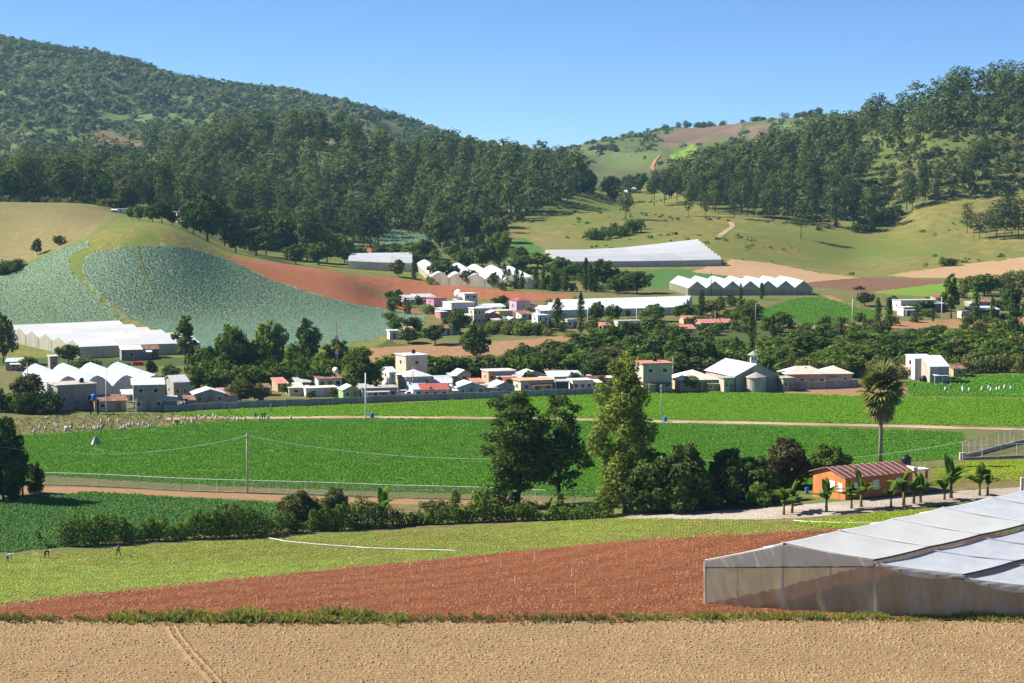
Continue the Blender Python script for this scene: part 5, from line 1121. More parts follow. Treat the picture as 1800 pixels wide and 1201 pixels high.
for key, lab, u, r, w, h, d, yw, wl, rf, rm, rs in [
 ('v1', 'white house with tin roof left of the large flat roofed white house', 786, 546, 26, 16, 5, 24, 'w_white', 'gablex', 'zinc_white', .8), ('v2', 'cream house behind the beige two storey one', 850, 556, 32, 18, 6, 22, 'w_cream', 'shed', 'zinc', .8), ('v3', 'white house with rusty roof below the lilac one', 922, 562, 30, 14, 5, 22, 'w_white', 'shed', 'roof_rust', .8),
 ('v4', 'pink hut below the pink two storey house', 776, 560, 20, 12, 4, 24, 'w_red', 'flat', 'zinc_white', 0), ('v5', 'white hut at the foot of the white flat roofed house', 820, 566, 22, 12, 4, 20, 'w_white', 'shed', 'zinc_white', .6), ('v6', 'tin roofed hut between dark red and yellow porch houses', 872, 574, 20, 12, 4, 20, 'w_block', 'shed', 'zinc', .6),
 ('v7', 'pale hut behind the dark tree of the upper village', 734, 530, 24, 12, 5, 20, 'w_white', 'shed', 'roof_cream', .6), ('v8', 'white hut left of the tall poplar in the upper village', 1002, 578, 26, 16, 5, 18, 'w_white', 'flat', 'roof_cream', 0), ('v9', 'peach hut right of the tall poplar in the upper village', 1064, 582, 22, 14, 4, 18, 'w_peach', 'shed', 'roof_salmon', .7),
 ('v10', 'white hut right of the white walled ruin', 1140, 582, 22, 14, 4, 18, 'w_white', 'flat', 'slab', 0)]:
    H_(key, lab, u, r, w, h, d, yw, wl, rf, rm, rs, .3, 1, 1, 1, ymin=590, name='hut' if 'hut' in lab else 'house', cat='hut' if 'hut' in lab else 'house')
# huts by the left greenhouses
H_('hutA', 'grey hut with pale pinkish roof in front of the white greenhouse', 226, 634, 44, 24, 6, 16, 'w_block', 'shed', 'roof_cream', .8, .3, 1, 0, 0, ymin=520, name='hut', cat='hut')
H_('hutB', 'grey hut with rusty roof right of the pinkish roofed one', 262, 630, 32, 22, 5, 16, 'w_block', 'gablex', 'roof_rust', .9, .3, 0, 0, 1, ymin=520, name='hut', cat='hut')
H_('hutC', 'grey block hut at the far left under a pale roof', 22, 652, 34, 20, 5, 10, 'w_block', 'shed', 'zinc_blue', .6, .2, 1, 0, 0, ymin=500, name='hut', cat='hut')
H_('hutD', 'small grey cube hut with one window left of the palm like tree', 90, 650, 22, 24, 4, 22, 'w_block', 'flat', 'zinc_white', 0, .2, 1, 0, 0, ymin=500, name='hut', cat='hut')
# upper village
U = dict(ymin=590)
H_('u1', 'small white house at the left end of the upper village', 716, 534, 28, 14, 5, 22, 'w_white', 'shed', 'zinc', .8, .3, 2, 0, 0, **U)
H_('u2', 'white house with grey roof left of the pink house', 748, 536, 36, 18, 6, 24, 'w_white', 'shed', 'zinc', .9, .3, 2, 1, 0, **U)
H_('u3', 'pink two storey house with red roof in the upper village', 766, 552, 36, 28, 6, 30, 'w_pink', 'flat', 'roof_red', 0, .3, 2, 1, 1, storeys=2, **U)
H_('u4', 'large white flat roofed house in the middle of the upper village', 806, 556, 58, 24, 8, 24, 'w_white', 'flat', 'roof_cream', 0, .2, 2, 1, 1, **U)
H_('u5', 'white cube house with small window high in the upper village', 822, 540, 34, 24, 6, 24, 'w_white', 'flat', 'zinc_white', 0, .2, 2, 0, 0, storeys=2, **U)
H_('u6', 'beige two storey house with three small windows above a red ground floor', 838, 572, 30, 30, 5, 22, 'w_cream', 'flat', 'roof_cream', 0, .2, 3, 1, 0, storeys=2, **U)
H_('u7', 'dark red house with sloped roof right of the beige house', 858, 570, 26, 24, 5, 20, 'w_red', 'shedx', 'zinc', 1.4, .2, 1, 0, 1, **U)
H_('u8', 'house with yellow porch wall in the upper village', 884, 568, 34, 22, 5, 24, 'w_yellow', 'flat', 'roof_cream', 0, .3, 2, 1, 1, **U)
H_('u9', 'lilac house with red hipped roof at the top of the upper village', 914, 548, 38, 24, 6, 26, 'w_lilac', 'hip', 'roof_red', .9, .3, 1, 1, 0, **U)
H_('u10', 'small white gabled house below the lilac one', 898, 574, 28, 16, 5, 20, 'w_white', 'gabley', 'zinc_white', .9, .3, 2, 0, 0, **U)
H_('u11', 'white and tan two storey house in front of the long white roof', 950, 582, 30, 28, 5, 22, 'w_white', 'flat', 'zinc_white', 0, .2, 2, 1, 1, storeys=2, **U)
H_('u12', 'low white house with pale roof beside the yellow porch house', 868, 550, 40, 14, 6, 18, 'w_white', 'shed', 'zinc_white', .7, .3, 3, 0, 0, **U)
H_('u13', 'white house at the left end of the long white roof', 955, 556, 26, 18, 5, 26, 'w_white', 'gabley', 'zinc_white', 1, .3, 1, 1, 0, **U)
H_('u14', 'brown roofed hut below the cabbage field edge', 776, 590, 40, 18, 6, 16, 'w_white', 'gablex', 'roof_rust', .9, .3, 1, 0, 1, name='hut', cat='hut', ymin=575)
H_('u15', 'white hut with red door at the lower corner of the cabbage field', 690, 597, 22, 16, 4, 16, 'w_white', 'flat', 'zinc_white', 0, .3, 0, 0, 1, name='hut', cat='hut', ymin=570)
H_('u16', 'hut with salmon roof beside the white hut at the cabbage field corner', 718, 590, 20, 14, 4, 16, 'w_tan', 'shed', 'roof_salmon', .7, .2, 1, 0, 0, name='hut', cat='hut', ymin=575)
H_('u17', 'white walled ruin between trees right of the tall poplar', 1105, 580, 50, 16, 5, 14, 'w_white', 'flat', 'slab', 0, .1, 2, 0, 0, name='ruin', cat='ruin', **U)
H_('u18', 'house with red metal roof and white gable end above the gully', 1192, 592, 62, 20, 6, 18, 'w_white', 'gablex', 'roof_salmon', 1.1, .3, 3, 1, 0, **U)
H_('u19', 'long grey house with salmon roof right of the red roofed one', 1256, 580, 62, 18, 6, 12, 'w_block', 'gablex', 'roof_salmon', 1.0, .4, 3, 0, 1, **U)
H_('u20', 'small orange roofed hut behind the red roofed house', 1207, 570, 22, 12, 5, 12, 'w_peach', 'gablex', 'roof_salmon', .8, .3, 1, 0, 0, name='hut', cat='hut', **U)
# farm on the right
H_('f1', 'long white farm house with grey flat roof', 1612, 548, 76, 20, 7, 14, 'w_white', 'flat', 'slab', 0, .2, 4, 1, 1, **U)
H_('f2', 'small white outhouse in front of the long farm house', 1594, 556, 28, 16, 4, 22, 'w_white', 'flat', 'roof_cream', 0, .2, 0, 0, 1, name='outhouse', cat='outhouse', **U)
H_('f3', 'grey shed with pale roof right of the long farm house', 1646, 548, 26, 18, 6, 20, 'w_block', 'shed', 'zinc_white', .7, .3, 1, 0, 0, name='shed', cat='shed', **U)
H_('f4', 'red roofed shed behind the eucalyptus', 1652, 536, 24, 16, 5, 12, 'w_block', 'shed', 'roof_red', .7, .2, 1, 0, 0, name='shed', cat='shed', **U)
H_('f5', 'dark open shed with pale blue roof between the right poplars', 1735, 562, 46, 22, 6, 10, 'w_dark', 'shed', 'zinc_blue', .8, .3, 0, 0, 0, name='shed', cat='shed', **U)
H_('f6', 'shed with rusty roof behind the right poplars', 1735, 545, 40, 18, 6, 10, 'w_block', 'shed', 'roof_rust', .8, .3, 1, 0, 0, name='shed', cat='shed', **U)
H_('f7', 'small white hut beside the poplar with the pointed top', 1694, 560, 14, 12, 4, 18, 'w_white', 'flat', 'zinc_white', 0, .1, 1, 0, 0, name='hut', cat='hut', **U)
# houses on the hills
H_('h1', 'pale two storey house with balconies on the knoll beside dark trees', 315, 392, 20, 20, 5, 20, 'w_cream', 'flat', 'slab', 0, .5, 2, 1, 0, ymin=850, storeys=2)
H_('h2', 'white wall like house behind the trees on the knoll', 216, 376, 24, 9, 4, 10, 'w_white', 'flat', 'zinc_white', 0, .2, 2, 0, 0, ymin=850)
H_('h3', 'distant white house in the gap between the hills', 1110, 338, 26, 9, 8, 20, 'w_white', 'gablex', 'zinc_white', 1.4, .3, 2, 1, 0, ymin=1350)
H_('h4', 'tiny distant house with blue roof at the foot of the gap', 1082, 344, 14, 6, 5, 20, 'w_white', 'shed', 'zinc_blue', .8, .3, 1, 0, 0, ymin=1350)
H_('h5', 'tiny white house among the pines near the gap', 917, 322, 8, 9, 4, 10, 'w_white', 'gabley', 'zinc_white', 1.2, .3, 1, 0, 0, ymin=1250)
H_('h6', 'distant pale hut beside the pines left of the gap', 1035, 338, 14, 8, 5, 20, 'w_block', 'gablex', 'zinc_white', 1.0, .3, 1, 0, 0, ymin=1300)
# block walls
def block_wall(name, label, pix, h, ymin, mat='w_block', t=.2):
    pts = [P(a, b, ymin) for a, b in pix]; o = ob(name, None, None, pts[0], label=label, cat='wall')
    for i, (a, b) in enumerate(zip(pts[:-1], pts[1:])):
        d = (b - a); n = Vector((-d.y, d.x, 0)).normalized() * t / 2; L = d.length; k = max(1, int(L / 3.2))
        for j in range(k):
            p0 = a + d * (j / k) - pts[0]; p1 = a + d * ((j + 1) / k) - pts[0]; hh = h * random.uniform(.94, 1.06)
            e = d.normalized() * .03
            q = [p0 + n + e, p1 + n - e, p1 - n - e, p0 - n + e]; m = MB(); m.slab([(v.x, v.y, max(p0.z, p1.z) + hh) for v in q], hh + 1.0)
            ob('wall_panel', m.mesh('wall_panel', MATS[mat]), o)
            ob('pier', MB().box(p0.x - .16, p0.x + .16, p0.y - .16, p0.y + .16, p0.z - .8, p0.z + hh + .12).mesh('pier', MATS['w_concrete']), o)
    return o
block_wall('block_wall', 'long grey block wall between the village gardens and the bright field', [(290, 724), (420, 718), (560, 712), (700, 706), (840, 701), (1000, 695), (1110, 690)], 1.5, 430)
block_wall('block_wall', 'grey block wall below the peach bungalow', [(1392, 685), (1450, 684), (1508, 681)], 2.0, 470)
# ------------------------------------------------------------------ greenhouses
sheet('film_white', (.80, .81, .82), .03, .2, .07, .1, (.76, .77, .75), False, .05)
sheet('film', (.80, .82, .84), .05, .25, .10, .08, (.62, .64, .63), False, .06)
sheet('film_blue', (.46, .55, .70), .10, .25, .12, .2, (.8, .82, .84), False, .10)
sheet('film_dirty', (.70, .70, .68), .08, .3, .18, .12, (.5, .5, .45), False, .05)
sheet('net', (.42, .40, .31), .22, .3, .25, .3, (.30, .30, .18))
sheet('net_pale', (.66, .63, .52), .12, .3, .2, .3, (.45, .43, .3))
sheet('chain_link', (.45, .47, .48), .84, .0, .1, 1, None, False, .1)
def greenhouse(label, A, B, D, n, axis, hw, hr, ymin, film='film', net='net', arch=False, base=True, split=1):
    """multi-span greenhouse on ground corners A (front left), B (front right), D (back left)"""
    A, B, D = (x if isinstance(x, Vector) else P(*x, ymin) for x in (A, B, D)); AB = B - A; AD = D - A
    o = ob('greenhouse', None, None, A, label=label, cat='greenhouse')
    g = lambda s, t: (lambda x, y: Vector((x - A.x, y - A.y, float(zxy(x, y)) - A.z)))(A.x + AB.x * s + AD.x * t, A.y + AB.y * s + AD.y * t)
    K = 7 if arch else 3
    for i in range(n):
        for sgn in range(split):
            rows = []
            for e in (sgn / split, (sgn + 1) / split):
                line = []
                for k in range(K):
                    f = k / (K - 1); c = (i + f) / n
                    p = g(c, e) if axis == 'AD' else g(e, c)
                    p0 = (g((i + .5) / n, e) if axis == 'AD' else g(e, (i + .5) / n))
                    prof = 1 - abs(2 * f - 1) ** 1.6 if arch else 1 - abs(2 * f - 1)
                    line.append(Vector((p.x, p.y, p0.z + hw + hr * prof)))
                rows.append(line)
            e_ = (rows[1][0] - rows[0][0]).normalized() * .04 if split > 1 else Vector((0, 0, 0))
            h = (K - 1) // 2
            for a0, a1 in ((0, h), (h, K - 1)):
                m = MB()
                for k in range(a0, a1): m.slab([rows[0][k] + e_, rows[0][k + 1] + e_, rows[1][k + 1] - e_, rows[1][k] - e_], .05)
                ob('roof_panel', m.mesh('roof_panel', MATS[film]), o)
        # gable ends
        for e in (0, 1):
            line = []
            for k in range(K):
                f = k / (K - 1); c = (i + f) / n; p = g(c, e) if axis == 'AD' else g(e, c); p0 = (g((i + .5) / n, e) if axis == 'AD' else g(e, (i + .5) / n))
                prof = 1 - abs(2 * f - 1) ** 1.6 if arch else 1 - abs(2 * f - 1); line.append(Vector((p.x, p.y, p0.z + hw + hr * prof - .06)))
            b0, b1 = (g(i / n, e), g((i + 1) / n, e)) if axis == 'AD' else (g(e, i / n), g(e, (i + 1) / n))
            ob('end_panel', MB().poly([b0 - Vector((0, 0, .5)), b1 - Vector((0, 0, .5))] + line[::-1]).mesh('end_panel', MATS[net]), o)
            for b in (b0,): ob('post', MB().box(b.x - .07, b.x + .07, b.y - .07, b.y + .07, b.z - .5, b.z + hw + .1).mesh('post', MATS['metal']), o)
    L = AB.length if axis == 'AB' else AD.length; k = max(2, int(L / 6))
    for e in (0, 1):
        for j in range(k):
            a, b = (g(j / k, e), g((j + 1) / k, e)) if axis == 'AB' else (g(e, j / k), g(e, (j + 1) / k))
            if axis == 'AB': pa = g(j / k, (.5 / n) if e == 0 else 1 - .5 / n); pb = g((j + 1) / k, (.5 / n) if e == 0 else 1 - .5 / n)
            else: pa = g((.5 / n) if e == 0 else 1 - .5 / n, j / k); pb = g((.5 / n) if e == 0 else 1 - .5 / n, (j + 1) / k)
            ob('side_panel', MB().poly([a - Vector((0, 0, .5)), b - Vector((0, 0, .5)), Vector((b.x, b.y, pb.z + hw)), Vector((a.x, a.y, pa.z + hw))]).mesh('side_panel', MATS[net]), o)
            ob('post', MB().box(a.x - .07, a.x + .07, a.y - .07, a.y + .07, a.z - .5, pa.z + hw).mesh('post', MATS['metal']), o)
    return o
def off(u, row, ymin, dx, dy):
    p = P(u, row, ymin); x, y = p.x + dx, p.y + dy; return Vector((x, y, float(zxy(x, y))))
greenhouse('large white greenhouse below the cabbage slope on the left', (140, 630), (352, 622), off(140, 630, 540, -37, 55), 6, 'AB', 3.2, 1.7, 540, 'film_white', 'net_pale', split=3)
greenhouse('ridged bluish greenhouse behind the grey block house', (95, 702), (300, 698), off(95, 702, 470, -16, 34), 4, 'AD', 2.8, 2.7, 470, 'film_blue', 'film_dirty', True, split=4)
greenhouse('left of the two greyish greenhouses beside the red field', at(612, 872), at(725, 885), at(618, 925), 5, 'AB', 3.4, 1.6, 780, 'film', 'net_pale', split=3)
greenhouse('white greenhouse with scalloped roofs right of the greyish one', (758, 499), (950, 509), off(758, 499, 770, -9, 60), 6, 'AD', 3.2, 2.0, 770, 'film', 'net_pale', True, split=3)
greenhouse('very long white greenhouse on the rise in the middle', (984, 470), (1268, 467), off(984, 470, 850, -6, 66), 8, 'AB', 2.6, 1.8, 850, 'film_white', 'net_pale', split=4)
greenhouse('saw-tooth greenhouse with seven bluish gables', (1210, 520), (1428, 519), off(1212, 520, 690, -5, 34), 7, 'AD', 2.8, 2.7, 690, 'film_blue', 'net', split=2)
greenhouse('long low building with white stepped roof behind the upper village', (950, 560), (1200, 553), off(950, 560, 610, 6, 30), 3, 'AB', 2.4, 1.6, 610, 'zinc_white', 'w_white', split=4)
# ------------------------------------------------------------------ large net greenhouse in the foreground
sheet('net_front', (.46, .45, .34), .38, .45, .28, .35, (.30, .33, .14))
sheet('film_front', (.72, .74, .75), .08, .25, .10, .35, (.66, .68, .68), False, .06)
sheet('film_grey', (.62, .67, .74), .06, .25, .10, .3, (.72, .75, .78), False, .08)
sheet('film_flap', (.74, .75, .70), .12, .35, .15, .8, (.6, .62, .5), True, .06)
def px3(u, row, y):
    """point on the photo ray (u,row) at distance y"""
    s_, dy = ray(row); q = 900 + (u - CX) / dy
    return Vector(((q - 900) / FPX * y, y, CH + y * s_))
def cloth(rows, cols, fn, name, mat, parent, thick=None):
    V = [fn(i / rows, j / cols) for i in range(rows + 1) for j in range(cols + 1)]
    F = [(i * (cols + 1) + j, i * (cols + 1) + j + 1, (i + 1) * (cols + 1) + j + 1, (i + 1) * (cols + 1) + j) for i in range(rows) for j in range(cols)]
    return ob(name, npmesh(name, np.array([tuple(v) for v in V]), np.array(F), MATS[mat], True), parent)
def net_house():
    root = ob('net_greenhouse', None, None, P(1239, 1064), label='large net greenhouse with sagging white film roofs in the right foreground', cat='greenhouse')
    root.location = (0, 0, 0)
    gp = [P(1239, 1064), P(1536, 1083), P(1692, 1085), P(1850, 1087), P(2010, 1088)]          # foot of the front wall
    ev = [px3(1239, 986, gp[0].y), px3(1536, 984, gp[1].y), px3(1692, 1010, gp[2].y), px3(1850, 1034, gp[3].y), px3(2010, 1058, gp[4].y)]
    pk = px3(1378, 956, (gp[0].y + gp[1].y) / 2)
    back = Vector((36, 33, .9))
    nb = 5
    sag = lambda s, a: -a * 4 * s * (1 - s)
    def strip(a, b, name, mat, k, dz0=0., amp=.10):
        for j in range(nb):
            t0, t1 = j / nb, (j + 1) / nb
            def fn(v, h, a=a, b=b, t0=t0, t1=t1):
                t = t0 + (t1 - t0) * v; p = a.lerp(b, h) + back * t
                return p + Vector((0, 0, dz0 + sag(h, .10) + sag(v, amp) + .03 * math.sin(9 * h + 5 * v + k + j) + .025 * math.sin(31 * h - 7 * v + j) * math.sin(3.1 * v)))
            cloth(8, 10, fn, name, mat if not (k == 0 and j > 2) else 'film_grey', root)
            # batten across the film and gutter edge
            p0, p1 = a + back * t0, b + back * t0
            pts = [p0.lerp(p1, i / 8) + Vector((0, 0, dz0 + sag(i / 8, .10) + .09)) for i in range(9)]
            ob('batten', MB().tube(pts, .05, 5).mesh('batten', MATS['white_paint']), root)
        ob('gutter', MB().tube([b + back * (i / 20) + Vector((0, 0, dz0 - .05 + sag((i / 20 * nb) % 1, amp))) for i in range(21)], .10, 6).mesh('gutter', MATS['bark_dark']), root)
    for i in (1, 2, 3):     # net closing the step between two roofs
        a = ev[i]
        def vent(v, h, a=a): return a + back * h + Vector((.4 * v, 0, -.02 - .5 * v))
        cloth(1, 30, vent, 'vent_net', 'net_front', root)
    strip(ev[0], pk, 'roof_film', 'film_front', 3)
    strip(pk + Vector((-.3, 0, .12)), ev[1], 'roof_film', 'film_front', 0)
    strip(ev[1] + Vector((.4, 0, -.45)), ev[2], 'roof_film', 'film_grey', 1)
    strip(ev[2] + Vector((.4, 0, -.45)), ev[3], 'roof_film', 'film_grey', 2)
    strip(ev[3] + Vector((.4, 0, -.45)), ev[4], 'roof_film', 'film_grey', 4)
    # front netting: folds and creases
    r_ = random.Random(5)
    for i in range(4):
        top = [ev[i], ev[i + 1]]; bot = [gp[i], gp[i + 1]]; drop = .35 if i else .25
        cols = 60 if i == 0 else 34; ph = r_.random() * 6
        def fn(v, h, i=i, ph=ph):
            a = gp[i].lerp(gp[i + 1], h) + Vector((0, 0, -.35)); b = ev[i].lerp(ev[i + 1], h) + Vector((0, 0, -(.75 if i == 0 else .5)))
            p = a.lerp(b, v)
            wv = .15 * math.sin(h * (26 if i == 0 else 15) + ph + 2.5 * v) * (1 - .5 * v) + .05 * math.sin(h * 61 + 7 * v + ph) + .22 * math.sin(3 * h + 2 * v + ph) * v * (1 - v) * 2
            return p + Vector((0, wv - .05, 0))
        cloth(14, cols, fn, 'net_wall', 'net_front', root)
        ob('post', MB().tube([gp[i] + Vector((0, .25, -.4)), ev[i] + Vector((0, .25, -.1))], .09, 8).mesh('post', MATS['metal']), root)
        ob('eave_rail', MB().tube([ev[i] + Vector((0, -.05, -.75 if i == 0 else -.5)), ev[i + 1] + Vector((0, -.05, -.75 if i == 0 else -.5))], .06, 6).mesh('eave_rail', MATS['bark_dark']), root)
        # hanging film flaps above the netting
        if i >= 1:
            def ff(v, h, i=i):
                a = ev[i].lerp(ev[i + 1], h) + Vector((.2, -.12, -.35 + .3 * h)); dr = .35 + .55 * math.sin(math.pi * min(1, h * 1.02)) ** 1.4
                return a + Vector((0, -.10 * math.sin(h * 30 + 4 * v) * v - .05, -dr * v))
            cloth(8, 40, ff, 'film_flap', 'film_flap', root)
    def gab(v, h):
        e = ev[0].lerp(ev[1], h) + Vector((0, 0, -.72)); k = .468
        t = (ev[0].lerp(pk, h / k) if h < k else pk.lerp(ev[1], (h - k) / (1 - k))) + Vector((0, 0, -.12))
        return e.lerp(t, v) + Vector((0, .06 * math.sin(h * 70 + 3 * v) + .05 * math.sin(h * 31) - .04, 0))
    cloth(6, 70, gab, 'gable_film', 'film_flap', root)
    for hh in (.2, .47, .75):
        a = gp[0].lerp(gp[1], hh); b = ev[0].lerp(ev[1], hh); ob('post', MB().tube([a + Vector((0, .3, -.4)), b + Vector((0, .3, 0))], .06, 6).mesh('post', MATS['metal']), root)
    ob('ridge_post', MB().tube([gp[0].lerp(gp[1], .468) + Vector((0, .35, -.4)), pk + Vector((0, .35, -.1))], .08, 6).mesh('ridge_post', MATS['metal']), root)
    # left side wall along the first eave
    def side(v, h):
        p = gp[0] + Vector((back.x, back.y, 0)) * h; p.z = float(zxy(p.x, p.y)) - .3; t = ev[0] + back * h
        return p.lerp(t, v) + Vector((-.12 * math.sin(h * 40 + 3 * v), .1 * math.sin(h * 23), 0))
    cloth(8, 60, side, 'net_wall', 'net_front', root)
net_house()
# ------------------------------------------------------------------ orange house with ribbed maroon roof
def orange_house():
    c = P(1525, 874, 240); o = ob('house', None, None, c + Vector((0, 4.2, 0)), R(30), label='orange house with ribbed maroon roof behind the banana plants', cat='house')
    W, d, H, rs = 12.6, 7.4, 3.2, 1.15
    ob('wall', MB().box(-W / 2, W / 2, -d / 2, d / 2, -1, H).mesh('wall', MATS['w_orange']), o)
    # shallow arched gable and ribbed roof, ridge along x
    N = 8; prof = [(-d / 2 - .45 + (d + .9) * i / N, H - .12 + rs * (1 - abs(2 * i / N - 1)) ** .9) for i in range(N + 1)]
    for s in (-1, 1):
        m = MB(); x0, x1 = s * W / 2, s * (W / 2 - .15)
        A = [(x0, -d / 2, H)] + [(x0, max(-d / 2, min(d / 2, y)), z - .1) for y, z in prof[1:-1]] + [(x0, d / 2, H)]; m.poly(A); m.poly([(x1, p[1], p[2]) for p in A][::-1])
        ob('gable', m.mesh('gable', MATS['w_orange']), o)
    n = 12; L = W + .9
    for j in range(n):
        x0, x1 = -L / 2 + L * j / n, -L / 2 + L * (j + 1) / n; m = MB()
        for i in range(N): m.slab([(x0 + .01, prof[i][0], prof[i][1]), (x1 - .01, prof[i][0], prof[i][1]), (x1 - .01, prof[i + 1][0], prof[i + 1][1]), (x0 + .01, prof[i + 1][0], prof[i + 1][1])], .06)
        rp = ob('roof_sheet', m.mesh('roof_sheet', MATS['roof_maroon']), o)
        ob('seam', MB().tube([(x0, y, z + .03) for y, z in prof], .022, 5).mesh('seam', MATS['roof_cream']), rp)
    Mf = Matrix.Translation((0, -d / 2, 0)); Ml = Matrix.Translation((-W / 2, 0, 0)) @ Matrix.Rotation(-math.pi / 2, 4, 'Z')
    window(o, Mf, -4.2, 1.1, 1.0, 1.2, 0, 'white_paint', 'zinc_white'); window(o, Mf, -.6, 1.0, 1.1, 1.4, 0, 'white_paint', 'zinc_white'); window(o, Mf, 3.6, 1.2, 1.0, 1.2, 0, 'white_paint', 'zinc_blue')
    window(o, Ml, .8, .9, 1.2, 1.4, 0, 'white_paint', 'white_paint'); door_part(o, Ml, -.9, .95, 2.05, 0, 'slab'); window(o, Ml, 2.6, 1.0, 1.0, 1.2, 0, 'white_paint', 'w_white')
    # porch slab on the right
    ob('porch_roof', MB().box(W / 2 + .1, W / 2 + 3.2, -d / 2 - .2, d / 2 - .6, H - .1, H + .14).mesh('porch_roof', MATS['roof_cream']), o)
    ob('parapet', MB().box(W / 2 + .12, W / 2 + .9, -d / 2 - .1, d / 2 - .8, H + .14, H + .5).mesh('parapet', MATS['roof_cream']), o)
    for yy in (-d / 2 + .1, d / 2 - 1): ob('porch_post', MB().box(W / 2 + 2.8, W / 2 + 3.1, yy, yy + .3, -1, H - .1).mesh('porch_post', MATS['w_orange']), o)
    M = Matrix.Translation(o.location) @ Matrix.Rotation(R(30), 4, 'Z')
    tank('black water tank on the porch slab of the orange house', M @ Vector((W / 2 + 2.0, 0, H + .14)), 1.35)
    for k in range(3): MB().tube([(0, 0, 0), (.02, 0, 1.1)], .03, 5).ob('rebar', MATS['metal'], loc=M @ Vector((W / 2 + 2.9, -d / 2 + .6 + 2.2 * k, H + .14)), label='thin steel rod sticking up from the porch slab', cat='rod', group='rods on the porch slab')
    t = MB().lathe([(.28, 0), (.3, .1), (.28, .45), (.3, .85), (.27, .9)], sides=14).ob('barrel', MATS['blue_plastic'], smooth=True, loc=P(1418, 868, 240), label='blue barrel beside the gable of the orange house', cat='barrel')
    ob('rim', MB().lathe([(.3, .88), (.31, .93), (.26, .94)]).mesh('rim', MATS['blue_plastic']), t)
orange_house()
# ------------------------------------------------------------------ banana plants, palm, near trees, hedge
def banana_leaf(L, W, g, droop):
    V = []; N = 7
    for i in range(N + 1):
        t = i / N; x = L * t * (.95 - .25 * droop * t); z = L * (.75 * t - (.55 + .6 * droop) * t * t); w = W * math.sin(math.pi * min(1, .06 + t * .93)) ** .6 * (1 if i < N else .1)
        for s in (-1, 0, 1): V.append((x, s * w, z - abs(s) * w * .35 + .03 * g.normal()))
    F = [(3 * i + k, 3 * i + k + 1, 3 * i + 4 + k, 3 * i + 3 + k) for i in range(N) for k in (0, 1)]
    return np.array(V), np.array(F)
BL = [npmesh('banana_leaf', *banana_leaf(2.3, .36, np.random.default_rng(i), .1 + .25 * (i % 3)), MATS['l_banana'], True) for i in range(5)]
BSTEM = MB().tube([(0, 0, -.2), (.03, 0, .6), (.0, 0, 1.25)], [.16, .13, .08], 8).mesh('banana_stem', MATS['l_dry'], True)
def banana(pos, h, label, group=None, n=12, lean=0):
    o = ob('banana_plant', None, None, pos, random.random() * 6.28, label=label, cat='banana plant', group=group); k = h / 2.8; o.scale = (k, k, k)
    ob('stem', BSTEM, o)
    for i in range(n):
        l = ob('leaf', BL[i % 5], o, (0, 0, 1.1 + .03 * i)); l.rotation_euler = (random.uniform(-.2, .2), -1.2 + 1.25 * ((i * .618) % 1), i * 2.4 + random.uniform(-.3, .3)); sc = random.uniform(.7, 1.05); l.scale = (sc, sc, sc)
    return o
def joined_banana():
    V = []; F = []; n = 0
    for i in range(9):
        v, f = banana_leaf(2.1, .36, np.random.default_rng(i), .3); a = i * 2.4; b = -1.0 + .95 * ((i * .618) % 1)
        c, s = math.cos(b), math.sin(b); v = np.stack([v[:, 0] * c + v[:, 2] * s, v[:, 1], -v[:, 0] * s + v[:, 2] * c], 1); c, s = math.cos(a), math.sin(a)
        v = np.stack([v[:, 0] * c - v[:, 1] * s, v[:, 0] * s + v[:, 1] * c, v[:, 2] + 1.15], 1); V.append(v); F.append(f + n); n += len(v)
    return npmesh('banana_crown', np.concatenate(V), np.concatenate(F), MATS['l_banana'], True)
KIND['banana'] = (BSTEM, joined_banana(), 3.4, 2.1); fit('banana')
for i, (u, r, hp) in enumerate([(1378, 905, 46), (1392, 902, 54), (1453, 900, 52), (1497, 894, 44), (1514, 892, 56), (1566, 891, 40), (1588, 888, 58), (1606, 886, 50), (1618, 884, 48), (1660, 879, 44), (1672, 876, 64), (1722, 872, 50), (1736, 871, 46), (1374, 890, 34)]):
    p = P(u, r, 235); banana(p, hp / S(p.y), 'banana plant by the gravel road, %s' % ('leftmost and lowest at the bend', 'leaning right at the left end', 'standing alone before the gable', 'small, left of the front windows', 'tall, before the front windows', 'small, before the middle window', 'tall, right of the middle window', 'leafy, near the right house corner', 'low, at the right house corner', 'low, right of the porch', 'tallest, right of the porch', 'left one of the last pair', 'right one of the last pair', 'half hidden at the left end behind others')[i])
for i, (u, r, hp) in enumerate([(200, 948, 38), (222, 946, 34), (290, 940, 30), (345, 938, 40), (372, 937, 34), (672, 922, 58), (15, 870, 46), (40, 872, 40), (-8, 874, 44), (985, 905, 34), (965, 905, 30), (70, 962, 26), (1010, 908, 26)]):
    p = P(u, r, 240); banana(p, hp / S(p.y), ('large banana plant rising above the middle of the hedge', 'banana plant under the dark tree at the left edge', 'banana plant standing in the hedge on the left', 'banana plant at the foot of the two dark trees', 'small banana plant at the left end of the hedge')[0 if i == 5 else 1 if i in (6, 7, 8) else 3 if i in (9, 10, 12) else 4 if i == 11 else 2], None if i in (5, 11) else ('bananas under the dark tree' if i in (6, 7, 8) else 'bananas below the two dark trees' if i in (9, 10, 12) else 'bananas in the left hedge'))
for i in range(46):
    x = random.uniform(700, 1820); rr = gully_top(x) + random.uniform(8, 55); put('banana', P(x, rr, 530), random.uniform(3.2, 5.2), None, 'banana_plant', crown='leaves', label='banana plant among the bushes of the gully', cat='banana plant', group='bananas of the gully')
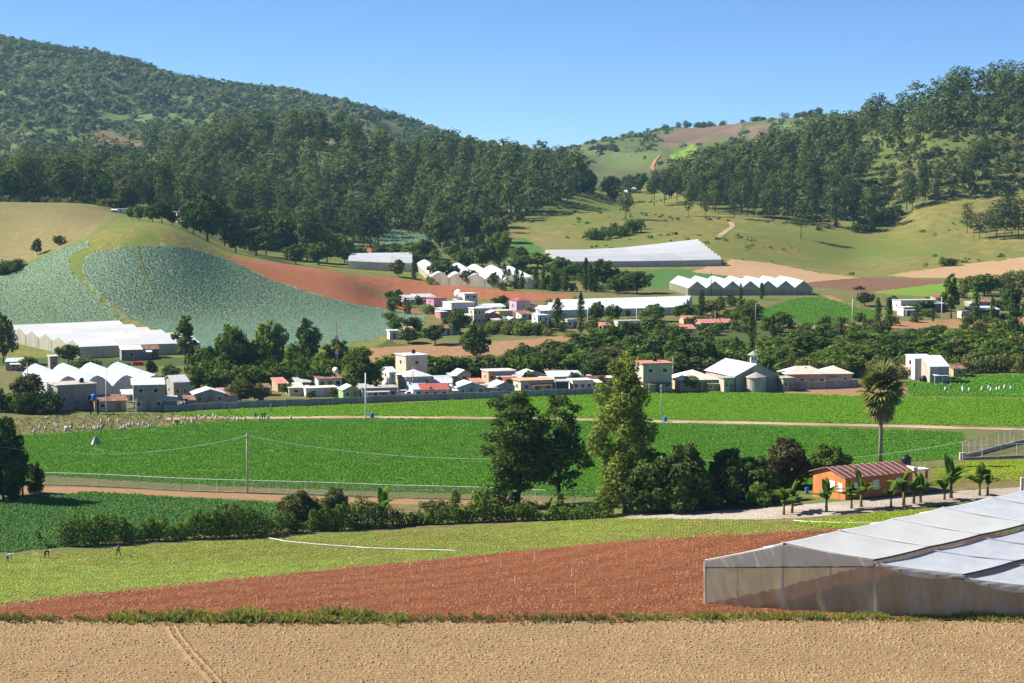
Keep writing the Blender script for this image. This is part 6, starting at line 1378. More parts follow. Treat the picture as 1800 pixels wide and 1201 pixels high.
def palm():
    p = P(1547, 812, 250); p = at(1547, 340); s = S(p.y); h = 172 / s
    o = ob('palm_tree', None, None, p, 0, label='tall fan palm with round crown and bare grey trunk', cat='palm tree')
    ob('trunk', MB().tube([(0, 0, -.4), (.05, 0, h * .3), (0, 0, h * .62), (.03, 0, h * .84)], [.42, .33, .32, .36], 12).mesh('trunk', MATS['bark_pale'], True), o)
    g = np.random.default_rng(9); V = []; F = []; n = 0
    for k in range(15):      # one fan leaf: ribs of a half circle
        a = -1.75 + 3.5 * k / 14; L = 1.55 * (1 - .12 * abs(a)); c, s_ = math.cos(a), math.sin(a); w = .11
        V += [(.9, 0, 0), (.9 + c * L * .6 - s_ * w, s_ * L * .6 + c * w, .05 - .12 * abs(s_)), (.9 + c * L, s_ * L, -.25 - .15 * abs(s_)), (.9 + c * L * .6 + s_ * w, s_ * L * .6 - c * w, -.02 - .12 * abs(s_))]; F.append((n, n + 1, n + 2, n + 3)); n += 4
    V += [(0, -.04, 0), (.95, -.03, .02), (.95, .03, .02), (0, .04, 0)]; F.append((n, n + 1, n + 2, n + 3))
    fm = npmesh('frond', np.array(V), np.array(F), MATS['l_palm']); fd = npmesh('dead_frond', np.array(V), np.array(F), MATS['l_dry'])
    for i in range(88):
        t = i / 87; el = 1.35 - 2.45 * t + .12 * g.normal(); dead = t > .86
        l = ob('frond', fd if dead else fm, o, (0, 0, h * (.86 + .02 * math.sin(i)) - (.6 if dead else 0) - t * 2.6)); l.rotation_euler = (g.normal() * .25, -el, i * 2.39996)
        k = 2.05 - .35 * g.random(); l.scale = (k * (1 if t < .7 else .85),) * 3
        if dead: l['label'] = 'dry brown hanging frond'
palm()
def big(key, seed, h, W, prof, nl, n, size, **k): KIND[key] = broad(key, seed, h, W, prof, nl, n, size, **k); fit(key)
big('acacia1', 201, 18, 4.8, [(0, .55), (.2, .95), (.45, 1), (.7, .75), (.9, .6), (1, .4)], 46, 9000, .24, h0=.17, trunk=.014, fill=.45, squash=.85, lr=(.24, .40), limbs=26, rand=1.0)
big('acacia2', 202, 18, 4.6, [(0, .45), (.25, .95), (.5, 1), (.75, .6), (1, .4)], 34, 5600, .24, h0=.18, trunk=.013, fill=.45, squash=.8, lr=(.22, .38), limbs=24, rand=1.0)
big('eucal', 203, 26, 5.4, [(0, .8), (.3, 1), (.6, .9), (.8, .72), (.92, .5), (1, .3)], 46, 17000, .27, h0=.05, trunk=.014, fill=.4, squash=1.5, lr=(.22, .38), limbs=26, rand=.9)
big('dense', 204, 9, 4.5, RND, 34, 8000, .27, h0=.06, trunk=.02, fill=.3, lr=(.2, .38), limbs=8, rand=.95)
big('dense2', 205, 7, 4.2, RND, 26, 5500, .27, h0=.05, trunk=.02, fill=.3, lr=(.2, .4), limbs=8, rand=.95)
def near(kind, u, row, hp, wp, mat, label, name='tree', ymin=240, bark='bark', cat='tree'):
    return tree_px(kind, u, row, hp, wp, ymin, name=name, mat=mat, bark=bark, label=label, cat=cat)
near('acacia1', 908, 892, 202, 118, 'l_dark', 'big dark tree, left of the two in the middle of the green field', bark='bark_dark')
near('acacia2', 985, 893, 198, 104, 'l_dark', 'big dark airy tree, right of the two in the middle of the green field', bark='bark_dark')
near('eucal', 1098, 902, 274, 104, 'l_yellow', 'tall yellow green tree standing above the gravel road end', bark='bark_pale')
near('dense', 1150, 902, 106, 104, 'l_dark', 'dark bushy tree right of the tall yellow green tree', ymin=250)
near('dense2', 1206, 900, 116, 100, 'l_dark', 'dark bushy tree second right of the tall yellow green tree', ymin=250)
near('dense', 1278, 888, 98, 90, 'l_dark', 'dark bushy tree in the middle of the shady clump', ymin=250)
near('dense2', 1330, 884, 80, 80, 'l_dark', 'dark lower tree left of the round brownish tree', ymin=250)
near('dense', 1384, 862, 90, 88, 'l_brownleaf', 'round brownish tree beside the orange house', ymin=270)
near('dense2', 1456, 850, 66, 70, 'l_mid', 'leafy tree behind the orange house', ymin=270)
near('dense', 6, 880, 146, 100, 'l_dark', 'large dark round tree cut by the left edge of the picture', ymin=240)
near('dense2', 62, 868, 54, 32, 'l_dark', 'small dark tree right of the large one at the left edge', ymin=250)
near('bush1', 1335, 890, 44, 56, 'l_mid', 'green shrub in front of the shady clump', 'shrub', 250, 'bark', 'bush')
near('bush2', 1352, 886, 40, 40, 'l_mid', 'green shrub at the gable of the orange house', 'shrub', 250, 'bark', 'bush')
near('bush3', 1250, 895, 40, 60, 'l_dark', 'dark shrub under the shady clump', 'shrub', 250, 'bark', 'bush')
near('col0', 878, 906, 82, 44, 'l_cypress', 'full green cypress at the hedge before the big dark trees', 'cypress')
near('col1', 905, 906, 42, 30, 'l_cypress', 'shorter cypress right of the full one', 'cypress')
near('col2', 800, 902, 40, 24, 'l_light', 'small pointed cypress left of the full one', 'cypress')
near('dense2', 530, 926, 62, 66, 'l_olive', 'brownish leafy bush tree, left of two above the hedge')
near('dense', 590, 924, 66, 62, 'l_olive', 'brownish leafy bush tree, right of two above the hedge')
near('bush0', 400, 936, 50, 62, 'l_olive', 'yellowish bush at the thick part of the hedge', 'shrub', 240, 'bark', 'bush')
near('bush4', 760, 910, 32, 60, 'l_olive', 'olive bush in the hedge left of the small pointed cypress', 'shrub', 240, 'bark', 'bush')
near('bush1', 850, 905, 52, 44, 'l_light', 'light green creeper covered bush left of the full cypress', 'shrub', 240, 'bark', 'bush')
near('bush2', 930, 908, 28, 36, 'l_mid', 'round green bush right of the cypresses', 'shrub', 240, 'bark', 'bush')
leaf('l_hedge', (.06, .115, .018), (.17, .26, .04), .9, .35, .1)
def hedge():
    pix = [(108, 962), (200, 955), (300, 949), (420, 944), (520, 936), (640, 929), (760, 922), (880, 917), (980, 914), (1080, 911)]
    pts = [P(u, r, 230) for u, r in pix]; o = ob('hedge', None, None, pts[0], label='long creeper covered hedge between the leafy plot and the lime green strip', cat='hedge')
    g = np.random.default_rng(77); lob = []
    L = 0
    for a, b in zip(pts[:-1], pts[1:]):
        n = max(2, int((b - a).length / .9))
        for i in range(n):
            p = a.lerp(b, i / n) - pts[0]; t = L / 100; hgt = (1.25 + .4 * math.sin(L * .35) + .25 * math.sin(L * 1.1) + .5 * g.random()) * (1.7 if L < 45 else 1.25 if L < 70 else .95)
            lob.append((p.x + g.normal() * .15, p.y + g.normal() * .3, p.z + hgt * .62, .85, .8, hgt * .75)); L += .9
    V, F = lobe_leaves(lob, 26000, .19, g, .15)
    ob('foliage', npmesh('foliage', V, F, MATS['l_hedge']), o)
    for i in range(26):
        k = i / 26 * (len(pts) - 1); a = pts[int(k)].lerp(pts[int(k) + 1], k % 1) - pts[0]
        ob('post', MB().tube([(a.x, a.y - .9, a.z - .3), (a.x + g.normal() * .06, a.y - .95, a.z + 1.2 + .5 * g.random())], .045, 5).mesh('post', MATS['bark_pale']), o)
hedge()
# weeds along the field edge
def weeds(obname, label, u0, u1, row, n, hmin, hmax, mat, dr=5):
    g = np.random.default_rng(int(u0)); p = np.array([P(u0 + (u1 - u0) * g.random(), row + dr * g.normal() * .5, 160) for _ in range(n)])
    V = []
    for i in range(7):
        a = 6.283 * i / 7 + g.random(); o = .25 + .3 * g.random(); z = .7 + .5 * g.random(); c, s = math.cos(a), math.sin(a); w = .05
        V += [(-s * w, c * w, 0), (s * w, -c * w, 0), (c * o * .6 + s * w, s * o * .6 - c * w, z * .8), (c * o, s * o, z)]
    patch = .45 + .55 * np.clip(.5 + vnoise(p[:, 0], p[:, 1], 3.5, 9), 0, 1)
    V, F = instances(p, np.array(V), np.arange(28).reshape(-1, 4), hmin, hmax, zs=patch)
    return ob(obname, npmesh(obname, V, F, MATS[mat]), label=label, cat='weeds', kind='stuff')
weeds('field_edge_weeds', 'yellow green weeds in the strip between bare field and red soil', 190, 715, 1090, 900, .55, 1.25, 'l_weed', 9)
weeds('dry_edge_weeds', 'thin dry weeds at the left and middle of the field edge', 0, 1120, 1092, 1200, .25, .75, 'l_reed', 7)
weeds('greenhouse_weeds', 'weeds along the foot of the net greenhouse', 1110, 1810, 1088, 1100, .35, .85, 'l_weed', 7)
# ------------------------------------------------------------------ tracks, poles, wires, fences
ribbon('field_track', [(290, 737), (420, 735), (560, 734), (640, 734), (800, 735), (1050, 739), (1250, 743), (1480, 748), (1650, 752), (1810, 756)], 4.2, 'm_track', 330, .06, kind='structure')
ribbon('foot_path', [(62, 972), (66, 990), (58, 1010), (46, 1030), (46, 1056)], .9, 'm_terrace', 190, .03, 1.0, kind='structure')
ribbon('drain_furrow', [(302, 1103), (312, 1122), (335, 1150), (360, 1178), (385, 1205)], .42, 'm_plough', 160, .03, .7, kind='structure')
ribbon('cabbage_track', [(240, 434), (247, 460), (256, 485), (270, 505), (292, 525)], .6, 'm_knoll', 600, .22, 2, kind='structure')
ribbon('hill_path', [(1262, 418), (1275, 408), (1288, 398), (1284, 391)], 3.0, 'm_track', 980, .15, 4, kind='structure')
ribbon('gully_path', [(1290, 612), (1330, 618), (1375, 622)], 2.2, 'm_track', 540, .12, 3, kind='structure')
ribbon('farm_track', [(1450, 520), (1478, 532), (1510, 542), (1545, 548)], 3.4, 'm_terrace', 640, .12, 3, kind='structure')
ribbon('distant_road', [(1150, 305), (1146, 295), (1152, 283), (1160, 275)], 4.0, 'm_terrace', 1760, 1.2, 8, kind='structure')
def bank(name, label, pix, side, h, mat, ymin=160):
    pts = [P(u, r, ymin) for u, r in pix]; line = []
    for a, b in zip(pts[:-1], pts[1:]): line += [a.lerp(b, i / 14) for i in range(14)]
    m = MB(); L = []
    for i, p in enumerate(line):
        d = line[min(i + 1, len(line) - 1)] - line[max(i - 1, 0)]; s = Vector((-d.y, d.x, 0)).normalized(); row_ = []
        for o, z in ((.18, 0), (.34 + .1 * random.random(), h * random.uniform(.5, 1.3)), (.75 + .2 * random.random(), 0)):
            q = p + s * o * side; row_.append((q.x, q.y, float(zxy(q.x, q.y)) + z + .01))
        L.append(row_)
    for a, b in zip(L[:-1], L[1:]):
        for k in (0, 1): m.poly([a[k], a[k + 1], b[k + 1], b[k]])
    m.ob(name, MATS[mat], smooth=True, kind='structure')
FUR = [(302, 1103), (312, 1122), (335, 1150), (360, 1178), (385, 1205)]
bank('furrow_bank', '', FUR, 1, .2, 'm_front'); bank('furrow_bank', '', FUR, -1, .2, 'm_front')
def pole(label, u, row, hp, ymin, mat='w_concrete', arm=True, r=.15):
    p = P(u, row, ymin); h = hp / S(p.y); o = ob('utility_pole', None, None, p, 0, label=label, cat='utility pole')
    ob('shaft', MB().tube([(0, 0, -.5), (0, 0, h)], [r, r * .65], 8).mesh('shaft', MATS[mat], True), o)
    if arm:
        ob('bracket', MB().box(-.35, .35, -.05, .05, h - .7, h - .58).mesh('bracket', MATS['metal']), o)
        for x in (-.3, .3): ob('insulator', MB().lathe([(.05, h - .58), (.08, h - .5), (.04, h - .4)], (x, 0, 0), 8).mesh('insulator', MATS['white_paint']), o)
    return p, h
pA, hA = pole('grey utility pole beside the dirt road and wire fence', 435, 868, 108, 240, 'w_concrete', True, .16)
ob('street_light', MB().tube([(0, 0, 0), (.7, -.2, .25), (1.1, -.3, .2)], .04, 6).tube([(1.0, -.28, .2), (1.4, -.38, .2)], .09, 6).mesh('street_light', MATS['metal']), None, pA + Vector((.1, 0, hA * .73)), label='small lamp arm fixed to the grey pole by the dirt road', cat='lamp')
pole('white concrete pole at the track edge in front of the village', 643, 735, 80, 330, 'white_paint', False, .2)
pole('grey pole at the track beside a blue barrel', 1162, 741, 66, 330, 'w_concrete', True, .13)
for lab, u, r, h, ym, m in [('white pole in front of the left village porch house', 187, 728, 82, 430, 'white_paint'), ('white pole behind the left hedge and greenhouse', 49, 700, 62, 470, 'w_concrete'), ('pole with white box behind the left garden', 352, 690, 40, 500, 'w_concrete'),
    ('white pole before the long white roof', 1119, 578, 44, 590, 'white_paint'), ('white pole beside the narrow poplar in the upper village', 1033, 580, 50, 590, 'white_paint'), ('grey pole left of the salmon roofed long house', 1257, 588, 42, 590, 'w_concrete'), ('tall pole at the left edge of the bean field', 1328, 576, 44, 590, 'w_concrete'),
    ('white pole on the earth bank by the bean field', 1498, 570, 44, 590, 'white_paint'), ('white pole before the farm houses', 1655, 564, 42, 590, 'white_paint'), ('pole behind the cream hipped roof house', 1183, 664, 36, 500, 'w_concrete'), ('dark mast above the saw-tooth greenhouse', 1250, 520, 42, 690, 'bark_dark'), ('thin pole in the red field', 756, 530, 24, 650, 'w_concrete'),
    ('pole at the right edge of the cabbage field', 709, 575, 28, 590, 'w_concrete'), ('pole before the tall cream house', 726, 690, 46, 480, 'w_concrete')]: pole(lab, u, r, h, ym, m, False, .14)
def wire(label, a, b, sag_, r=.03):
    pts = [a.lerp(b, i / 24) - a + Vector((0, 0, -sag_ * 4 * (i / 24) * (1 - i / 24))) for i in range(25)]
    MB().tube(pts, r, 4).ob('power_line', MATS['zinc_white'], loc=a, label=label, cat='power line')
top = pA + Vector((0, 0, hA - .45))
wire('pale power line sagging left from the grey pole over the green field', top, px3(-60, 775, 318), 2.6)
wire('pale power line sagging right from the grey pole towards the big trees', top, px3(900, 806, 330), 1.2)
wire('pale power line running right from behind the palm', px3(1120, 800, 335), px3(1700, 775, 330), 2.2, .022)
def mast():
    p = P(592, 660, 520); h = 96 / S(p.y); o = ob('radio_mast', None, None, p, 0, label='thin red lattice radio mast above the village trees', cat='radio mast')
    for k in range(3):
        a = k * 2.094; ob('leg', MB().tube([(.3 * math.cos(a), .3 * math.sin(a), 0), (.16 * math.cos(a), .16 * math.sin(a), h)], .035, 4).mesh('leg', MATS['roof_red']), o)
    m = MB(); n = 18
    for i in range(n):
        z0, z1 = h * i / n, h * (i + 1) / n; r0, r1 = .3 - .14 * i / n, .3 - .14 * (i + 1) / n
        for k in range(3):
            a, b = k * 2.094, (k + 1) * 2.094; m.tube([(r0 * math.cos(a), r0 * math.sin(a), z0), (r1 * math.cos(b), r1 * math.sin(b), z1)], .02, 4, False)
    ob('lattice', m.mesh('lattice', MATS['roof_red']), o, kind='stuff')
    for z in (.42, .70): ob('dish', MB().lathe([(.05, -.12), (.45, 0), (.5, .06)], (0, 0, 0), 14).mesh('dish', MATS['white_paint']), o, (.1, -.4, h * z)).rotation_euler = (R(80), 0, 0)
mast()
def dish(label, u, row, ymin, r, h):
    p = P(u, row, ymin); o = ob('satellite_dish', None, None, p, 0, label=label, cat='satellite dish')
    ob('stand', MB().tube([(0, 0, -.3), (0, 0, h)], .08, 6).mesh('stand', MATS['metal']), o)
    d = ob('bowl', MB().lathe([(.05, -r * .35), (r * .6, -r * .2), (r, .1), (r, .14)], (0, 0, 0), 20).mesh('bowl', MATS['white_paint'], True), o, (0, -.2, h)); d.rotation_euler = (R(75), 0, R(-20))
dish('white satellite dish on the shed roof left of the broad dark tree', 590, 676, 490, .9, 3.6)
dish('big white satellite dish on the highest upper village house', 805, 538, 610, 1.5, 4.6)
def wire_fence(label, pix, ymin, h, rail=True, step=3.0, wall=0, name='wire_fence'):
    pts = [P(u, r, ymin) for u, r in pix]; o = ob(name, None, None, pts[0], label=label, cat='fence')
    for a, b in zip(pts[:-1], pts[1:]):
        d = b - a; n = max(1, int(d.length / step))
        for i in range(n + 1):
            p = a + d * (i / n); z = float(zxy(p.x, p.y)); q = Vector((p.x, p.y, z)) - pts[0]
            ob('post', MB().tube([(q.x, q.y, q.z - .3), (q.x, q.y, q.z + wall + h)], .045, 6).mesh('post', MATS['zinc_white']), o)
            if i < n:
                p2 = a + d * ((i + 1) / n); q2 = Vector((p2.x, p2.y, float(zxy(p2.x, p2.y)))) - pts[0]; up = Vector((0, 0, h + wall)); lo = Vector((0, 0, wall + .05)); e = d.normalized() * .05
                ob('mesh_panel', MB().poly([q + lo + e, q2 + lo - e, q2 + up - e, q + up + e]).mesh('mesh_panel', MATS['chain_link']), o)
                if rail: ob('top_rail', MB().tube([q + up, q2 + up], .045, 5).mesh('top_rail', MATS['zinc_white']), o)
                nn = Vector((-d.y, d.x, 0)).normalized() * .1; hh = wall if wall else .22
                ob('kerb', MB().slab([q + nn + e + Vector((0, 0, hh)), q2 + nn - e + Vector((0, 0, hh)), q2 - nn - e + Vector((0, 0, hh)), q - nn + e + Vector((0, 0, hh))], hh + .5).mesh('kerb', MATS['w_cream' if not wall else 'w_concrete']), o)
            if i % 9 == 4: ob('brace', MB().tube([(q.x, q.y, q.z + h * .8), (q.x - 1.1, q.y - .1, q.z)], .035, 5).mesh('brace', MATS['zinc_white']), o)
    return o
wire_fence('long chain link fence with pale posts along the dirt road', [(60, 853), (320, 864), (600, 873), (840, 880), (1045, 886)], 290, 2.2)
wire_fence('chain link fence on a low wall around the plot right of the palm, far side', [(1692, 806), (1745, 793), (1785, 782), (1830, 772)], 330, 2.4, True, 3, .7)
wire_fence('chain link fence on a low wall around the plot right of the palm, near side', [(1692, 809), (1760, 807), (1840, 803)], 320, 2.2, True, 3, .5)
MB().box(-.55, .55, -.5, .5, -.4, 1.3).ob('corner_pier', MATS['w_concrete'], loc=P(1692, 808, 325), label='concrete pier at the corner of the fenced plot', cat='pier')
MB().box(-.2, .2, -.2, .2, -.5, 3.0).ob('gate_post', MATS['roof_cream'], loc=P(1796, 876, 230), label='pale concrete post at the right edge beside the gravel road', cat='post')
p = P(168, 782, 330)
MB().poly([(-.9, -.6, 0), (.9, -.6, 0), (.55, 0, 1.6), (-.15, 0, 1.6)]).poly([(-.9, .6, 0), (-.15, 0.05, 1.6), (.55, .05, 1.6), (.9, .6, 0)]).poly([(-.9, -.6, 0), (-.15, 0, 1.6), (-.15, .05, 1.6), (-.9, .6, 0)]).poly([(.9, -.6, 0), (.9, .6, 0), (.55, .05, 1.6), (.55, 0, 1.6)]).poly([(-.15, 0, 1.6), (.55, 0, 1.6), (.55, .05, 1.6), (-.15, .05, 1.6)]).ob('guard_shelter', MATS['w_concrete'], loc=p, label='small grey tent shaped shelter standing in the green field', cat='shelter').rotation_euler = (0, 0, R(38))
for lab, u, r in [('blue barrel at the foot of the white concrete pole', 654, 735), ('blue barrel at the foot of the grey pole by the track', 1169, 742)]:
    b = MB().lathe([(.42, 0), (.46, .12), (.43, .5), (.46, .95), (.4, 1.02)], sides=16).ob('barrel', MATS['blue_plastic'], smooth=True, loc=P(u, r, 330), label=lab, cat='barrel')
    ob('rim', MB().lathe([(.44, 1.0), (.46, 1.05), (.38, 1.06)]).mesh('rim', MATS['blue_plastic']), b)
def stand_tank():
    p = P(166, 728, 430); o = ob('tank_stand', None, None, p, 0, label='dark post stand under the blue tank left of the porch house', cat='stand')
    for x in (-.8, .8):
        for y in (-.5, .5): ob('leg', MB().box(x - .1, x + .1, y - .1, y + .1, -.4, 3.0).mesh('leg', MATS['bark_dark']), o)
    ob('platform', MB().box(-1.05, 1.05, -.75, .75, 3.0, 3.15).mesh('platform', MATS['bark_dark']), o)
    tank('blue water tank on the dark post stand', p + Vector((0, 0, 3.15)), 1.2, 'blue_plastic')
stand_tank()
tank('pale blue water tank beside the low grey gabled house', P(322, 716, 450), 1.1, 'blue_plastic')
MB().box(-1.6, 1.6, -.9, .9, 0, .25).box(-1.3, 1.3, -.7, .7, .25, 1.0).ob('red_container', MATS['red_plastic'], loc=P(243, 642, 520), label='bright red container between the bushes behind the ridged greenhouse', cat='container')
def scaffold():
    p = P(232, 728, 430); o = ob('scaffold', None, None, p, 0, label='pale scaffold frame in front of the porch house', cat='scaffold')
    for x in (-1, 1):
        for y in (-.6, .6): ob('upright', MB().tube([(x, y, -.2), (x, y, 3.4)], .05, 5).mesh('upright', MATS['roof_cream']), o)
    for z in (.8, 1.8, 2.8):
        for y in (-.6, .6): ob('bar', MB().tube([(-1, y, z), (1, y, z)], .045, 5).mesh('bar', MATS['roof_cream']), o)
scaffold()
# ------------------------------------------------------------------ vehicles
plain('paint_white', (.8, .8, .79), .3, .05, 1); plain('paint_dark', (.10, .02, .025), .3, .1, 1); plain('tyre', (.02, .02, .02), .9, .2, 3)
def car(label, pos, rz, mat, truck=False):
    o = ob('parked_car', None, None, pos, rz, label=label, cat='car'); L, W = (5.0, 1.8) if truck else (4.4, 1.75)
    side = [(-L / 2, .45), (L / 2, .45), (L / 2, .8), (L / 2 - .15, .95), (L * .22, 1.05)] + ([(-L * .02, 1.05), (-L / 2, 1.05)] if truck else [(-L / 2 + .1, 1.08), (-L / 2, .9)])
    cab = [(L * .2, 1.05), (L * .1, 1.62), (-L * .08, 1.68), (-L * .1, 1.05)] if truck else [(L * .2, 1.05), (L * .06, 1.6), (-L * .36, 1.62), (-L * .46, 1.06)]
    def ext(pr, w):
        m = MB(); m.poly([(x, -w, z) for x, z in pr]); m.poly([(x, w, z) for x, z in pr][::-1])
        for i in range(len(pr)):
            a, b = pr[i], pr[(i + 1) % len(pr)]; m.poly([(a[0], -w, a[1]), (a[0], w, a[1]), (b[0], w, b[1]), (b[0], -w, b[1])])
        return m
    ob('body', ext(side, W / 2).mesh('body', MATS[mat]), o); c = ob('cabin', ext(cab, W / 2 - .12).mesh('cabin', MATS[mat]), o)
    x0, x1 = cab[3][0] + .12, cab[0][0] - .3
    for s in (-1, 1): ob('side_window', MB().box(x0 + .1, x1 - .1, s * (W / 2 - .12) - .015, s * (W / 2 - .12) + .015, 1.14, 1.52).mesh('side_window', MATS['glass']), c)
    for x in (-L * .31, L * .31):
        for s in (-1, 1):
            w = ob('wheel', MB().tube([(x, s * (W / 2 - .2), .34), (x, s * (W / 2 + .02), .34)], .34, 14).mesh('wheel', MATS['tyre']), o)
            ob('rim', MB().tube([(x, s * (W / 2 + .02), .34), (x, s * (W / 2 + .035), .34)], .19, 12).mesh('rim', MATS['metal']), w)
    for s in (-1, 1): ob('headlight', MB().box(L / 2 - .04, L / 2 + .03, s * .6 - .16, s * .6 + .16, .68, .82).mesh('headlight', MATS['white_paint']), o)
    return o
car('white pickup truck parked behind the wall below the tall cream house', P(719, 700, 466), R(190), 'paint_white', True)
car('white car parked left of the pickup below the tall cream house', P(704, 698, 468), R(200), 'paint_white')
car('dark red truck standing at the edge of the brown field on the right', P(1510, 510, 640), R(30), 'paint_dark', True)
def tractor():
    p = P(1628, 672, 480); o = ob('tractor', None, None, p, R(15), label='dark farm machine in front of the white house on the right', cat='tractor')
    ob('body', MB().box(-1.2, 1.4, -.4, .4, .6, 1.3).box(-1.1, -.3, -.45, .45, 1.3, 1.6).mesh('body', MATS['roof_maroon']), o); ob('seat', MB().box(-.9, -.5, -.25, .25, 1.6, 1.75).mesh('seat', MATS['tyre']), o)
    for x, r in ((-.8, .7), (1.0, .45)):
        for s in (-1, 1): ob('wheel', MB().tube([(x, s * .5, r), (x, s * .85, r)], r, 16).mesh('wheel', MATS['tyre']), o)
tractor()
# ------------------------------------------------------------------ sacks, stakes, pipes
plain('sack', (.66, .64, .60), .8, .15, 3); plain('stake', (.62, .57, .48), .9, .3, 4); plain('pipe', (.78, .77, .74), .5, .15, 1)
SACK = [MB().lathe([(.10, 0), (.27, .05), (.30, .35), (.28, .7), (.17, .88), (.08, .93), (.14, 1.02)], sides=10).mesh('sack', MATS['sack'], True), MB().tube([(-.55, 0, .25), (-.4, 0, .26), (0, 0, .27), (.4, 0, .26), (.55, 0, .25)], [.1, .25, .28, .25, .08], 10).mesh('lying_sack', MATS['sack'], True)]
SK = [(83, 736), (97, 749), (100, 751), (70, 754), (80, 755), (60, 761), (115, 758), (118, 756), (148, 754), (116, 752), (125, 753), (165, 755), (168, 756), (173, 755), (178, 755), (178, 743), (192, 741), (208, 742), (213, 755), (218, 754), (224, 750), (228, 749), (234, 748), (244, 750), (252, 746), (262, 752), (266, 750), (280, 735), (306, 746), (310, 747), (320, 747), (325, 738), (338, 743), (350, 735), (361, 735), (375, 733), (380, 734), (412, 738), (418, 740), (430, 739), (456, 738), (472, 737), (511, 737)]
for i, (u, r) in enumerate(SK):
    s = ob('sack', SACK[0 if i % 9 else 1], None, P(u, r + 1, 370), random.random() * 6, label='white filled sack standing among the harvested rows on the left' if i % 9 else 'white sack lying on its side among the harvested rows on the left', cat='sack', group='sacks of the harvested field' if i % 9 else 'lying sacks of the harvested field'); s.scale = (.85, .85, .9)
for i, (u, r) in enumerate([(1662, 688), (1692, 686), (1693, 690), (1704, 689), (1726, 688), (1738, 685), (1742, 689), (1752, 688), (1757, 687), (1766, 684), (1777, 686)]):
    s = ob('sack', SACK[0], None, P(u, r, 440), random.random() * 6, label='white filled sack on the green plot right of the white house', cat='sack', group='sacks of the right hand plot'); s.scale = (1.0, 1.0, 1.1)
ST = [(540, 1000), (570, 1013), (640, 1019), (470, 1017), (418, 1014), (286, 1031), (345, 1036), (190, 1072), (172, 1058), (42, 1070), (452, 1063), (312, 1040), (602, 1055), (604, 1025), (680, 992), (681, 975), (720, 1000), (743, 1008), (779, 1000), (800, 972), (838, 1048), (854, 988), (857, 1082), (860, 1086), (705, 1080), (709, 1062), (880, 1000), (905, 1030), (940, 985), (958, 968), (1005, 1015), (1012, 1045), (1050, 990), (1108, 960), (1115, 1000), (1120, 1035), (1160, 975), (1185, 1050), (1205, 965), (1225, 1000), (1306, 952), (1207, 1015), (98, 1125), (195, 1190), (330, 1000), (160, 1020)]
SMESH = MB().tube([(0, 0, -.15), (.02, 0, 1.0)], [.04, .032], 5).mesh('stake', MATS['stake'])
for i, (u, r) in enumerate(ST):
    o = ob('stake', SMESH, None, P(u, r, 160), 0, label='thin pale wooden stake stuck in the red soil and its edges', cat='stake', group='stakes in the ploughed field'); o.rotation_euler = (random.gauss(0, .05), random.gauss(0, .06), 0); o.scale[2] = random.uniform(.8, 1.25)
def pipe(label, pix, ymin, r=.07):
    pts = []
    for (a, b) in zip(pix[:-1], pix[1:]):
        for i in range(6): pts.append(P(a[0] + (b[0] - a[0]) * i / 6, a[1] + (b[1] - a[1]) * i / 6, ymin) + Vector((0, 0, .12 + .03 * random.random())))
    pts.append(P(*pix[-1], ymin) + Vector((0, 0, .1))); o = pts[0].copy()
    MB().tube([p - o for p in pts], r, 6).ob('irrigation_pipe', MATS['pipe'], loc=o, label=label, cat='pipe')
pipe('white irrigation pipe lying across the lime green strip', [(470, 947), (500, 953), (560, 959), (640, 965), (720, 968), (800, 970)], 230)
pipe('white pipe along the lettuce bed beside the net greenhouse', [(1395, 917), (1430, 920), (1500, 921), (1560, 922)], 225, .06)
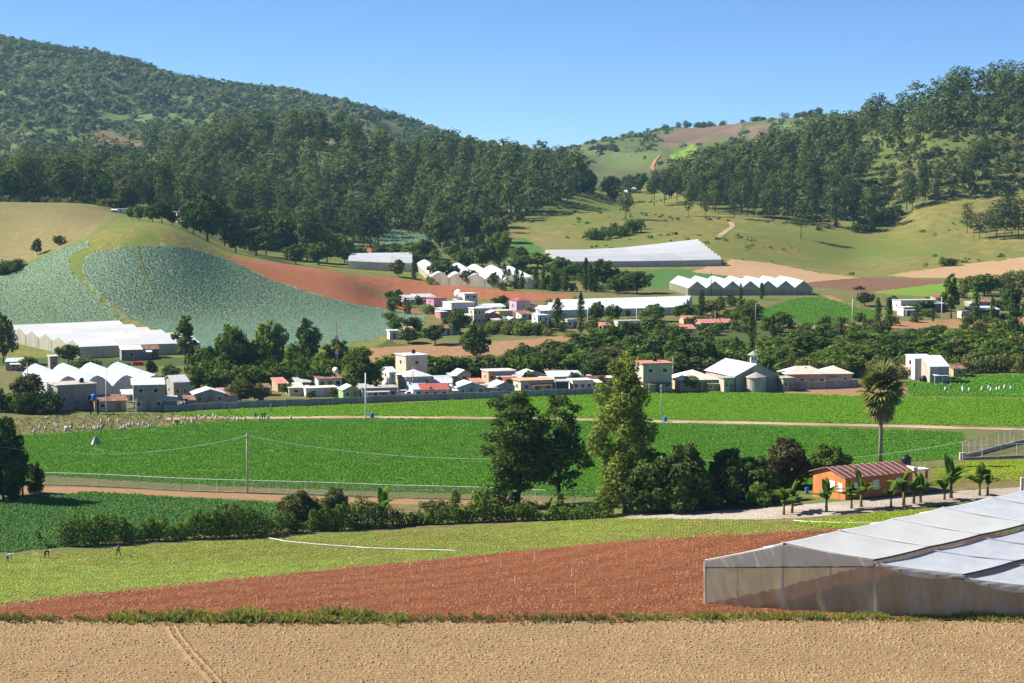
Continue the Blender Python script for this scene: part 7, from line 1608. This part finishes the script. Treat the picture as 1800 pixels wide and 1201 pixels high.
# ------------------------------------------------------------------ people
plain('skin', (.16, .085, .05), .6, .1, 3)
for n, c in (('c_white', (.72, .72, .72)), ('c_black', (.03, .03, .035)), ('c_blue', (.09, .14, .26)), ('c_jeans', (.07, .09, .14)), ('c_maroon', (.16, .03, .035)), ('c_grey', (.3, .3, .3)), ('c_red', (.45, .06, .05)), ('c_tan', (.34, .27, .18))): plain(n, c, .9, .2, 4)
POSE = {}
def person_mesh(pose, shirt, trousers):
    hip = Vector((0, 0, .92))
    if pose == 'bend': ch = Vector((.42, 0, 1.10)); nk = Vector((.56, 0, 1.08)); hd = Vector((.74, 0, 1.02)); hands = [Vector((.52, s * .2, .42)) for s in (-1, 1)]; el = [Vector((.50, s * .26, .76)) for s in (-1, 1)]
    else: ch = Vector((.03, 0, 1.36)); nk = Vector((.04, 0, 1.47)); hd = Vector((.07, 0, 1.62)); hands = [Vector((.18 * s + .05, s * .27, .82)) for s in (-1, 1)]; el = [Vector((-.02 + .06 * s, s * .27, 1.08)) for s in (-1, 1)]
    st = .26 if pose == 'walk' else .10
    J = [(hip, .15, 1), (hip.lerp(ch, .5), .14, 0), (ch, .17, 0), (nk, .06, 2), (hd, .105, 2), (hd + (hd - nk).normalized() * .1, .085, 2)]; E = [(0, 1), (1, 2), (2, 3), (3, 4), (4, 5)]
    for k, s in enumerate((-1, 1)):
        sh = ch + Vector((0, s * .19, .03 if pose != 'bend' else 0)); n = len(J)
        J += [(sh, .075, 0), (el[k], .052, 0), (hands[k], .036, 2)]; E += [(2, n), (n, n + 1), (n + 1, n + 2)]
        d = (hands[k] - el[k]).normalized(); side = d.cross(Vector((1, 0, .1))).normalized()
        pm = hands[k] + d * .07; J.append((pm, .038, 2)); E.append((n + 2, n + 3))
        for f in range(4):
            b = len(J); o = side * (.024 * (f - 1.5)); L = (.075, .085, .08, .06)[f]; J += [(pm + d * .045 + o, .011, 2), (pm + d * (.045 + L) + o + Vector((.02, 0, 0)), .009, 2)]; E += [(n + 3, b), (b, b + 1)]
        b = len(J); J += [(hands[k] + d * .05 + Vector((.045, 0, 0)), .013, 2), (hands[k] + d * .09 + Vector((.065, 0, 0)), .010, 2)]; E += [(n + 2, b), (b, b + 1)]
        n = len(J); kn = Vector((st * s * .7 + .04, s * .11, .50)); an = Vector((st * s - (.06 if s < 0 else 0), s * .11, .09))
        J += [(hip + Vector((0, s * .1, -.05)), .105, 1), (kn, .075, 1), (an, .05, 1), (an + Vector((.15, 0, -.04)), .045, 3)]; E += [(0, n), (n, n + 1), (n + 1, n + 2), (n + 2, n + 3)]
    me = bpy.data.meshes.new('person'); me.from_pydata([tuple(j[0]) for j in J], E, []); o = bpy.data.objects.new('tmp', me); COL.objects.link(o)
    sk = o.modifiers.new('s', 'SKIN'); su = o.modifiers.new('u', 'SUBSURF'); su.levels = 1; su.render_levels = 1
    for i, v in enumerate(me.skin_vertices[0].data): v.radius = (J[i][1], J[i][1]); v.use_root = i == 0
    dg = bpy.context.evaluated_depsgraph_get(); out = bpy.data.meshes.new_from_object(o.evaluated_get(dg)); bpy.data.objects.remove(o); out.name = 'person'
    out.materials.clear()
    for m in (shirt, trousers, 'skin', 'c_black'): out.materials.append(MATS[m])
    seg = [(J[a][0], J[b][0], J[b][2]) for a, b in E]
    for p in out.polygons:
        c = p.center; best = 1e9
        for a, b, mt in seg:
            t = max(0, min(1, (c - a).dot(b - a) / max(1e-9, (b - a).length_squared))); d = (c - a.lerp(b, t)).length
            if d < best: best = d; p.material_index = mt
        p.use_smooth = True
    return out, hd
def person(label, u, row, ymin, pose, shirt, trousers, rz, hat=None, group=None, k=1.0):
    key = (pose, shirt, trousers)
    if key not in POSE: POSE[key] = person_mesh(*key)
    me, hd = POSE[key]; o = ob('person', me, None, P(u, row, ymin), rz, label=label, cat='person', group=group); o.scale = (k, k, k)
    if hat: ob('hat', MB().lathe([(.2, .02), (.2, .04), (.11, .05), (.10, .14), (.03, .17)], (0, 0, 0), 12).mesh('hat', MATS[hat]), o, hd + Vector((.03, 0, .03)))
    else: ob('hair', MB().lathe([(.112, -.02), (.118, .05), (.09, .11), (.02, .13)], (0, 0, 0), 12).mesh('hair', MATS['c_black'], True), o, hd + Vector((-.01, 0, .02)))
    return o
person('person in white shirt and pale blue trousers bending over at the left edge', 13, 989, 200, 'bend', 'c_white', 'c_blue', R(10), 'c_white')
person('person in dark clothes bending down beside the foot path', 79, 982, 200, 'bend', 'c_black', 'c_black', R(5), 'c_white')
person('person in grey shirt and maroon trousers walking through the lime green strip', 208, 978, 200, 'walk', 'c_grey', 'c_maroon', R(-30))
for lab, u, r, ym, ps, a, b, rz in [('person in tan clothes walking on the bright field edge', 403, 729, 370, 'walk', 'c_tan', 'c_tan', 0), ('person in blue walking on the far side of the track', 476, 724, 370, 'walk', 'c_blue', 'c_jeans', 1), ('person in grey standing beside the track among the last sacks', 449, 738, 370, 'stand', 'c_grey', 'c_jeans', 2),
    ('person in black standing on the track, left of a close pair', 461, 738, 370, 'stand', 'c_black', 'c_black', 1), ('person in dark blue standing on the track, right of a close pair', 465, 738, 370, 'stand', 'c_blue', 'c_black', 4), ('person in white standing between the leftmost sacks', 126, 754, 370, 'stand', 'c_white', 'c_jeans', 2),
    ('person in black bending beside sacks near the shelter', 181, 756, 370, 'bend', 'c_black', 'c_jeans', 1), ('person in blue bending among sacks in the middle of the harvested field', 264, 751, 370, 'bend', 'c_blue', 'c_black', 2), ('person in black bending between two sacks at the field edge', 313, 748, 370, 'bend', 'c_black', 'c_black', 3),
    ('person in grey standing upright right of the bending pair', 346, 742, 370, 'stand', 'c_grey', 'c_jeans', 0), ('person in blue standing on the green plot by the white house', 1652, 684, 440, 'stand', 'c_blue', 'c_blue', 0), ('person in tan standing on the green plot right of the one in blue', 1671, 685, 440, 'stand', 'c_tan', 'c_black', 1),
    ('person in red standing before the white house', 1607, 684, 440, 'stand', 'c_red', 'c_jeans', 2)]: person(lab, u, r, ym, ps, a, b, rz, 'c_tan')

# ------------------------------------------------------------------ air
def haze():
    m = bpy.data.materials.new('haze'); m.use_nodes = True; nt = m.node_tree
    for n in list(nt.nodes):
        if n.type != 'OUTPUT_MATERIAL': nt.nodes.remove(n)
    v = nt.nodes.new('ShaderNodeVolumePrincipled'); v.inputs['Color'].default_value = (.38, .74, 1.0, 1); v.inputs['Density'].default_value = .000042; v.inputs['Anisotropy'].default_value = .2
    nt.links.new(v.outputs[0], nt.nodes['Material Output'].inputs['Volume'])
    top = float(ZG.max()) + 25
    o = MB().box(-2300, 2300, -60, 5400, -8, max(top, 70)).ob('haze', m, label='thin bluish air over the valley', cat='haze', kind='stuff')
haze()
